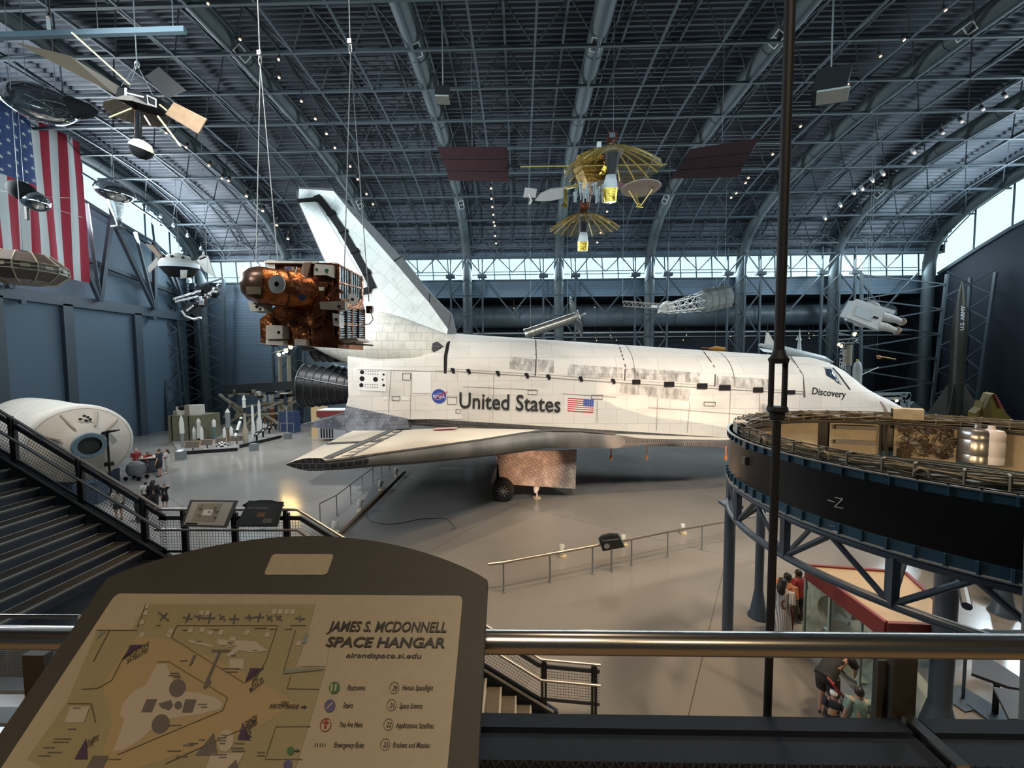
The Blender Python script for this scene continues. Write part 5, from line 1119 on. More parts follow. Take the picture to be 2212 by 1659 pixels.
# copper foil satellite
Y = 8.0; s8 = thing('foil_satellite', 'boxy satellite wrapped in copper foil with a big nose cylinder hung before the shuttle tail', 'satellite', P_(660, 740))
Q = lambda a, b, d=0: PY(a, b, Y+d)
M().prism([Q(597, 566), Q(730, 568), Q(730, 752), Q(563, 740), Q(561, 690), Q(597, 660)], (0, 1.3, 0)).build('body', COPPER, s8, 0)
M().prism([Q(676, 568, -.12), Q(729, 570, -.12), Q(731, 752, -.12), Q(676, 742, -.12)], (0, .5, 0)).build('front_block', COPD, s8, 0)
sd = M().loft([[Q(729, 569, -.1), Q(729, 662, -.1), Q(729, 663, -.1)], [Q(780, 600, .9), Q(782, 663, .9), Q(782, 664, .9)]], False, False); sd.build('side_wall', COPPER, s8, 0)
for r0, r1, nm, mm in ((572, 648, 'louver_panel', mat('louver_blue', (.12, .14, .15), .35, .6)), (662, 738, 'radiator_panel', mat('radiator_grey', (.13, .125, .12), .4, .6))):
    def sp(u, v, o=0, r0=r0, r1=r1): 
        a = Q(731, r0+(r1-r0)*v, -.13); b = Q(780 if r0 < 600 else 786, (598 if r0 < 600 else 670)+((648-598)*v if r0 < 600 else (735-670)*v), .85); n_ = Vector((.93, -.37, 0)); return a+(b-a)*u+n_*o
    M().prism([sp(0, 0), sp(1, 0), sp(1, 1), sp(0, 1)], (-.05, .12, 0)).build(nm, mm, s8, 0)
    for u in (0, .48, 1): M().bar(sp(u, 0, .01), sp(u, 1, .01), .035).build('copper_frame', COPPER, s8, 0)
    for v in (0, .5, 1): M().bar(sp(0, v, .012), sp(1, v, .012), .03).build('copper_frame', COPPER, s8, 0)
    if r0 < 600:
        for i in range(10):
            u = .05+.1*i; M().bar(sp(u, .03, .008), sp(u, .97, .008), .014).build('louver', SILV, s8, 0)
    else:
        for i in range(14): v = .04+.07*i; M().bar(sp(0, v, .015), sp(1, v, .015), .012).build('rib', SILV, s8, 0)
        for u in (.25, .72): M().bar(sp(u, 0, .012), sp(u, 1, .012), .05).build('rib', BLACK, s8, 0)
nose = Q(560, 616, -.55); ax = Q(668, 632, .1)-nose
M().lathe(nose, ax, [(.02, -.3), (.18, -.27), (.29, -.17), (.35, 0), (.36, .05), (.36, .42), (.4, .45), (.41, 1.15)], 32, True).build('nose_cylinder', COPPER, s8, 40)
M().lathe(nose, ax, [(.022, -.31), (.19, -.275), (.3, -.175), (.358, -.02)], 32, False).build('nose_dome', mat('dome_bronze', (.17, .1, .075), .28, .6), s8, 60)
M().prism([Q(531, 619, -.92), Q(560, 619, -.95), Q(561, 635, -.95), Q(533, 635, -.92)], (0, .03, 0)).build('nose_plate', mat('plate_olive', (.2, .16, .1), .5), s8, 0)
def roundplate(px, py, d, r, nrm, name='target_disc'):
    p = Q(px, py, d); o = M().cyl(p, p+Vector(nrm)*.015, r, n=28).build(name, WHT, s8); M().cyl(p, p+Vector(nrm)*.018, r*.28, n=16).build('disc_center', BLACK, o)
roundplate(599, 614, -.98, .17, (-.15, -1, 0)); roundplate(761, 647, .32, .12, (.6, -.8, 0))
def boxpart(q, d, th, m_, name): return M().prism([Q(a, b, d) for a, b in q], (0, th, 0)).build(name, m_, s8, 0)
boxpart([(577, 562), (594, 562), (594, 592), (577, 588)], -.1, .3, OFFW, 'bracket_plate'); boxpart([(680, 570), (720, 573), (720, 600), (704, 594), (678, 594)], -.2, .15, OFFW, 'bracket_plate')
for px, py, r in ((684, 582, .028), (706, 585, .042)): M().cyl(Q(px, py, -.2), Q(px, py, -.215), r, n=16).build('green_dot', mat('dot_green', (.06, .3, .2), .5), s8)
boxpart([(536, 653), (566, 655), (571, 672), (541, 672)], -.5, .3, OFFW, 'bracket_plate'); boxpart([(574, 702), (610, 703), (611, 732), (574, 732)], -.22, .25, OFFW, 'white_box'); boxpart([(718, 676), (733, 679), (733, 706), (720, 703)], -.3, .2, WHT, 'white_box'); boxpart([(690, 652), (745, 650), (745, 670), (692, 668)], -.28, .12, mat('bracket_taupe', (.3, .27, .23), .5), 'bracket_plate')
for px, py in ((602, 718), (726, 690), (555, 663), (732, 662)): M().cyl(Q(px, py, -.3 if px > 560 else -.55), Q(px, py, -.34 if px > 560 else -.57), .03, n=14).build('port', BLACK, s8)
boxpart([(574, 733), (612, 735), (612, 746), (574, 744)], -.15, .4, OFFW, 'base_plate'); boxpart([(636, 732), (661, 733), (661, 746), (636, 745)], -.15, .4, OFFW, 'base_plate'); boxpart([(680, 736), (770, 730), (775, 736), (700, 745)], -.05, .6, mat('base_grey', (.35, .33, .3), .5), 'base_plate')
boxpart([(570, 563), (680, 564), (680, 569), (570, 568)], -.14, .5, OFFW, 'top_rim'); M().bar(Q(720, 569, -.1), Q(782, 600, .9), .05).build('top_rim', OFFW, s8, 0)
boxpart([(614, 575), (637, 576), (637, 598), (614, 597)], -.16, .02, BRN, 'flag_patch'); boxpart([(617, 577), (627, 577), (627, 586), (617, 586)], -.17, .01, BLUE, 'flag_patch')
for i in range(5): boxpart([(628 if i < 3 else 617, 578+4*i), (636, 578+4*i), (636, 579.6+4*i), (628 if i < 3 else 617, 579.6+4*i)], -.17, .01, OFFW, 'flag_stripe')
boxpart([(640, 576), (642, 577), (634, 610), (630, 610)], -.32, .02, WHT, 'white_strut'); M().prism([Q(640, 612, -.3), Q(655, 568, -.2), Q(672, 566, -.15), Q(658, 622, -.3)], (0, .12, 0)).build('strut_fairing', mat('fairing_brown', (.14, .08, .055), .4, .4), s8, 0)
M().cyl(Q(652, 642, -.5), Q(652, 642, -.53), .07, n=20).build('round_patch', mat('patch_navy', (.02, .035, .09), .5), s8); M().cyl(Q(632, 697, -.02), Q(632, 697, -.06), .07, n=20, caps=True).build('round_port', mat('port_bronze', (.1, .06, .045), .4, .5), s8)
boxpart([(684, 620), (700, 620), (700, 628), (684, 628)], -.14, .02, OFFW, 'name_plate')
M().cyl(Q(740, 742, .1), Q(806, 746, .5), .02, n=8).build('probe', DUSK, s8); M().tube([Q(740, 741, 0), Q(752, 738, .1), Q(768, 742, .2)], .035, 6).build('probe', DUSK, s8); M().cyl(Q(558, 742), Q(600, 748), .015, n=6).build('probe', DUSK, s8)
for i in range(26):
    px, py = rng.choice([(rng.uniform(570, 670), rng.uniform(660, 735)), (rng.uniform(680, 728), rng.uniform(600, 745))]); d = -.02 if px < 672 else -.14; L = rng.uniform(8, 26); a = rng.uniform(-1.2, 1.2)
    M().bar(Q(px, py, d), Q(px+L*sin(a), py+L*cos(a), d-.02), rng.uniform(.02, .05)).build('foil_fold', rng.choice([COPPER, COPPER, COPD]), s8, 0)
M().box(Q(799, 669, .9), (.14, .1, .16)).build('rear_box', COPD, s8, 0); M().tube([Q(799, 668, .8), Q(806, 690, .8), Q(798, 700, .8), Q(786, 701, .8)], .012, 5).build('looped_wire', CABW, s8)
for x0, y0, ends in ((562, 130, ((553, 566), (600, 563))), (757, 105, ((744, 578), (797, 652)))):
    sl = Q(x0, y0, .3); M().tube([sl+Vector((.03*cos(t), 0, .1*sin(t))) for t in [2*pi*k/12 for k in range(12)]], .014, 5, True).build('shackle', SILV, s8)
    M().box(sl+Vector((-.01, 0, .14)), (.08, .06, .09)).build('shackle', SILV, s8, 0)
    M().cyl(sl+Vector((0, 0, .1)), (sl.x, sl.y, curve(LT, sl.y-YC)), .014, n=6).build('sling', CABW, s8)
    for e in ends: M().cyl(sl-Vector((0, 0, .1)), Q(*e, .3 if e[0] != 797 else .9), .011, n=5).build('sling', CABW, s8)
# umbrella antenna satellite
Y = 20; s9 = thing('relay_satellite', 'golden relay satellite with two umbrella dishes and dark solar panels high above the shuttle', 'satellite', P_(1300, 420))
NETM = bpy.data.materials.new('gold_net'); NETM.use_nodes = True
nt = NETM.node_tree; b_ = nt.nodes['Principled BSDF']; b_.inputs['Base Color'].default_value = (.5, .38, .14, 1); b_.inputs['Roughness'].default_value = .45; b_.inputs['Metallic'].default_value = .5; b_.inputs['Alpha'].default_value = .3
def umbrella(apex, r, par, nr=18):
    a = Vector(apex); tilt = eul(7, 0, 0); f = lambda t, q: a+tilt@Vector((r*t*cos(q), r*t*sin(q), -r*.46*t**1.6))
    o = M().loft([[f(t, 2*pi*i/nr) for i in range(nr)] for t in (.2, .4, .6, .8, 1)], False).build('dish_net', NETM, par, 30)
    for i in range(nr): q = 2*pi*(i+.25)/nr; M().tube([f(t, q)-Vector((0, 0, .02)) for t in (.15, .35, .55, .75, .9, 1)], .038, 5).build('rib', GOLDR, o)
    M().lathe(a+tilt@Vector((0, 0, -.3)), tilt@Vector((0, 0, 1)), [(r*.22, 0), (r*.22, .12), (r*.16, .24)], 18).build('hub', mat('hub_beige', (.4, .36, .28), .5), o)
    d = tilt@Vector((0, .12, -1)); p = a+d*.25; k = r/2.45
    M().lathe(p, d, [(.42*k, 0), (.36*k, .4*k), (.3*k, 1.0*k)], 20).build('feed_cone', mat('feed_charcoal', (.03, .03, .034), .5), o); M().lathe(p, d, [(.24*k, 1.0*k), (.3*k, 1.2*k), (.39*k, 1.65*k)], 20).build('feed_white', mat('feed_white', (.66, .7, .72), .5), o); M().lathe(p, d, [(.39*k, 1.65*k), (.36*k, 2.3*k), (.3*k, 2.3*k)], 14).build('feed_gold', GOLD, o, 20)
umbrella(P_(1323, 318), 2.42, s9); umbrella(P_(1262, 459, 4), 2.1, s9)
M().prism([P_(1247, 335, 1), P_(1295, 315, 1), P_(1318, 330, 1), P_(1320, 385, 1), P_(1270, 395, 1)], (0, 1.6, 0)).build('body', mat('gold_foil_dark', (.4, .22, .05), .3, .9, bump=(8, .8)), s9, 0)
M().prism([P_(1315, 284), P_(1334, 284), P_(1333, 302), P_(1315, 302)], (0, .5, 0)).build('top_box', COPD, s9, 0); M().prism([P_(1317, 286, -.03), P_(1329, 286, -.03), P_(1329, 297, -.03), P_(1317, 297, -.03)], (0, .03, 0)).build('top_plate', mat('plate_slate', (.12, .15, .18), .4), s9, 0)
M().box(P_(1294, 314, .4), (.2, .2, .28)).build('white_box', WHT, s9, 0)
M().cyl(P_(1124, 360, .3), P_(1440, 355, .3), .035, n=8).build('boom', GOLDR, s9); M().cyl(P_(1095, 357, .3), P_(1124, 361, .3), .08, n=8).build('boom_sleeve', BLACK, s9)
SOL = bpy.data.materials.new('solar_maroon'); SOL.use_nodes = True; nt = SOL.node_tree; b_ = nt.nodes['Principled BSDF']; b_.inputs['Roughness'].default_value = .25
tc = nt.nodes.new('ShaderNodeTexCoord'); vo = nt.nodes.new('ShaderNodeTexVoronoi'); vo.inputs['Scale'].default_value = 14; r_ = nt.nodes.new('ShaderNodeValToRGB'); r_.color_ramp.elements[0].color = (.16, .09, .07, 1); r_.color_ramp.elements[1].color = (.032, .014, .014, 1); r_.color_ramp.elements[1].position = .2
nt.links.new(tc.outputs['Object'], vo.inputs['Vector']); nt.links.new(vo.outputs['Distance'], r_.inputs[0]); nt.links.new(r_.outputs[0], b_.inputs['Base Color'])
for q in ([(944, 317), (1095, 317), (1100, 393), (972, 390)], [(1492, 322), (1640, 298), (1592, 383), (1450, 386)]):
    o = M().prism([P_(a, b, .5) for a, b in q], (0, .06, .03)).build('solar_panel', SOL, s9, 0)
    for t in (.36, .7): M().bar(P_(q[0][0]+(q[3][0]-q[0][0])*t, q[0][1]+(q[3][1]-q[0][1])*t, .48), P_(q[1][0]+(q[2][0]-q[1][0])*t, q[1][1]+(q[2][1]-q[1][1])*t, .48), .035).build('panel_seam', BLACK, o, 0)
c = P_(1384, 408, -.5); M().lathe(c, Vector((0, .02, 1)), [(.05, .12), (.5, .08), (.93, 0), (.95, .03), (.5, .13), (.05, .17)], 32).build('round_dish', GRYD, s9)
for a in ((1359, 412), (1373, 414), (1412, 404)): M().cyl(P_(*a, -.5), P_(1381, 448, -.7), .03, n=6).build('dish_strut', GOLDR, s9)
M().tube([P_(1373, 446, -.7), P_(1389, 448, -.7), P_(1381, 440, -.7)], .035, 5, True).build('dish_feed', GOLD, s9)
M().lathe(P_(1310, 404, 1.5), Vector((0, .02, 1)), [(.05, .1), (.5, .06), (.85, 0), (.5, .1), (.05, .15)], 28).build('round_dish', GRYD, s9)
d = M(); e = [P_(1156, 434), P_(1168, 419), P_(1190, 409), P_(1218, 406), P_(1222, 408), P_(1217, 428), P_(1190, 434), P_(1170, 435)]
d.prism(e, (0, .15, .12)); d.build('fan_dish', GRYD, s9, 0); M().bar(P_(1222, 406), P_(1252, 400, .5), .12).build('fan_arm', GOLDR, s9, 0); M().prism([P_(1218, 408, -.1), P_(1224, 408, -.1), P_(1226, 448, -.3), P_(1212, 445, -.3), P_(1220, 436, -.2)], (0, .06, 0)).build('fan_horn', GOLD, s9, 0)
M().prism([P_(1134, 405), P_(1160, 408), P_(1157, 427), P_(1130, 426)], (0, .06, 0)).build('square_plate', GRYD, s9, 0); M().bar(P_(1143, 420, -.1), P_(1148, 434, -.2), .06).bar(P_(1148, 432, -.2), P_(1144, 441, -.25), .1).build('plate_stalk', OFFW, s9, 0)
for i in range(30):
    px = 1238+rng.random()*78; py = 392+rng.random()*24+(px-1238)*.05; dd = rng.uniform(0, 1.2); M().cyl(P_(px, py, dd), P_(px, py+22, dd), .035, n=7).cyl(P_(px, py, dd), P_(px, py+5, dd), .07, n=7).build('helix_antenna', mat('helix_grey', (.42, .46, .48), .5), s9)
M().cyl(P_(1276, 415, 1), P_(1270, 450, 3), .07, n=8).build('dish_arm', COPPER, s9); M().prism([P_(1255, 430, 3), P_(1270, 440, 3), P_(1268, 452, 3), P_(1254, 452, 3)], (0, .5, 0)).build('dish_mount', COPD, s9, 0); M().cyl(P_(1335, 402, .8), P_(1372, 394, 0), .05, n=8).build('dish_arm', mat('arm_magenta', (.3, .09, .12), .4), s9)
for i in range(10): M().box(P_(rng.uniform(1285, 1318), rng.uniform(335, 385), .2), [rng.uniform(.08, .3) for _ in range(3)], eul(rng.uniform(0, 90), rng.uniform(0, 90), 0)).build('foil_fold', rng.choice([GOLD, COPPER]), s9, 0)
hang(P_(1325, 284, .2), s9); hang(P_(1020, 316, .5), s9); hang(P_(1560, 308, .5), s9)
# space telescope with fan panels
Y = 33; t1 = thing('space_telescope', 'slim silver tube with fan-shaped panels at one end hanging before the columns', 'telescope', P_(1190, 700))
a, b = P_(1134, 722), P_(1241, 686); M().cyl(a, b, .42, n=24).build('tube', mat('tube_silver', (.42, .39, .35), .3, .8, noise=(2, .3), stretch=(4, 4, .3)), t1); M().cyl(a+(a-b)*.005, a+(b-a)*.05, .45, n=24).cyl(a+(b-a)*.15, a+(b-a)*.165, .45, n=24).build('collar', SILV, t1)
dd = (b-a).normalized(); e1, e2, _ = basis(dd)
for k in range(10):
    q = 2*pi*k/10; v1 = e1*cos(q)+e2*sin(q); v2 = -e1*sin(q)+e2*cos(q); M().prism([b+v1*.35-v2*.15, b+v1*.35+v2*.15, b+v1*1.75+v2*.42+dd*.1, b+v1*1.75-v2*.42+dd*.1], dd*.03).build('fan_panel', SILV, t1, 0)
M().cyl(b, b+dd*.7, .12, n=10).cyl(b+dd*.6, b+dd*1.0, .08, n=8).cyl(b+dd*.35, b+dd*.45, .25, n=10).build('probe', SILV, t1); hang(P_(1146, 704), t1); hang(P_(1226, 680), t1)
# telescope with lattice body
Y = 33; t2 = thing('space_telescope', 'grey telescope with lattice midsection and a fat drum, boom pointing away', 'telescope', P_(1470, 660))
a, b = P_(1516, 652), P_(1572, 640); dd = (b-a).normalized(); M().cyl(a, b, 1.0, .98, n=10).build('drum', mat('drum_silver', (.5, .52, .5), .4, .6, noise=(3, .3)), t2, 20)
for t in (.2, .45, .7): M().cyl(a+(b-a)*t, a+(b-a)*(t+.03), 1.04, n=10).build('band', SILV, t2, 20)
e1, e2, _ = basis(dd); M().disc(b+dd*.03, dd, 1.0, 10).build('front_cover', mat('cover_pale', (.5, .56, .55), .4, .3), t2, 0); M().box(b+dd*.05, (.05, .8, .8), eul(0, 10, 12)).build('cover_square', mat('cover_blue', (.55, .66, .68), .4), t2, 0)
l0, l1 = P_(1440, 667), P_(1514, 652)
for k in range(8):
    q = 2*pi*k/8; v = e1*cos(q)+e2*sin(q); v2 = e1*cos(q+.8)+e2*sin(q+.8); w = e1*cos(q-.8)+e2*sin(q-.8)
    m = M().bar(l0+v*.42, l1+v*.8, .05)
    for i in range(5): m.bar(l0+(l1-l0)*(i/5)+v*(.42+.08*i), l0+(l1-l0)*((i+1)/5)+v2*(.42+.08*(i+1)), .04); m.bar(l0+(l1-l0)*(i/5)+v*(.42+.08*i), l0+(l1-l0)*((i+1)/5)+w*(.42+.08*(i+1)), .04)
    m.build('lattice_strut', SILV, t2, 0)
M().prism([P_(1430, 660), P_(1440, 650), P_(1455, 652), P_(1458, 672), P_(1440, 677), P_(1428, 674)], (0, .9, 0)).build('rear_housing', OFFW, t2, 0)
m = M(); b0, b1 = P_(1346, 656), P_(1430, 662)
for o1 in (-.2, .2):
    for o2 in (-.2, .2): m.bar(b0+Vector((0, o1, o2)), b1+Vector((0, o1, o2)), .04)
for i in range(9):
    f = lambda t: b0+(b1-b0)*t
    m.bar(f(i/9)+Vector((0, -.2, -.2)), f((i+1)/9)+Vector((0, -.2, .2)), .03); m.bar(f(i/9)+Vector((0, -.2, -.2)), f(i/9)+Vector((0, -.2, .2)), .03)
m.build('boom', mat('boom_grey', (.3, .28, .25), .5), t2, 0); M().prism([P_(1407, 659, -.25), P_(1420, 659, -.25), P_(1420, 665, -.25), P_(1407, 665, -.25)], (0, .03, 0)).build('tag', WHT, t2, 0); M().bar(P_(1490, 669), P_(1527, 665), .06).build('foil_rod', GOLDR, t2, 0)
hang(P_(1443, 650), t2); hang(P_(1565, 618), t2); hang(P_(1345, 655), t2)
# astronaut with flying pack
Y = 26; ast = thing('space_suit', 'white space suit with a square backpack unit floating face down under the roof', 'space suit', P_(1885, 682))
SUIT = mat('suit_white', (.62, .6, .57), .7, noise=(5, .2)); PACK = mat('pack_white', (.62, .66, .68), .45)
M().prism([P_(1848, 650), P_(1913, 672), P_(1896, 712), P_(1828, 685)], (0, .55, .1)).build('pack', PACK, ast, 0); M().prism([P_(1852, 660, -.06), P_(1892, 672, -.06), P_(1884, 695, -.06), P_(1845, 680, -.06)], (0, .06, 0)).build('pack_panel', mat('pack_blue', (.5, .6, .65), .4), ast, 0)
for q in ((1848, 650, 1930, 675), (1828, 688, 1900, 712)): M().bar(P_(q[0], q[1], .3), P_(q[2], q[3], .5), .22).build('pack_arm', PACK, ast, 0)
M().ell(P_(1842, 664, .45), (.38, .4, .36), 18, 12).build('helmet', SUIT, ast); M().ell(P_(1885, 658, .55), (.45, .3, .2), 14, 10, eul(0, 20, 0)).build('arm', SUIT, ast); M().ell(P_(1858, 700, .5), (.45, .3, .2), 14, 10, eul(0, 20, 0)).build('arm', SUIT, ast)
for q in ([(1900, 682), (1922, 687), (1938, 692), (1944, 694)], [(1890, 702), (1912, 706), (1928, 712), (1933, 713)]): M().tube([P_(a, b, .25+.08*i) for i, (a, b) in enumerate(q)], [.3, .26, .2, .17], 14).build('leg', SUIT, ast); M().ell(P_(q[-1][0]+4, q[-1][1]+1, .5), (.16, .3, .26), 12, 8).build('boot', mat('boot_beige', (.45, .35, .27), .7), ast)
M().box(P_(1892, 686, -.1), (.3, .05, .12), eul(0, 18, 0)).build('buckle', BLACK, ast, 0)
hang(P_(1873, 652), ast); hang(P_(1878, 652), ast)
# ceiling equipment
for px, py, Y, w, lab in ((957, 206, 17, .6, 'dark square loudspeaker box hanging under the roof near a round beam'), (1794, 186, 15, 1.0, 'dark wedge-shaped projector box hanging under the roof by the hanger rod')):
    p = PY(px, py, Y); o = thing('ceiling_box', lab, 'equipment box', p); M().box(p, (w, w, w*.75), eul(0, 12 if w == 1 else 0, -35 if w == 1 else 4)).build('case', BLACK, o, 0); M().box(p+Vector((0, -.1, -w*.42)), (w*.95, w*.9, .06), eul(0, 12 if w == 1 else 0, -35 if w == 1 else 4)).build('base_tray', mat('tray_grey', (.3, .32, .3), .5), o, 0); hang(p+Vector((0, 0, w*.3)), o, r=.03)
LAMPH = mat('lamp_housing', (.03, .032, .036), .5); LAMPW = mat('lamp_housing_white', (.5, .52, .52), .4); GLOW = mat('lamp_glow', (1, .8, .55), .5, emit=((1, .66, .34), 2.4)); GLOWC = mat('lamp_glow_bright', (1, .8, .5), .5, emit=((1, .72, .3), 30))
head0 = None
def lamp(px, py, label, grp, lit=True, Y=None, s=1., white=False):
    global head0
    if Y is None:   # where this sight line meets the roof steel
        d = ray(px, py); t = 8
        while t < 60:
            p = EYE+d*t
            if p.z > curve(LT, p.y-YC)-.55: break
            t += .1
    else: p = PY(px, py, Y)
    p.x = max(XL+1, min(XR-1, p.x)); a = Vector((0.12, -.5, -1)).normalized(); s *= max(.55, min(1.1, p.y/30))
    o = thing('spotlight', label, 'lamp', p, grp); M().lathe(p-a*.12*s, a, [(.06*s, -.1*s), (.11*s, 0), (.12*s, .29*s)], 12, True).build('housing', LAMPW if white else LAMPH, o)
    if lit: M().disc(p+a*.3*s, a, .085*s, 12).build('bulb', GLOW, o, 0)
    top = curve(LT, p.y-YC); 
    M().bar(p-a*.1*s, (p.x, p.y, max(p.z+.15, min(top, p.z+.8))), .05*s).build('yoke', LAMPH, o, 0)
G1 = 'spotlights along the roof rafter over the shuttle tail'
for px, py in [(520, 81), (604, 163), (652, 214), (682, 252), (706, 284), (724, 314), (757, 354), (773, 382), (792, 414), (806, 436)]: lamp(px, py, 'small lit spotlight on the slanting roof rafter above the shuttle tail', G1)
for px, py in [(1060, 402), (1061, 424), (1063, 442), (1065, 459), (1066, 475), (1068, 483), (1069, 505), (1071, 521)]: lamp(px, py, 'small lit spotlight on the upright-looking rafter below the maroon solar panel', 'spotlights in a line under the first solar panel')
for px, py in [(1321, 424), (1318, 433), (1310, 452), (1296, 498), (1289, 519)]: lamp(px, py, 'small lit spotlight on the rafter beside the golden umbrella dishes', 'spotlights beside the umbrella dishes')
for px, py in [(2038, 18), (1949, 82), (1898, 117), (1828, 177), (1793, 208), (1726, 268), (1666, 328), (1614, 379), (1608, 390), (1588, 412), (1577, 422)]: lamp(px, py, 'small lit spotlight on the rafter that runs behind the tall hanger rod', 'spotlights along the rafter behind the hanger rod')
for px, py in [(2169, 204), (2120, 232), (2074, 258), (2033, 283), (1972, 326), (1906, 373), (1883, 387), (1861, 405), (1843, 414), (1814, 441), (1781, 469)]: lamp(px, py, 'small spotlight on the rafter close to the far end wall', 'spotlights on the rafter near the far end wall', white=px < 1990)
for px, py in [(451, 4), (603, 124), (106, 33), (361, 282), (404, 313), (453, 352), (481, 380), (495, 385)]: lamp(px, py, 'small spotlight on the roof steel over the hanging satellites', 'spotlights over the hanging satellites')
for px, py in [(534, 417), (569, 449), (599, 480), (623, 510)]: lamp(px, py, 'bright warm spotlight pair on the rafter before the shuttle fin', 'warm spotlights before the shuttle fin', s=1.3)
for px, py in [(320, 452), (347, 466), (375, 486), (405, 508), (434, 536), (440, 547)]: lamp(px, py, 'unlit white spotlight along the upper edge of the end window band', 'white spotlights along the end window band', False, white=True)
for px, py in [(1122, 728), (1151, 726), (1284, 661), (1286, 727), (1288, 733), (1318, 722), (1320, 727), (1331, 732), (1482, 721), (1475, 732), (1577, 724), (1608, 724), (1658, 716), (1746, 717), (1747, 728), (1757, 722), (1110, 663)]: lamp(px, py, 'tiny lit spotlight on the rail in the dark bay at the back', 'tiny spotlights on the back rail', Y=44.8, s=.55)
# paired outlet grilles on the arch tubes
GRL = None
for px, py, k, lab in [(505, 108, 2, 'high'), (906, 96, 3, 'x'), (1275, 84, 4, 'x'), (1694, 76, 5, 'x'), (2134, 62, 6, 'x'), (540, 440, 2, 'x'), (767, 437, 3, 'x'), (1001, 435, 3, 'x'), (1448, 425, 5, 'x'), (1938, 414, 6, 'x')]:
    d = ray(px, py); t = 8
    while t < 60:
        p = EYE+d*t
        if p.z > curve(TT, p.y-YC)-.2: break
        t += .1
    x0 = min(TX, key=lambda q: abs(q-p.x)); q = Vector((x0, p.y, curve(TT, p.y-YC))); n_ = (EYE-q); n_ -= Vector((0, n_.y, 0))*.85; n_.normalize()
    nrm = Vector((n_.x, -.15, min(n_.z, -.3))).normalized(); e1, e2, _ = basis(nrm, (0, 1, 0)); c = q+nrm*.56; L = Vector((0, 1, -(curve(TT, p.y+.5-YC)-curve(TT, p.y-.5-YC))*-1)).normalized(); W_ = nrm.cross(L).normalized()
    o = thing('air_outlet', 'white framed double outlet grille on the %s arch tube, %s' % (['', 'first', 'second', 'third', 'fourth', 'fifth', 'sixth', 'seventh'][TX.index(x0)], 'near the roof crown' if py < 200 else 'low down near the eaves'), 'vent', c)
    M().prism([c-L*.5-W_*.27, c+L*.5-W_*.27, c+L*.5+W_*.27, c-L*.5+W_*.27], nrm*-.06).build('frame', VENTW, o, 0)
    for sx in (-.24, .24): M().prism([c+L*(sx-.19)-W_*.2+nrm*.01, c+L*(sx+.19)-W_*.2+nrm*.01, c+L*(sx+.19)+W_*.2+nrm*.01, c+L*(sx-.19)+W_*.2+nrm*.01], nrm*-.02).build('grille', VENTD, o, 0)
# ------------------------------------------------------------------ things standing on the hall floor
GWHITE = mat('rocket_white', (.62, .63, .6), .45); GGREY = mat('rocket_grey', (.2, .22, .22), .5); GTEAL = mat('rocket_teal', (.08, .16, .17), .5); GBRN = mat('rocket_brown', (.17, .11, .06), .5); GORG = mat('rocket_orange', (.42, .11, .03), .5); KHAKI = mat('khaki_metal', (.26, .23, .17), .55); OLIVE = mat('olive_box', (.17, .165, .11), .6, noise=(2, .25))
CLOTH = mat('insulation_cloth', (.56, .53, .47), .75, noise=(1.2, .15), bump=(1.6, .5)); HATB = mat('hatch_blue', (.1, .15, .18), .45)
# laboratory module
ctr = PY(178, 958, 19.6); ax = Vector((.88, -.47, 0)).normalized()
lab = thing('laboratory_module', 'huge white cloth-covered cylinder with a round dark hatch, lying behind the stair railing', 'space module', (ctr.x, ctr.y, 0))
M().lathe(ctr, ax, [(2.0, -11), (2.04, -7), (2.0, -3.5), (2.05, -.4), (2.0, 0), (1.86, .12)], 44, False, ).build('shell', CLOTH, lab, 60)
M().lathe(ctr, ax, [(1.86, .1), (1.5, .34), (.6, .95), (.52, 1.0)], 40, False).build('end_cone', mat('cone_cloth', (.54, .48, .4), .8, noise=(1.5, .12), bump=(1.2, .4)), lab, 60)
M().lathe(ctr, ax, [(.42, 1.0), (.62, .92), (.66, 1.08), (.62, 1.2), (.44, 1.2)], 32, False).build('hatch_ring', HATB, lab); M().disc(ctr+ax*1.03, ax, .45, 28).build('hatch', mat('hatch_dark', (.02, .024, .024), .3), lab, 0)
e1, e2, _ = basis(ax)
for i in range(16): q = 2*pi*i/16; p = ctr+ax*1.12+(e1*cos(q)+e2*sin(q))*.56; M().cyl(p, p+ax*.06, .03, n=6).build('bolt', GGREY, lab)
for q in (.7, 1.25, 2.0, 2.7): M().bar(ctr+ax*.2+(e1*cos(q)+e2*sin(q))*1.75, ctr+ax*.82+(e1*cos(q)+e2*sin(q))*1.0, .07).build('strap', mat('strap_tan', (.36, .3, .23), .7), lab, 0)
for dx, dz in ((-.15, 1.35), (.05, 1.25), (.2, 1.3), (.0, 1.5), (.12, 1.42)): p = ctr+ax*.5+e1*dx+Vector((0, 0, dz)); M().disc(p+ax*.12, (ax+Vector((0, 0, .6))), .07, 12).build('black_spot', BLACK, lab, 0)
for t in (-1.2, -8.5): p = ctr+ax*t; M().box((p.x, p.y, .5), (.5, 3.2, 1.0), Matrix.Rotation(atan2(ax.y, ax.x), 3, 'Z')).build('cradle', mat('cradle_blue', (.04, .07, .11), .5), lab, 0)
M().box((ctr.x+ax.x*1.6, ctr.y+ax.y*1.6-.2, .55), (.9, .9, 1.1), Matrix.Rotation(.4, 3, 'Z')).build('side_box', mat('cradle_blue', (.04, .07, .11), .5), lab, 0)
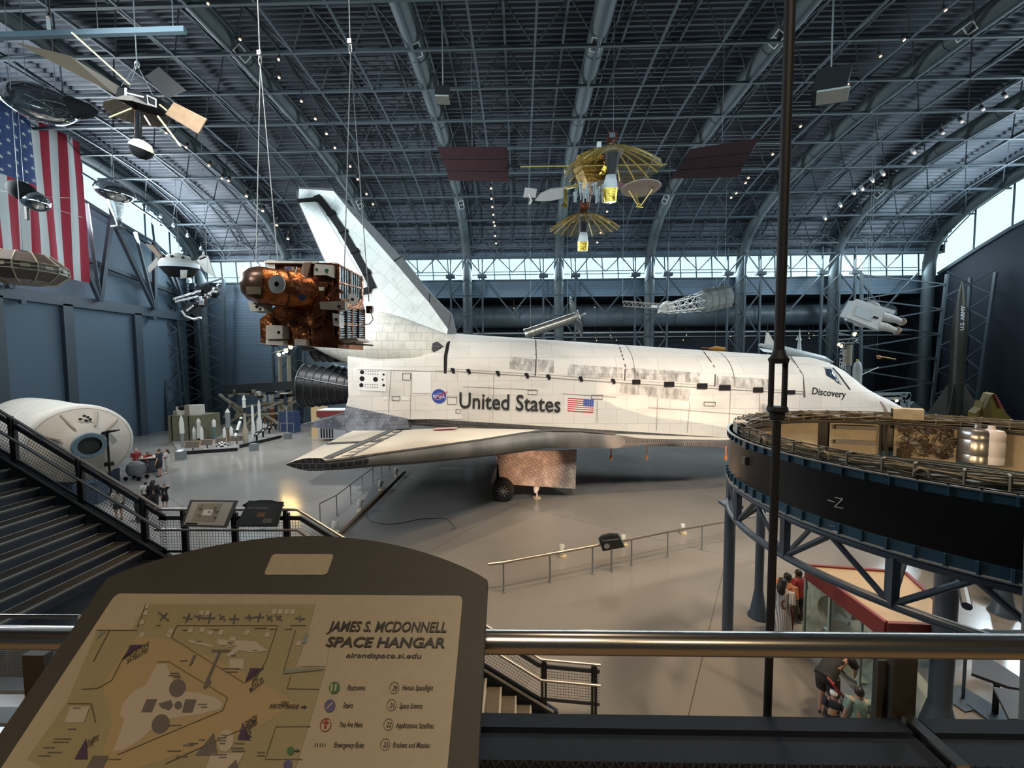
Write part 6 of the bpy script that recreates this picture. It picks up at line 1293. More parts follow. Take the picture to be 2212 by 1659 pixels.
# lamp stand beside it
p = PZ(240, 1068); ls = thing('lamp_stand', 'thin black pole with a flat dark lamp plate in front of the white module', 'lamp', p)
M().cyl(p, p+Vector((0, 0, 3.3)), .045, n=8).build('pole', BLACK, ls); M().cyl(p, p+Vector((0, 0, .05)), .3, n=16).build('base', BLACK, ls); M().box(p+Vector((0, 0, 3.35)), (.9, .35, .08), eul(0, -12, 20)).box(p+Vector((.1, 0, 3.42)), (.5, .2, .05), eul(0, -8, 20)).build('lamp_plate', BLACK, ls, 0); M().box(p+Vector((0, 0, 1.65)), (.3, .25, .2)).build('control_box', BLACK, ls, 0)
# rocket model display
def pz(px, py): return PZ(px, py)
dsp = thing('display_plinth', 'low grey plinth with black kerb under the row of rocket models', 'plinth', pz(500, 968))
M().prism([pz(386, 981), pz(513, 973), pz(519, 967), pz(607, 945), pz(640, 925), pz(600, 927), pz(470, 940), pz(372, 955)], (0, 0, .12)).build('deck', mat('plinth_grey', (.2, .195, .185), .6), dsp, 0)
for a, b in (((384, 983), (513, 974)), ((518, 968), (607, 946))): M().bar(pz(*a)+Vector((0, 0, .13)), pz(*b)+Vector((0, 0, .13)), .12, .26).build('kerb', BLACK, dsp, 0)
def model(px, ytop, ybase, prof, label, boosters=(), fins=0, name='rocket_model', yb=None):
    """prof: list of (fraction of height, radius in px, material)"""
    b = PZ(px, ybase); k = (b-EYE).dot(FW)/F; Hh = (ybase-ytop)*k*1.0
    r = thing(name, label, 'rocket model', b, 'models in the rocket row'); o = Vector((b.x, b.y, .12 if Hh > 1 else .1))
    i = 0
    while i < len(prof)-1:
        j = i; m_ = prof[i][2]; pts = [(max(prof[i][1]*k, .004), prof[i][0]*Hh)]
        while j < len(prof)-1 and prof[j][2] is m_: j += 1; pts.append((max(prof[j][1]*k, .004), prof[j][0]*Hh))
        M().lathe(o, (0, 0, 1), pts, 16).build('stage', m_, r, 40); i = j
    for dx, h0, h1, rr_, m_ in boosters: M().lathe(o+Vector((dx*k, -.12, 0)), (0, 0, 1), [(rr_*k, h0*Hh), (rr_*k, (h0+(h1-h0)*.75)*Hh), (.01, h1*Hh)], 12).build('booster', m_, r, 40)
    for q in range(fins): t = 2*pi*q/fins+.4; M().prism([o+Vector((0, 0, .02)), o+Vector((cos(t)*3*prof[0][1]*k, sin(t)*3*prof[0][1]*k, .02)), o+Vector((0, 0, Hh*.28))], (.02*sin(t), -.02*cos(t), 0)).build('fin', prof[0][2], r, 0)
    return r
W_, G_, T_, B_, O_, K_ = GWHITE, GGREY, GTEAL, GBRN, GORG, BLACK
model(395, 899, 969, [(0, 3, G_), (.42, 3, W_), (.43, 4.2, W_), (.75, 4.2, W_), (.9, 2.6, W_), (1, .3, W_)], 'white rocket model with a grey lower stage at the near end of the row')
model(431, 906, 958, [(0, 1.5, K_), (.16, 1.5, W_), (.17, 3.4, W_), (.78, 3.4, W_), (.8, 4, W_), (.9, 3.4, W_), (1, .3, W_)], 'white rocket model flanked by two white boosters, raised on a black stem', [(-8, .12, .66, 3.2, W_), (8, .12, .68, 3.2, W_)])
model(464, 908, 951, [(0, 3, T_), (.6, 2.6, W_), (.61, 3.3, W_), (.92, 3.3, W_), (1, .5, W_)], 'teal finned rocket model with a white capsule nose', (), 4)
model(494.5, 885, 957, [(0, 2.5, B_), (.4, 3, G_), (.41, 4.4, G_), (.88, 4.4, W_), (.9, 4.6, W_), (1, .4, W_)], 'dark grey rocket model with white nose and brown lower body', [(-6, .14, .46, 3.4, W_), (8.5, .16, .48, 3.2, W_)])
model(531, 857, 962, [(0, 5, KHAKI), (.28, 5.5, KHAKI), (.33, 3.2, KHAKI), (.62, 2, KHAKI), (.64, 2, K_), (.74, 2, W_), (.75, 3, W_), (.9, 3, W_), (.91, 4, W_), (.97, 2, W_), (1, 1.8, W_)], 'grey four-booster rocket model with a black band and white upper stage')
model(548, 877, 955, [(0, 3.6, W_), (.4, 3.6, W_), (.5, 2.5, W_), (.94, 2.3, W_), (1, .4, W_)], 'slim all-white rocket model beside the black lectern boards')
model(562, 866, 941, [(0, 4.2, W_), (.4, 4.2, W_), (.48, 2.8, W_), (.86, 2.6, W_), (.95, 1.5, W_), (1, .4, W_)], 'all-white rocket model between the slim white and the brown one', [(-3, 0, .5, 1.8, W_), (3.4, 0, .5, 1.8, W_)])
model(574, 852, 931, [(0, 2.6, B_), (.52, 2.6, W_), (.64, 3, B_), (.65, 2.6, B_), (.76, 2.8, W_), (.8, 4.2, W_), (.9, 4, W_), (1, .3, W_)], 'brown rocket model with white pointed fairing', [(-2, 0, .2, 2.2, W_), (3, 0, .2, 2.2, W_)])
model(589, 837, 929, [(0, 5.4, O_), (.48, 5.2, W_), (.55, 5.2, O_), (.63, 5.2, W_), (.64, 5, W_), (.9, 5, W_), (1, .5, W_)], 'tallest rocket model, white above and orange below', [(-3, 0, .2, 2.2, W_), (3, 0, .2, 2.2, W_), (7, 0, .19, 2.2, W_)])
a, b = PY(521, 902, 33), PY(508, 943, 31.5); o = tag(M().cyl(a, b, .11, n=10).mt(1).cyl(a+(b-a)*.1, a+(b-a)*.22, .115, n=10).cyl(a+(b-a)*.7, a+(b-a)*.85, .115, n=10).build('leaning_rocket', [GWHITE, BLACK]), 'thin white and black rocket leaning among the upright models', 'rocket')
p = pz(391, 993); tag(M().box(p+Vector((0, 0, .32)), (.5, .45, .64)).mt(1).box(p+Vector((0, -.05, .66)), (.4, .3, .05), eul(20, 0, 0)).build('info_bollard', [mat('bollard_grey', (.14, .16, .17), .5), GWHITE], sm=0), 'grey box bollard with white top plate at the near end of the plinth', 'bollard')
for px, py, lab_ in ((549, 973, 'grey box bollard at the bend of the plinth, below the slim white model'), (622, 948, 'grey box bollard at the far end of the plinth by the tall thin post')): p = pz(px, py); tag(M().box(p+Vector((0, 0, .28)), (.5, .45, .56)).build('info_bollard', mat('bollard_grey', (.14, .16, .17), .5), sm=0), lab_, 'bollard')
p = pz(621, 944); tag(M().cyl(p, p+Vector((0, 0, 3.0)), .06, n=8).build('sign_post', GGREY), 'tall thin grey post at the far end of the rocket row', 'post')
for i, (px, py, w, h) in enumerate([(417, 966, 30, 12), (448, 962, 24, 10), (478, 958, 22, 9), (512, 953, 26, 9)]):
    a = PZ(px, py+h/2+4); k = (a-EYE).dot(FW)/F; r = thing('text_board', 'low brown pale-edged text board, %s from the near end of the rockets' % ['first', 'second', 'third', 'fourth'][i], 'text board', a); R = eul(-20, 0, 8)
    M().box(a+Vector((0, 0, .6)), (w*k, .05, h*k*1.3), R).build('frame', mat('board_edge', (.42, .26, .17), .6), r, 0); M().box(a+Vector((0, -.03, .6)), (w*k*.92, .05, h*k*1.1), R).build('board', mat('board_brown', (.09, .07, .055), .6), r, 0); M().cyl(a, a+Vector((0, 0, .6)), .04, n=6).build('leg', BLACK, r); M().cyl(a+Vector((0, -.25, 0)), a+Vector((0, -.2, .16)), .14, .1, 8).build('floor_lamp', mat('lamp_cream', (.6, .5, .3), .5), r)
for i in range(5):
    p = PZ(555+13.5*i, 955-8.2*i); r = thing('lectern', 'black slanted lectern board beside the plinth, %s from the bend' % ['nearest', 'second', 'third', 'fourth', 'fifth'][i], 'lectern', p)
    M().box(p+Vector((0, 0, .75)), (.75, .5, .06), eul(38, 0, -35)).build('board', BLACK, r, 0); M().box(p+Vector((.12, -.15, .76)), (.16, .2, .06), eul(38, 0, -35)).build('label', GWHITE, r, 0); M().bar(p, p+Vector((0, 0, .75)), .1).build('leg', BLACK, r, 0)
c = PZ(480, 967); m = M(); 
for i in range(10):
    for j in range(5):
        m.mt((i+j) % 2); f = lambda u, v: c+Vector((.42*cos(u)*cos(v), .42*sin(u)*cos(v), .12+.42*sin(v))); u0, u1, v0, v1 = 2*pi*i/10, 2*pi*(i+1)/10, pi/2*j/5, pi/2*(j+1)/5; m.add([f(u0, v0), f(u1, v0), f(u1, v1), f(u0, v1)], [(0, 1, 2, 3)])
tag(m.build('checkered_dome', [BLACK, GWHITE], sm=0), 'small black and white checkered dome on the plinth edge', 'dome')
# olive equipment box and the long truss rig behind the models
a = PZ(372, 955); b = PZ(437, 946); p0 = PY(372, 955, 33.5); 
eb = thing('equipment_crate', 'olive square crate with cream instruments on top, behind the near rocket models', 'crate', (PY(404, 900, 34).x, 34, 0)); zt_ = PY(404, 897, 34).z
x0, x1 = PY(371, 900, 34).x, PY(438, 900, 34).x
M().span((x0, 33.6, .1), (x1, 36, zt_)).build('crate_body', OLIVE, eb, 0); M().span((x0+.3, 33.55, .1), (x0+.36, 33.6, zt_)).span((x1-1, 33.55, .1), (x1-.94, 33.6, zt_)).build('seam', BLACK, eb, 0)
for px, py, w, h, m_ in ((396, 886, .7, .8, OFFW), (410, 885, .5, .9, KHAKI), (426, 885, .9, .9, OFFW), (386, 891, .5, .4, KHAKI)): M().box(PY(px, py, 34.4), (w, .7, h), eul(0, rng.uniform(-12, 12), 15)).build('instrument', m_, eb, 0)
M().ell(PY(394, 881, 34.2), (.35, .3, .25), 14, 8).build('lens', BLACK, eb)
for a, b in (((382, 884), (392, 876)), ((376, 893), (386, 882)), ((430, 895), (432, 876))): M().bar(PY(*a, 34.2), PY(*b, 34.2), .07).build('strut', OFFW, eb, 0)
rig = thing('truss_rig', 'long khaki and black truss rig on slanting legs behind the rocket models', 'truss', (PY(560, 900, 39).x, 39, 0)); R_ = lambda a, b, d=0: PY(a, b, 39+d)
M().bar(R_(484, 842), R_(645, 832), .35, .9).build('top_beam', mat('rig_black', (.02, .022, .022), .5), rig, 0); M().bar(R_(482, 836), R_(645, 832), .1).build('gold_rail', mat('rail_gold', (.4, .27, .14), .5), rig, 0)
for a, b in (((474, 852), (500, 872)), ((484, 850), (560, 852)), ((500, 870), (484, 902)), ((490, 862), (530, 890)), ((530, 890), (476, 925)), ((515, 880), (600, 868)), ((600, 868), (640, 900)), ((560, 888), (606, 868)), ((560, 888), (520, 930)), ((604, 870), (605, 900)), ((600, 895), (640, 865)), ((530, 897), (640, 890)), ((575, 897), (616, 925)), ((540, 922), (575, 895)), ((495, 870), (520, 895)), ((622, 868), (642, 850))): M().bar(R_(*a), R_(*b, rng.uniform(-.5, .5)), .2).build('strut', KHAKI, rig, 0)
for i in range(22): M().box(R_(rng.uniform(490, 640), rng.uniform(840, 862), rng.uniform(-.6, .6)), [rng.uniform(.15, .7), .4, rng.uniform(.1, .5)]).build('fitting', rng.choice([BLACK, DUSK, KHAKI, OFFW]), rig, 0)
M().prism([R_(506, 900), R_(516, 878), R_(518, 900)], (0, .6, 0)).build('gusset', KHAKI, rig, 0)
for px in (488, 535, 600): M().cyl((R_(px, 900).x, 39.2, 0), (R_(px, 900).x, 39.2, R_(px, 900).z), .08, n=8).build('leg', KHAKI, rig)
# stands below the engines
bt = thing('blue_booth', 'dark blue booth with a railing below the engine bells', 'booth', (PY(622, 920, 38).x, 38, 0)); M().span((PY(603, 920, 38).x, 38, .0), (PY(637, 920, 38).x, 39, PY(603, 890, 38).z)).build('panel', mat('booth_blue', (.03, .05, .12), .5), bt, 0)
for px in (606, 620, 634): p = PY(px, 925, 37.4); M().cyl((p.x, 37.4, 0), (p.x, 37.4, 1.1), .03, n=6).build('rail_post', GGREY, bt)
M().bar((PY(606, 920, 37.4).x, 37.4, 1.1), (PY(634, 920, 37.4).x, 37.4, 1.1), .04).build('rail', KHAKI, bt, 0)
cab = tag(M().span((PY(672, 905, 36).x, 36, 0), (PY(697, 905, 36).x, 37, 3.0)).build('lit_cabinet', mat('cabinet_cream', (.62, .45, .24), .5), sm=0), 'tall cream cabinet below the engine bells beside the red-topped case', 'cabinet')
rc = thing('display_case', 'white display case with dark red top edge behind the body flap', 'display case', (PY(715, 900, 34).x, 34, 0)); xa, xb = PY(686, 900, 34).x, PY(746, 900, 34).x
M().span((xa, 34, .2), (xb, 35.4, 2.2)).build('case', mat('case_pale', (.4, .4, .42), .4), rc, 0); M().span((xa-.05, 33.9, 2.2), (xb, 35.5, 2.75)).build('red_top', mat('case_red', (.19, .025, .025), .5), rc, 0); M().span((xa-.05, 33.9, 2.75), (xb, 35.5, 2.82)).build('white_edge', GWHITE, rc, 0)
for i in range(5): M().span((xa+.25+.25*i, 33.95, .3), (xa+.36+.25*i, 34, 2.1)).build('stripe', BLACK, rc, 0)
# floor barriers, cable strip and floor spotlights
def barrier(pts, posts, label, rad, m_, zr):
    r = thing('floor_barrier', label, 'barrier', posts[0]); M().tube(pts, rad, 10).build('rail', m_, r)
    for p in posts: M().cyl((p.x, p.y, 0), (p.x, p.y, zr), .025, n=8).cyl((p.x, p.y, 0), (p.x, p.y, .02), .07, n=12).build('post', GGREY, r)
    return r
RS = mat('barrier_steel', (.42, .37, .33), .3, .8)
ps = [PZ(*q) for q in ((1088, 1279), (1188, 1258), (1280, 1239), (1364, 1221), (1442, 1203), (1516, 1188))]
zr = PY(1280, 1180, ps[2].y).z; ex = ps[-1]+(ps[-1]-ps[-2])*2.2; e0 = PY(1055, 1241, ps[0].y-.05); 
barrier([Vector((e0.x, e0.y, zr*.97))]+[Vector((p.x, p.y, zr)) for p in ps]+[Vector((ex.x, ex.y, zr))], ps, 'steel tube barrier on thin posts crossing the floor toward the black ring', .045, RS, zr)
ps2 = [PZ(*q) for q in ((692, 1135), (728, 1114), (758, 1088), (783, 1066), (806, 1047), (825, 1031), (842, 1018))]
barrier([Vector((p.x, p.y, .95)) for p in ps2], ps2, 'thin dark barrier on posts running back under the wing', .022, mat('barrier_dark', (.06, .06, .065), .5), .95)
s0, s1 = PZ(735, 1156), PZ(872, 1019); d = (s1-s0).normalized(); tag(M().bar(s0+Vector((0, 0, .05)), s1+Vector((0, 0, .05)), .16, .1).build('cable_strip', mat('strip_brown', (.13, .085, .05), .5), sm=0), 'brown cable strip along the floor beside the thin dark barrier', 'cable strip')
tag(M().tube([PZ(*q)+Vector((0, 0, .02)) for q in ((791, 1108), (792, 1118), (800, 1126), (835, 1134), (870, 1130), (905, 1122), (950, 1120), (967, 1122), (980, 1136), (984, 1142), (975, 1144))], .016, 5).build('floor_cable', mat('cable_grey', (.12, .1, .085), .6)), 'thin loose cable curving over the floor below the wing', 'cable')
def flamp(px, py, s, label):
    p = PZ(px, py); o = thing('floor_spotlight', label, 'lamp', p); M().cyl(p, p+Vector((0, 0, .06)), .14*s, n=14).build('base', mat('lamp_cream', (.6, .5, .3), .5), o); M().bar(p, p+Vector((0, 0, .3*s)), .05*s).build('stem', GWHITE, o, 0); M().lathe(p+Vector((-.05, 0, .3*s)), (.15, .5, .7), [(.05*s, -.12*s), (.1*s, 0), (.12*s, .14*s)], 14).build('head', GWHITE, o); return o
for px, py, s, lab_ in [(780, 1104, 1.2, 'white floor spotlight beside the brown cable strip, nearest but one'), (824, 1060, 1.2, 'white floor spotlight beside the brown cable strip, in the middle'), (857, 1030, 1.1, 'white floor spotlight beside the brown cable strip, just below the wing edge'), (725, 1152, 1.1, 'white floor spotlight at the near end of the brown cable strip'), (1216, 1203, 1.0, 'white floor spotlight behind the steel barrier before the small dark panel'), (1349, 1178, .9, 'white floor spotlight right behind the small dark panel'), (1477, 1153, .9, 'white floor spotlight behind the far part of the steel barrier'), (1160, 1076, 1.5, 'lit floor spotlight next to the main wheel under the wing')]: flamp(px, py, s, lab_)
p = PZ(1160, 1076); spot('gear_spot', PZ(1216, 1203)+Vector((0, 0, .55)), PY(1150, 1018, 19.1), 900, (1, .58, .36), 34, .12); spot('side_spot', PZ(1349, 1178)+Vector((0, 0, .55)), PY(1390, 850, 19.9), 1100, (1, .66, .45), 40, .12); spot('side_spot', PZ(1477, 1153)+Vector((0, 0, .55)), PY(1560, 880, 19.9), 900, (1, .7, .5), 42, .12); spot('belly_spot', p+Vector((3, 5, .4)), (3, YS, 3), 260, (1, .62, .36), 110, .1)
for px, py in ((1010, 985), (1440, 985), (1560, 988)): q = PZ(px, py+28); spot('belly_spot', q+Vector((0, 0, .3)), q+Vector((.2, -1.5, 3)), 90, (1, .62, .36), 110, .1)
# small dark panel on the barrier
P = [PY(a, b, ps[2].y+.05) for a, b in ((1293, 1165), (1300, 1158), (1318, 1153.5), (1336, 1154.5), (1350, 1182), (1302, 1191))]; r = thing('information_stand', 'small dark curved-top panel with a round picture on the steel floor barrier', 'sign', (P[5].x, P[5].y, 0))
M().prism(P, (0, .05, .02)).build('frame', mat('panel_dark', (.035, .045, .055), .45), r, 0); M().prism([p+Vector((0, -.02, -.02))+((sum(P, Vector())/6)-p)*.12 for p in P], (0, .02, 0)).build('sheet', mat('panel_black', (.015, .017, .019), .5), r, 0)
q = PY(1311, 1180, ps[2].y-.02); M().disc(q, (0, -1, 0), .09, 20).build('picture', mat('panel_pic', (.2, .22, .24), .5), r, 0); txt('Discovery Mission Highlights', .075, PY(1301, 1169.5, ps[2].y-.02), (1, 0, .12), (-.12, 0, 1), mat('panel_print', (.4, .4, .4), .6), r, 'lettering', sx=.62)
M().bar((P[5].x+.3, P[5].y+.05, 0), (P[5].x+.3, P[5].y+.05, P[5].z), .05).build('leg', GGREY, r, 0)
lc = thing('lamp_cluster', 'post with a cluster of glaring warm lamps below the copper foil satellite', 'lamp', (PY(612, 800, 40).x, 40, 0)); Y = 40
for px in (603, 622): M().cyl((P_(px, 800).x, 40.2, 0), (P_(px, 800).x, 40.2, P_(px, 768).z), .2, n=12).build('post', mat('mast_tan', (.3, .26, .2), .6), lc)
M().bar(P_(590, 762), P_(640, 748), .12).bar(P_(596, 772), P_(622, 768), .1).build('lamp_rail', GGREY, lc, 0)
for px, py, q in ((602, 766, .2), (612, 763, .12), (617, 758, .24), (627, 750, .24)): M().cyl(P_(px, py, -.05), P_(px, py, .3), q, n=12).build('lamp_head', LAMPH, lc); M().disc(P_(px, py, -.1), (.12, -1, -.25), q*.9, 14).build('bulb', mat('bulb_yellow', (1, .7, .3), .5, emit=((1, .66, .22), 60)), lc, 0)
# ------------------------------------------------------------------ far right: rockets, missile and gantry
ms = thing('tall_missile', 'tall dark olive finned missile standing between the far lattice towers', 'missile', (PY(2062, 900, 37.5).x, 37.5, 0)); mx = ms.location.x; mtop = PY(2062, 606, 37.5).z
M().lathe((mx, 37.5, .2), (0, 0, 1), [(.48, 0), (.5, 2), (.5, mtop-4.6), (.43, mtop-3.2), (.24, mtop-1.4), (.02, mtop-.2)], 24).build('missile_body', mat('missile_olive', (.045, .042, .03), .4, noise=(1, .3)), ms)
for k in range(4): t = 2*pi*k/4+.5; M().prism([Vector((mx+cos(t)*.45, 37.5+sin(t)*.45, .2)), Vector((mx+cos(t)*2.2, 37.5+sin(t)*2.2, .2)), Vector((mx+cos(t)*2.0, 37.5+sin(t)*2.0, 1.4)), Vector((mx+cos(t)*.47, 37.5+sin(t)*.47, 4.8))], (.06*sin(t), -.06*cos(t), 0)).build('fin', mat('missile_olive', (.045, .042, .03), .4), ms, 0)
txt('U.S. ARMY', .5, (mx-.2, 36.97, PY(2055, 714, 37).z), (0, 0, 1), (-1, 0, 0), MARK, ms, 'lettering', .01)
yt = thing('yellow_fin_craft', 'dull yellow finned craft standing behind the ring by the end wall', 'aircraft', PY(2145, 917, 30)); Y = 30
M().prism([P_(2107, 893), P_(2120, 882), P_(2124, 868), P_(2127, 882), P_(2140, 852), P_(2148, 850), P_(2155, 872), P_(2184, 903), P_(2184, 918), P_(2107, 915)], (0, .5, .1)).build('body', mat('craft_yellow', (.24, .15, .025), .5, noise=(2, .25)), yt, 0)
M().prism([P_(2128, 880, -.2), P_(2140, 856, -.3), P_(2142, 915, -.3), P_(2126, 915, -.2)], (0, .3, 0)).build('spine', mat('craft_yellow_dark', (.14, .085, .015), .5), yt, 0); M().prism([P_(2148, 852, -.1), P_(2152, 852, .3), P_(2172, 888, .3), P_(2160, 880, -.1)], (0, .2, 0)).build('fin', mat('craft_red', (.15, .02, .015), .5), yt, 0)
tag(M().bar(PY(1962, 897, 28), PY(2098, 907, 28), .5, .16).mt(1).bar(PY(1962, 901, 28), PY(2098, 911, 28), .45, .22).build('long_case', [mat('case_white', (.5, .48, .46), .5), mat('case_red', (.19, .025, .025), .5)], sm=0), 'long low white-topped dark red case seen over the far ring edge', 'display case')
gy = thing('gantry', 'pale steel gantry with two lamps rising behind the shuttle nose', 'gantry', (PY(1958, 900, 30).x, 30, 0)); Y = 30
for a, b in (((1884, 852), (1965, 850)), ((1890, 862), (1960, 860)), ((1950, 850), (1950, 930)), ((1961, 850), (1961, 930)), ((1950, 870), (1964, 852))): M().bar(P_(*a), P_(*b), .2).build('beam', mat('gantry_grey', (.24, .28, .3), .5), gy, 0)
for px in (1914, 1937): M().disc(P_(px, 866, -.2), (-.1, -1, -.3), .12, 12).build('lamp', GLOW, gy, 0)
tag(M().bar(PY(1968, 870, 31), PY(1998, 895, 31), .3).build('ladder_beam', STEELD, sm=0), 'slanted dark steel beam beside the pale gantry', 'beam')
# light mast, banner and rocket behind the cockpit
lm_ = thing('light_mast', 'tall post with a cluster of bright lamps rising behind the cockpit', 'lamp', (PY(1831, 800, 33).x, 33, 0)); Y = 33; zt2 = P_(1831, 745).z
M().cyl((P_(1831, 760).x, 33, 0), (P_(1831, 760).x, 33, zt2), .3, n=14).build('post', mat('mast_tan', (.3, .26, .2), .6), lm_)
for a, b in (((1812, 734), (1858, 730)), ((1812, 742), (1855, 740)), ((1813, 720), (1830, 724)), ((1845, 742), (1858, 728))): M().bar(P_(*a), P_(*b), .12).build('lamp_rail', GGREY, lm_, 0)
for px, py, s in ((1847, 722, .22), (1813, 744, .18), (1818, 748, .18), (1833, 751, .1)): M().cyl(P_(px, py, -.1), P_(px, py, .25), s*.9, n=12).build('lamp_head', LAMPH, lm_); M().disc(P_(px, py, -.14), (0, -1, -.2), s*.7, 12).build('bulb', GLOWC, lm_, 0)
bn = thing('banner_panel', 'dark grey vertical banner panels lettered Rockets and Missiles behind the cockpit', 'banner', (PY(1825, 830, 32).x, 32, 0)); Y = 32
M().prism([P_(1815, 792), P_(1838, 789), P_(1838, 880), P_(1815, 880)], (0, .1, 0)).build('panel', mat('banner_dark', (.03, .032, .04), .6), bn, 0); M().prism([P_(1826, 795, -.02), P_(1838, 789, -.02), P_(1838, 860, -.02), P_(1832, 830, -.02)], (0, .03, 0)).build('panel_grey', mat('banner_grey', (.14, .14, .16), .6), bn, 0); M().prism([P_(1839, 790, .1), P_(1842, 790, .1), P_(1842, 880, .1), P_(1839, 880, .1)], (0, .1, 0)).build('lettered_edge', BLACK, bn, 0)
txt('ROCKETS AND', .52, P_(1821, 832, -.05), (0, 0, 1), (-1, 0, 0), mat('banner_print', (.45, .45, .46), .6), bn, 'lettering', .01); txt('MISSILES', .5, P_(1825, 832, -.05), (0, 0, 1), (-1, 0, 0), mat('banner_print', (.45, .45, .46), .6), bn, 'lettering', .01)
rk = thing('grey_rocket', 'pale grey rounded rocket with yellow tip beside the dark banner', 'rocket', (PY(1851, 830, 31).x, 31, 0)); Y = 31; zz = P_(1851, 778).z; z2 = P_(1851, 828).z; xx = rk.location.x
M().lathe((xx, 31, z2), (0, 0, 1), [(.28, 0), (.29, (zz-z2)*.65), (.22, (zz-z2)*.85), (.03, zz-z2)], 18).build('upper_stage', mat('stage_pale', (.42, .45, .45), .4), rk); M().cyl((xx, 31, 0), (xx, 31, z2), .26, n=16).build('lower_stage', GGREY, rk); M().ell((xx-.05, 31, zz), (.08, .08, .08), 10, 6).build('tip', mat('tip_yellow', (.5, .36, .05), .5), rk)
for i, (a, b, Yy, r_, m_, lab_) in enumerate([((1894, 769), (1934, 776), 36, .07, mat('toy_yellow', (.4, .24, .04), .5), 'small yellow and black model plane hung on the dark far wall'), ((1858, 811), (1898, 793), 36, .04, GWHITE, 'thin white stick hanging slanted beside the grey rocket')]):
    o = thing('model_plane' if i == 0 else 'white_rod', lab_, 'model' if i == 0 else 'rod', PY(*a, Yy)); Y = Yy; M().cyl(P_(*a), P_(*b), r_, n=8).build('body', m_, o)
    if i == 0: M().ell(P_(1899, 772), .18, 10, 8).build('nose', mat('nose_orange', (.4, .17, .04), .5), o); M().bar(P_(1898, 772), P_(1938, 780), .06, .02).build('wing', BLACK, o, 0)
    hang(P_(*a), o, r=.006)
Y = 38; o = thing('white_missile', 'small pointed white missile with fins behind the shuttle crew cabin', 'missile', (P_(1726, 765).x, 38, 0)); zz = P_(1726, 711).z; M().lathe((P_(1726, 765).x, 38, 2), (0, 0, 1), [(.2, 0), (.22, zz-6), (.3, zz-5.2), (.12, zz-3.2), (.01, zz-2)], 14).build('body', GWHITE, o)
for sx in (-1, 1): M().prism([P_(1726+sx*2, 735), P_(1726+sx*7, 735), P_(1726+sx*2, 725)], (0, .05, 0)).build('fin', GWHITE, o, 0)
M().cyl((P_(1726, 765).x, 38, 0), (P_(1726, 765).x, 38, 2), .1, n=8).build('stand', GGREY, o)
Y = 30; o = thing('winged_missile', 'long pale grey winged missile seen over the shuttle spine behind the turnbuckle', 'missile', P_(1720, 790))
b0, b1 = P_(1640, 745), P_(1802, 783); M().tube([b0, b0+(b1-b0)*.3, b0+(b1-b0)*.85, b1], [.12, .34, .3, .02], 14).build('body', mat('missile_pale', (.4, .44, .46), .4), o); M().prism([P_(1652, 748), P_(1656, 718), P_(1660, 718), P_(1680, 752)], (0, .1, 0)).build('tail_fin', GWHITE, o, 0); M().prism([P_(1640, 752, -1), P_(1690, 760, .2), P_(1740, 772, .2), P_(1650, 760, -1)], (0, .1, .02)).build('wing', mat('missile_pale', (.4, .44, .46), .4), o, 0)
M().cyl(P_(1660, 752), (P_(1660, 752).x, 30, 0), .08, n=8).cyl(P_(1760, 775), (P_(1760, 775).x, 30, 0), .08, n=8).build('stand', GGREY, o)
Y = 40; o = thing('orange_plane', 'small orange aircraft model hanging behind the payload doors', 'aircraft', P_(1540, 754)); M().bar(P_(1515, 751), P_(1566, 754), .08, .08).build('wing', GORG, o, 0); M().tube([P_(1530, 753), P_(1545, 753), P_(1565, 754)], [.05, .25, .2], 8).build('body', mat('plane_orange', (.5, .2, .03), .5), o); hang(P_(1545, 753), o)
# ------------------------------------------------------------------ under the ring: glass case with instruments
dc = thing('glass_case', 'tall glass display case with a deep red rim and cream roof under the black ring', 'display case', PZ(1750, 1360)); zt = 2.1
A = PZ(1742, 1222, zt); B = PZ(1915, 1348, zt); Cc = PZ(2015, 1352, zt); D = PZ(2032, 1308, zt); E_ = PZ(1955, 1238, zt)
top = [A, B, Cc, D, E_]; A2, B2 = A, B
M().prism([p+Vector((0, 0, -.03)) for p in top], (0, 0, .03)).build('roof', mat('case_roof_cream', (.4, .3, .19), .6), dc, 0)
for p, q in zip(top, top[1:]+top[:1]): M().bar(p+Vector((0, 0, -.13)), q+Vector((0, 0, -.13)), .07, .34).build('red_rim', mat('case_red', (.19, .025, .025), .5), dc, 0)
CG = glass('case_glass', (.9, .95, .93), .1, .02)
for p, q in ((A, B), (B, Cc), (E_, A)): M().prism([p+Vector((0, 0, -.3)), q+Vector((0, 0, -.3)), Vector((q.x, q.y, .3)), Vector((p.x, p.y, .3))], (.0, .012, 0)).build('glass', CG, dc, 0)
for t in (0, .36, .75, 1): p = A+(B-A)*t; M().bar((p.x, p.y, .25), (p.x, p.y, zt-.2), .045).build('glass_edge', mat('edge_green', (.3, .38, .35), .3), dc, 0)
M().prism([Vector((p.x, p.y, 0)) for p in top], (0, 0, .28)).build('plinth', mat('case_plinth', (.4, .38, .35), .6), dc, 0)
M().bar(A+Vector((2.1, .9, .01)), A+Vector((2.25, .75, .01)), .03).build('roof_slot', BLACK, dc, 0)
DISH = mat('dish_pale', (.5, .5, .42), .45)
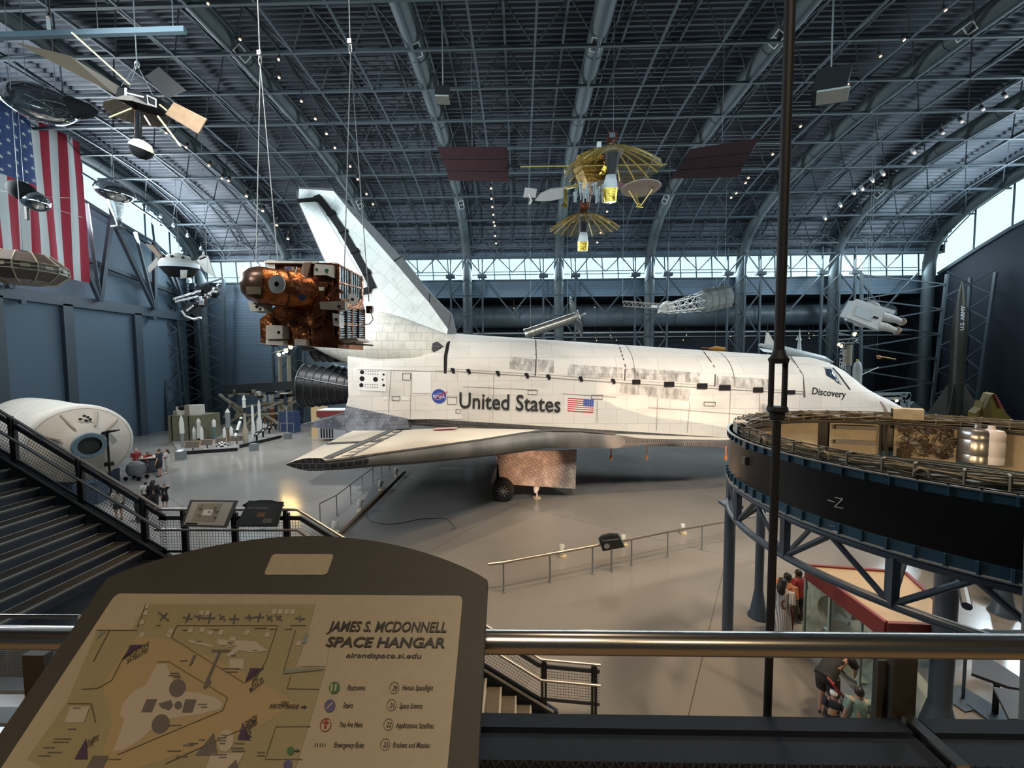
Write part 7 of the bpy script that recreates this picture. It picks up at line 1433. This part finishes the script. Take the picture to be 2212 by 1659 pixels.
for i, (t, o_, z, r) in enumerate([(.3, .5, 1.35, .3), (.42, .45, 1.0, .24), (.5, .6, .72, .36), (.4, .9, 1.5, .26), (.62, .5, .6, .3)]):
    p = A+(B-A)*t+Vector((.75, .3, 0))*o_*.8; o = thing('antenna_dish', 'pale round antenna dish inside the red-rimmed glass case, %s' % ['uppermost near the corner', 'second below the uppermost', 'large one in the middle', 'at the back of the shelf', 'low beside the second glass joint'][i], 'antenna', (p.x, p.y, z-r), 'dishes in the glass case')
    M().lathe((p.x, p.y, z), (-.6, -.6, .35), [(.03, -.08), (r*.6, -.04), (r, .08), (r*.98, .1), (r*.55, 0), (.03, -.04)], 24).build('dish', DISH, o); M().cyl((p.x, p.y, z), (p.x, p.y, .28), .025, n=6).build('stand', GGREY, o)
for i in range(9):
    t = rng.uniform(.2, .8); p = A+(B-A)*t+Vector((.75, .3, 0))*rng.uniform(.25, .7); s = rng.uniform(.12, .3); tag(M().box((p.x, p.y, .28+s/2), (s*1.4, s, s), Matrix.Rotation(rng.uniform(0, 1), 3, 'Z')).cyl((p.x, p.y, .28+s), (p.x+.05, p.y, .28+s*1.8), s*.3, n=8).build('instrument_box', rng.choice([DUSK, GWHITE, SILV, BLACK])), 'small instrument box on the floor of the red-rimmed glass case', 'instrument', 'instruments in the glass case')
# bits of exhibit at the lower right
for i, (px, py, w, h, zz, m_, lab_) in enumerate([(2150, 1200, 2.6, 1.0, .0, GWHITE, 'white bulky exhibit cover under the ring truss'), (2010, 1215, .8, .7, .4, mat('gold_item', (.5, .33, .12), .3, .8), 'small gold metal object glinting behind the ring post'), (2175, 1262, 2.2, .5, .3, mat('item_grey', (.25, .27, .29), .4, .3), 'long grey exhibit cradle under the ring')]):
    p = PZ(px, py); tag(M().ell((p.x, p.y, zz+h/2), (w/2, w*.3, h/2), 18, 10).box((p.x, p.y, zz/2+.05), (w*.5, w*.3, zz+.1)).build('exhibit_piece', m_), lab_, 'exhibit')
for i, (pts, lab_) in enumerate([([(2100, 1420), (2135, 1425), (2212, 1475), (2212, 1495), (2180, 1490), (2098, 1460)], 'dark slanted exhibit board with brass fittings below the rail'), ([(2145, 1490), (2212, 1500), (2212, 1560), (2180, 1560)], 'large black angled exhibit board at the floor below the rail')]):
    P = [PZ(a, b, .8) for a, b in pts]; o = thing('exhibit_board', lab_, 'sign', P[0]-Vector((0, 0, .8))); M().prism(P, (0, 0, .06)).build('board', mat('board_black', (.03, .03, .033), .5), o, 0); c = sum(P, Vector())/len(P); M().bar((c.x, c.y, 0), (c.x, c.y, .8), .06).build('leg', BLACK, o, 0); M().box((c.x, c.y, .02), (.6, .4, .04)).build('foot', mat('foot_blue', (.06, .08, .11), .5), o, 0)
p = PZ(2080, 1510); o = tag(M().box((p.x, p.y, .015), (.75, .5, .03), Matrix.Rotation(.2, 3, 'Z')).cyl((p.x, p.y, 0), (p.x, p.y, 1.0), .025, n=8).build('sign_stand', mat('foot_blue', (.06, .08, .11), .5)), 'blue-grey flat floor stand with thin pole near the wide ring post', 'stand')
tag(M().tube([PZ(2000+20*i, 1395-4*i, .55+.05*(i % 2)) for i in range(8)], .09, 8).build('tubular_frame', mat('frame_dark', (.05, .055, .06), .4, .4)), 'dark tubular frame lying behind the wide ring post', 'frame')
# ------------------------------------------------------------------ visitors
SKIN = {k: mat('skin_'+k, c, .55) for k, c in (('fair', (.5, .3, .21)), ('tan', (.32, .18, .115)), ('brown', (.17, .09, .055)))}
HAIR = mat('hair_black', (.012, .01, .009), .5); HAIRB = mat('hair_brown', (.05, .03, .018), .5)
def fabric(n, c): return mat('garment_'+n, c, .8, noise=(14, .2))
def human(loc, h, face, label, skin='tan', hair=HAIR, hairlen=0, top=None, sleeve=.5, bottom=None, blen=1., dress=None, shoes=None, pose=None, cap=None, hold=None):
    """one continuous skinned body; clothes, hair and shoes are its parts"""
    J = dict(pel=(0, 0, .53), spi=(0, 0, .62), che=(0, 0, .735), nek=(0, .0, .84), hed=(0, .012, .9), top=(0, .004, .965))
    for s, n in ((1, 'l'), (-1, 'r')):
        J.update({'sho'+n: (s*.1, 0, .805), 'elb'+n: (s*.135, -.012, .645), 'wri'+n: (s*.14, .035, .5), 'hip'+n: (s*.05, 0, .515), 'kne'+n: (s*.055, .014, .28), 'ank'+n: (s*.055, -.008, .045), 'toe'+n: (s*.062, .085, .022)})
    J.update(pose or {})
    rad = dict(pel=.078, spi=.072, che=.078, nek=.032, hed=.054, top=.04)
    for n in 'lr': rad.update({'sho'+n: .04, 'elb'+n: .026, 'wri'+n: .017, 'hip'+n: .056, 'kne'+n: .035, 'ank'+n: .022, 'toe'+n: .018})
    E = [('pel', 'spi'), ('spi', 'che'), ('che', 'nek'), ('nek', 'hed'), ('hed', 'top')]
    for n in 'lr': E += [('che', 'sho'+n), ('sho'+n, 'elb'+n), ('elb'+n, 'wri'+n), ('pel', 'hip'+n), ('hip'+n, 'kne'+n), ('kne'+n, 'ank'+n), ('ank'+n, 'toe'+n)]
    for n in 'lr':   # palm, four fingers and a thumb
        w = Vector(J['wri'+n]); d = (w-Vector(J['elb'+n])).normalized(); a, b, _ = basis(d, (1, 0, 0)); pm = w+d*.035; J['pal'+n] = pm; rad['pal'+n] = .016; E.append(('wri'+n, 'pal'+n))
        for k, L in enumerate((.036, .042, .04, .03)):
            o = a*(.012*(k-1.5)); J['f%d%s' % (k, n)] = pm+o+d*.014; J['g%d%s' % (k, n)] = pm+o*1.15+d*(.014+L)+b*.012; rad['f%d%s' % (k, n)] = rad['g%d%s' % (k, n)] = .0055; E += [('pal'+n, 'f%d%s' % (k, n)), ('f%d%s' % (k, n), 'g%d%s' % (k, n))]
        J['th'+n] = w+d*.04+a*.028; rad['th'+n] = .006; E.append(('wri'+n, 'th'+n))
    keys = list(J); Rz = Matrix.Rotation(face, 3, 'Z'); loc = Vector(loc)
    root = thing('person', label, 'person', loc)
    g = lambda k: Rz@(Vector(J[k])*h)
    me = bpy.data.meshes.new('body'); me.from_pydata([tuple(g(k)) for k in keys], [(keys.index(a), keys.index(b)) for a, b in E], []); me.materials.append(SKIN[skin])
    o = bpy.data.objects.new('body', me); COL.objects.link(o); o.parent = root; OFF[o.name] = loc
    sk = o.modifiers.new('Skin', 'SKIN'); sk.use_smooth_shade = True
    for i, k in enumerate(keys): me.skin_vertices[0].data[i].radius = (rad[k]*h, rad[k]*h)
    me.skin_vertices[0].data[0].use_root = True
    ss = o.modifiers.new('Sub', 'SUBSURF'); ss.levels = 1; ss.render_levels = 1
    gw = lambda k: loc+g(k); X = Rz@Vector((1, 0, 0)); Yv = Rz@Vector((0, 1, 0))
    def ring(c, w, d, up): 
        up = up.normalized(); xx = (X-up*X.dot(up)).normalized(); yy = up.cross(xx); return [c+xx*(w*h*cos(t))+yy*(d*h*sin(t)) for t in [2*pi*i/18 for i in range(18)]]
    P, S_, Ch, N = gw('pel'), gw('spi'), gw('che'), gw('nek')
    if top:
        u1 = S_-P if (S_-P).length > .01 else Vector((0, 0, 1)); u2 = N-Ch
        sh = M().loft([ring(P-u1*.35, .098, .078, u1), ring(P, .096, .076, u1), ring(S_, .09, .07, Ch-P), ring(Ch, .102, .075, u2), ring(Ch+u2*.55, .1, .062, u2), ring(Ch+u2*.82, .06, .05, u2), ring(Ch+u2*.95, .042, .042, u2)])
        so = sh.build('shirt', top, root, 60)
        for n in 'lr':
            a, b, c = gw('sho'+n), gw('elb'+n), gw('wri'+n); q = [a+(Ch-a)*.3, a, a+(b-a)*min(1, sleeve*1.6)]; rr_ = [.046*h, .05*h, .042*h]
            if sleeve > .62: q = [a+(Ch-a)*.3, a, b, b+(c-b)*.9]; rr_ = [.046*h, .048*h, .036*h, .028*h]
            M().tube(q, rr_, 10).build('sleeve', top, so, 60)
    if bottom:
        q = M().loft([ring(P+Vector((0, 0, .02*h)), .088, .07, Vector((0, 0, 1))), ring(P-Vector((0, 0, .03*h)), .1, .08, Vector((0, 0, 1))), ring(P-Vector((0, 0, .07*h)), .09, .07, Vector((0, 0, 1)))]); bo = q.build('trousers', bottom, root, 60)
        for n in 'lr':
            a, b, c = gw('hip'+n), gw('kne'+n), gw('ank'+n); q = [a, a+(b-a)*.6, a+(b-a)*min(1, blen*2)] if blen < .55 else [a, a+(b-a)*.5, b, b+(c-b)*(blen*2-1)]
            M().tube(q, [.066*h, .062*h, .056*h] if blen < .55 else [.066*h, .056*h, .046*h, .04*h], 12).build('trouser_leg', bottom, bo, 60)
    if dress: M().loft([ring(P+Vector((0, 0, .04*h)), .092, .072, Vector((0, 0, 1))), ring(P-Vector((0, 0, .1*h)), .115, .095, Vector((0, 0, 1))), ring(Vector((P.x, P.y, loc.z+(.53-.53*blen)*h+.03*h)), .14, .12, Vector((0, 0, 1)))]).build('skirt', dress, root, 60)
    for n in 'lr':
        a, t = gw('ank'+n), gw('toe'+n); f = (t-a); f.z = 0; c = (a+t)/2; c.z = min(a.z, t.z)-.0*h
        M().ell(Vector((c.x, c.y, loc.z+.025*h if a.z < loc.z+.12 else c.z)), (.024*h, .068*h, .026*h), 12, 8, Matrix.Rotation(atan2(f.y, f.x)-pi/2, 3, 'Z')).build('shoe', shoes or fabric('shoe_dark', (.03, .03, .035)), root, 60)
    hd, tp, nk = gw('hed'), gw('top'), gw('nek'); up = (tp-nk).normalized(); xx = (X-up*X.dot(up)).normalized(); fw_ = up.cross(xx); B = Matrix((xx, fw_, up)).transposed(); hc = hd+up*.012*h
    M().ell(hd+fw_*.0*h+up*.002*h, (.047*h, .056*h, .066*h), 18, 12, B).build('head', SKIN[skin], o, 80)
    M().lathe(hd+fw_*.05*h-up*.006*h, fw_-up*.35, [(.009*h, 0), (.007*h, .014*h), (.001*h, .018*h)], 8).build('nose', SKIN[skin], o)
    for s in (-1, 1): M().ell(hd+fw_*.049*h+xx*(.019*h*s)+up*.008*h, (.007*h, .004*h, .004*h), 8, 6, B).build('eye', HAIR, o); M().ell(hd+xx*(.048*h*s)-up*.004*h, (.006*h, .011*h, .016*h), 8, 6, B).build('ear', SKIN[skin], o)
    M().ell(hd+fw_*.05*h-up*.032*h, (.015*h, .004*h, .004*h), 8, 6, B).build('mouth', mat('lips', (.25, .08, .07), .5), o)
    if cap: M().lathe(hd+up*.012*h, up, [(.055*h, 0), (.055*h, .025*h), (.04*h, .05*h), (.005*h, .06*h)], 18).build('cap', cap, root); M().box(hd+up*.018*h+fw_*.07*h, (.07*h, .06*h, .006*h), B).build('cap_brim', cap, root)
    else:
        hm = M(); n_ = 18; rs = []
        for i in range(9):
            t = -.55+(pi/2+.55)*i/8
            rs.append([hc-fw_*(.009*h)+xx*(.052*h*cos(t)*cos(q))+fw_*(.056*h*cos(t)*sin(q)*(1 if sin(q) < 0 else .72))+up*(.066*h*sin(t)+(.03*h if sin(q) > .2 and t < .3 else 0)) for q in [2*pi*k/n_ for k in range(n_)]])
        hm.loft(rs); ho = hm.build('hair', hair, root, 80)
        if hairlen: M().tube([hc-fw_*.03*h, hc-fw_*.055*h-up*.07*h, hc-fw_*.06*h-up*(.07+hairlen*.5)*h, hc-fw_*.045*h-up*(.07+hairlen)*h], [.045*h, .055*h, .05*h, .02*h], 12).build('long_hair', hair, ho)
    return root
FRED = fabric('dark_red', (.26, .022, .03)); FNAVY = fabric('navy', (.02, .026, .042)); FBLK = fabric('black', (.014, .014, .016)); FWHT = fabric('white', (.55, .54, .5)); FORG = fabric('orange', (.55, .2, .09)); FTEAL = fabric('teal', (.2, .31, .29)); FGREY = fabric('grey', (.03, .03, .032)); FBEIGE = fabric('beige', (.4, .35, .28)); FGRN = fabric('dark_green', (.03, .05, .045)); FRUST = fabric('rust', (.22, .05, .04))
WSH = fabric('shoe_white', (.5, .5, .48))
def stripes():
    m = bpy.data.materials.new('cloth_stripes'); m.use_nodes = True; nt = m.node_tree; b = nt.nodes['Principled BSDF']; b.inputs['Roughness'].default_value = .8
    tc = nt.nodes.new('ShaderNodeTexCoord'); w = nt.nodes.new('ShaderNodeTexWave'); w.inputs['Scale'].default_value = 9; w.inputs['Distortion'].default_value = .6; r = nt.nodes.new('ShaderNodeValToRGB'); r.color_ramp.interpolation = 'CONSTANT'; r.color_ramp.elements[0].color = (.2, .21, .25, 1); r.color_ramp.elements[1].color = (.58, .56, .52, 1); r.color_ramp.elements[1].position = .4
    nt.links.new(tc.outputs['Object'], w.inputs['Vector']); nt.links.new(w.outputs['Fac'], r.inputs[0]); nt.links.new(r.outputs[0], b.inputs['Base Color']); return m
FSTR = stripes()
def ht(px, pyf, pyh):
    p = PZ(px, pyf); return p, max(1.0, PY(px, pyh, p.y).z)
fw2 = {'elbl': (.12, .05, .66), 'wril': (.06, .15, .66), 'elbr': (-.12, .05, .66), 'wrir': (-.06, .15, .66)}
p, h = ht(296, 1024, 967); human(p, h, -1.9, 'person in a dark red shirt standing behind the table', 'fair', HAIRB, 0, FRED, .5, FBLK, .95)
p, h = ht(317, 1019, 970); human(p, h, -2.0, 'person in a red top leaning over the table', 'tan', HAIR, .12, FRED, .8, FBLK, .95, pose=dict(spi=(0, .05, .61), che=(0, .12, .70), nek=(0, .19, .775), hed=(0, .23, .825), top=(0, .25, .885), shol=(.1, .15, .75), shor=(-.1, .15, .75), elbl=(.13, .22, .62), elbr=(-.13, .22, .62), wril=(.09, .32, .56), wrir=(-.09, .32, .56)))
p, h = ht(346, 1029, 967); human(p, h, 1.9, 'person in navy shirt and dark shorts before the table', 'fair', HAIRB, 0, FNAVY, .5, FBLK, .45)
p, h = ht(362, 1023, 968); human(p, h, 2.3, 'person in white top and white shorts with folded arms', 'fair', HAIRB, .1, FWHT, .5, FWHT, .45, shoes=WSH, pose={k: v for k, v in fw2.items()})
p, h = ht(317, 1094, 1039); human(p, min(h, 1.5), .4, 'child with dark hair and pale shirt seen through the stair railing', 'tan', HAIR, 0, FWHT, .5, FBLK, .9)
p, h = ht(334, 1109, 1034); human(p, h, .2, 'person with long black hair and a dark long coat behind the stair railing', 'fair', HAIR, .2, FBLK, .8, FGREY, .95)
p, h = ht(357, 1099, 1044); human(p, min(h, 1.5), .3, 'boy in black shirt and shorts with both hands behind his head', 'fair', HAIR, 0, FBLK, .4, FBLK, .45, pose=dict(elbl=(.19, .0, .86), wril=(.06, -.06, .9), elbr=(-.19, 0, .86), wrir=(-.06, -.06, .9)))
p, h = ht(258, 1124, 1050); human(p, h, 1.2, 'person in pale top and black skirt seen through the stair mesh', 'fair', HAIR, .05, FBEIGE, .5, FBLK, .35)
p, h = ht(298, 1128, 1062); human(p, h, -.6, 'person in dark green clothes partly behind the stair post', 'tan', HAIR, 0, FGRN, .8, FGRN, .95)
# table and covered pushchair beside them
tb = thing('demonstration_table', 'dark box table with papers where people in red shirts stand', 'table', PZ(325, 1019)); c = tb.location; M().box((c.x, c.y, .48), (1.0, .6, .9), Matrix.Rotation(.5, 3, 'Z')).build('table_body', mat('table_dark', (.035, .045, .06), .5), tb, 0); M().box((c.x, c.y, .96), (1.2, .8, .06), Matrix.Rotation(.5, 3, 'Z')).build('table_top', FBEIGE, tb, 0); M().box((c.x-.1, c.y, 1.0), (.4, .3, .02), Matrix.Rotation(.7, 3, 'Z')).build('paper', WHITE, tb, 0)
c = PZ(295, 1036); pc = thing('pushchair', 'grey hooded pushchair beside the table', 'pushchair', c); m = M(); m.loft([[c+Vector((.55*cos(q)*k, .38*sin(q)*k, z)) for q in [2*pi*i/14 for i in range(14)]] for z, k in ((.3, .8), (.6, 1), (.95, .85), (1.12, .4))]); m.build('hood', mat('hood_grey', (.14, .15, .16), .7), pc)
for dx in (-.4, .4):
    for dy in (-.25, .25): M().cyl(c+Vector((dx, dy-.02, .13)), c+Vector((dx, dy+.02, .13)), .13, n=14).build('wheel', BLACK, pc)
M().bar(c+Vector((-.4, 0, .2)), c+Vector((.4, 0, .35)), .05).bar(c+Vector((.4, 0, .35)), c+Vector((.75, 0, .95)), .04).build('frame', GGREY, pc, 0)
# visitors by the glass case
p, h = ht(1686, 1392, 1245); human(p, h, -.9, 'person in a grey and white striped tunic beside the hanger rod', 'brown', HAIR, .1, FSTR, .55, None, dress=FSTR, blen=.75, pose=dict(elbr=(-.14, .05, .63), wrir=(-.08, .17, .6)))
p, h = ht(1697, 1372, 1234); human(p, h, -1.2, 'person in an orange shirt between the striped tunic and the red shirt', 'brown', HAIR, 0, FORG, .6, FRUST, .95)
p, h = ht(1722, 1347, 1227); human(p, h, .2, 'person in a dark red shirt and black trousers at the glass case corner', 'brown', HAIR, 0, FRED, .75, FBLK, .95, shoes=WSH)
p = PZ(1784, 1549); human(p, 1.72, -1.1, 'person in dark grey bending forward over the case by the ring post', 'fair', HAIRB, 0, FGREY, .5, FGREY, .45, pose=dict(spi=(0, .08, .59), che=(0, .19, .66), nek=(0, .28, .71), hed=(0, .335, .73), top=(0, .39, .745), shol=(.1, .22, .69), shor=(-.1, .22, .69), elbl=(.13, .3, .56), elbr=(-.13, .28, .56), wril=(.1, .36, .46), wrir=(-.1, .34, .46), pel=(0, -.03, .52)))
p = PZ(1797, 1606); human(p, 1.02, -.5, 'small child in a white cap before the bending person', 'fair', HAIRB, 0, FNAVY, .5, FNAVY, .5, cap=WHT)
p = PZ(1850, 1640); human(p, 1.34, -.3, 'dark-haired boy in a pale teal T-shirt seen from behind', 'fair', HAIR, 0, FTEAL, .5, FBLK, .5)
bk = PZ(1808, 1600); a = PY(1794, 1470, bk.y); b = PY(1816, 1500, bk.y); tag(M().bar(a, b, .16, .03).build('red_folder', mat('folder_red', (.3, .03, .03), .6), sm=0), 'thin dark red folder held by the bending person', 'folder')
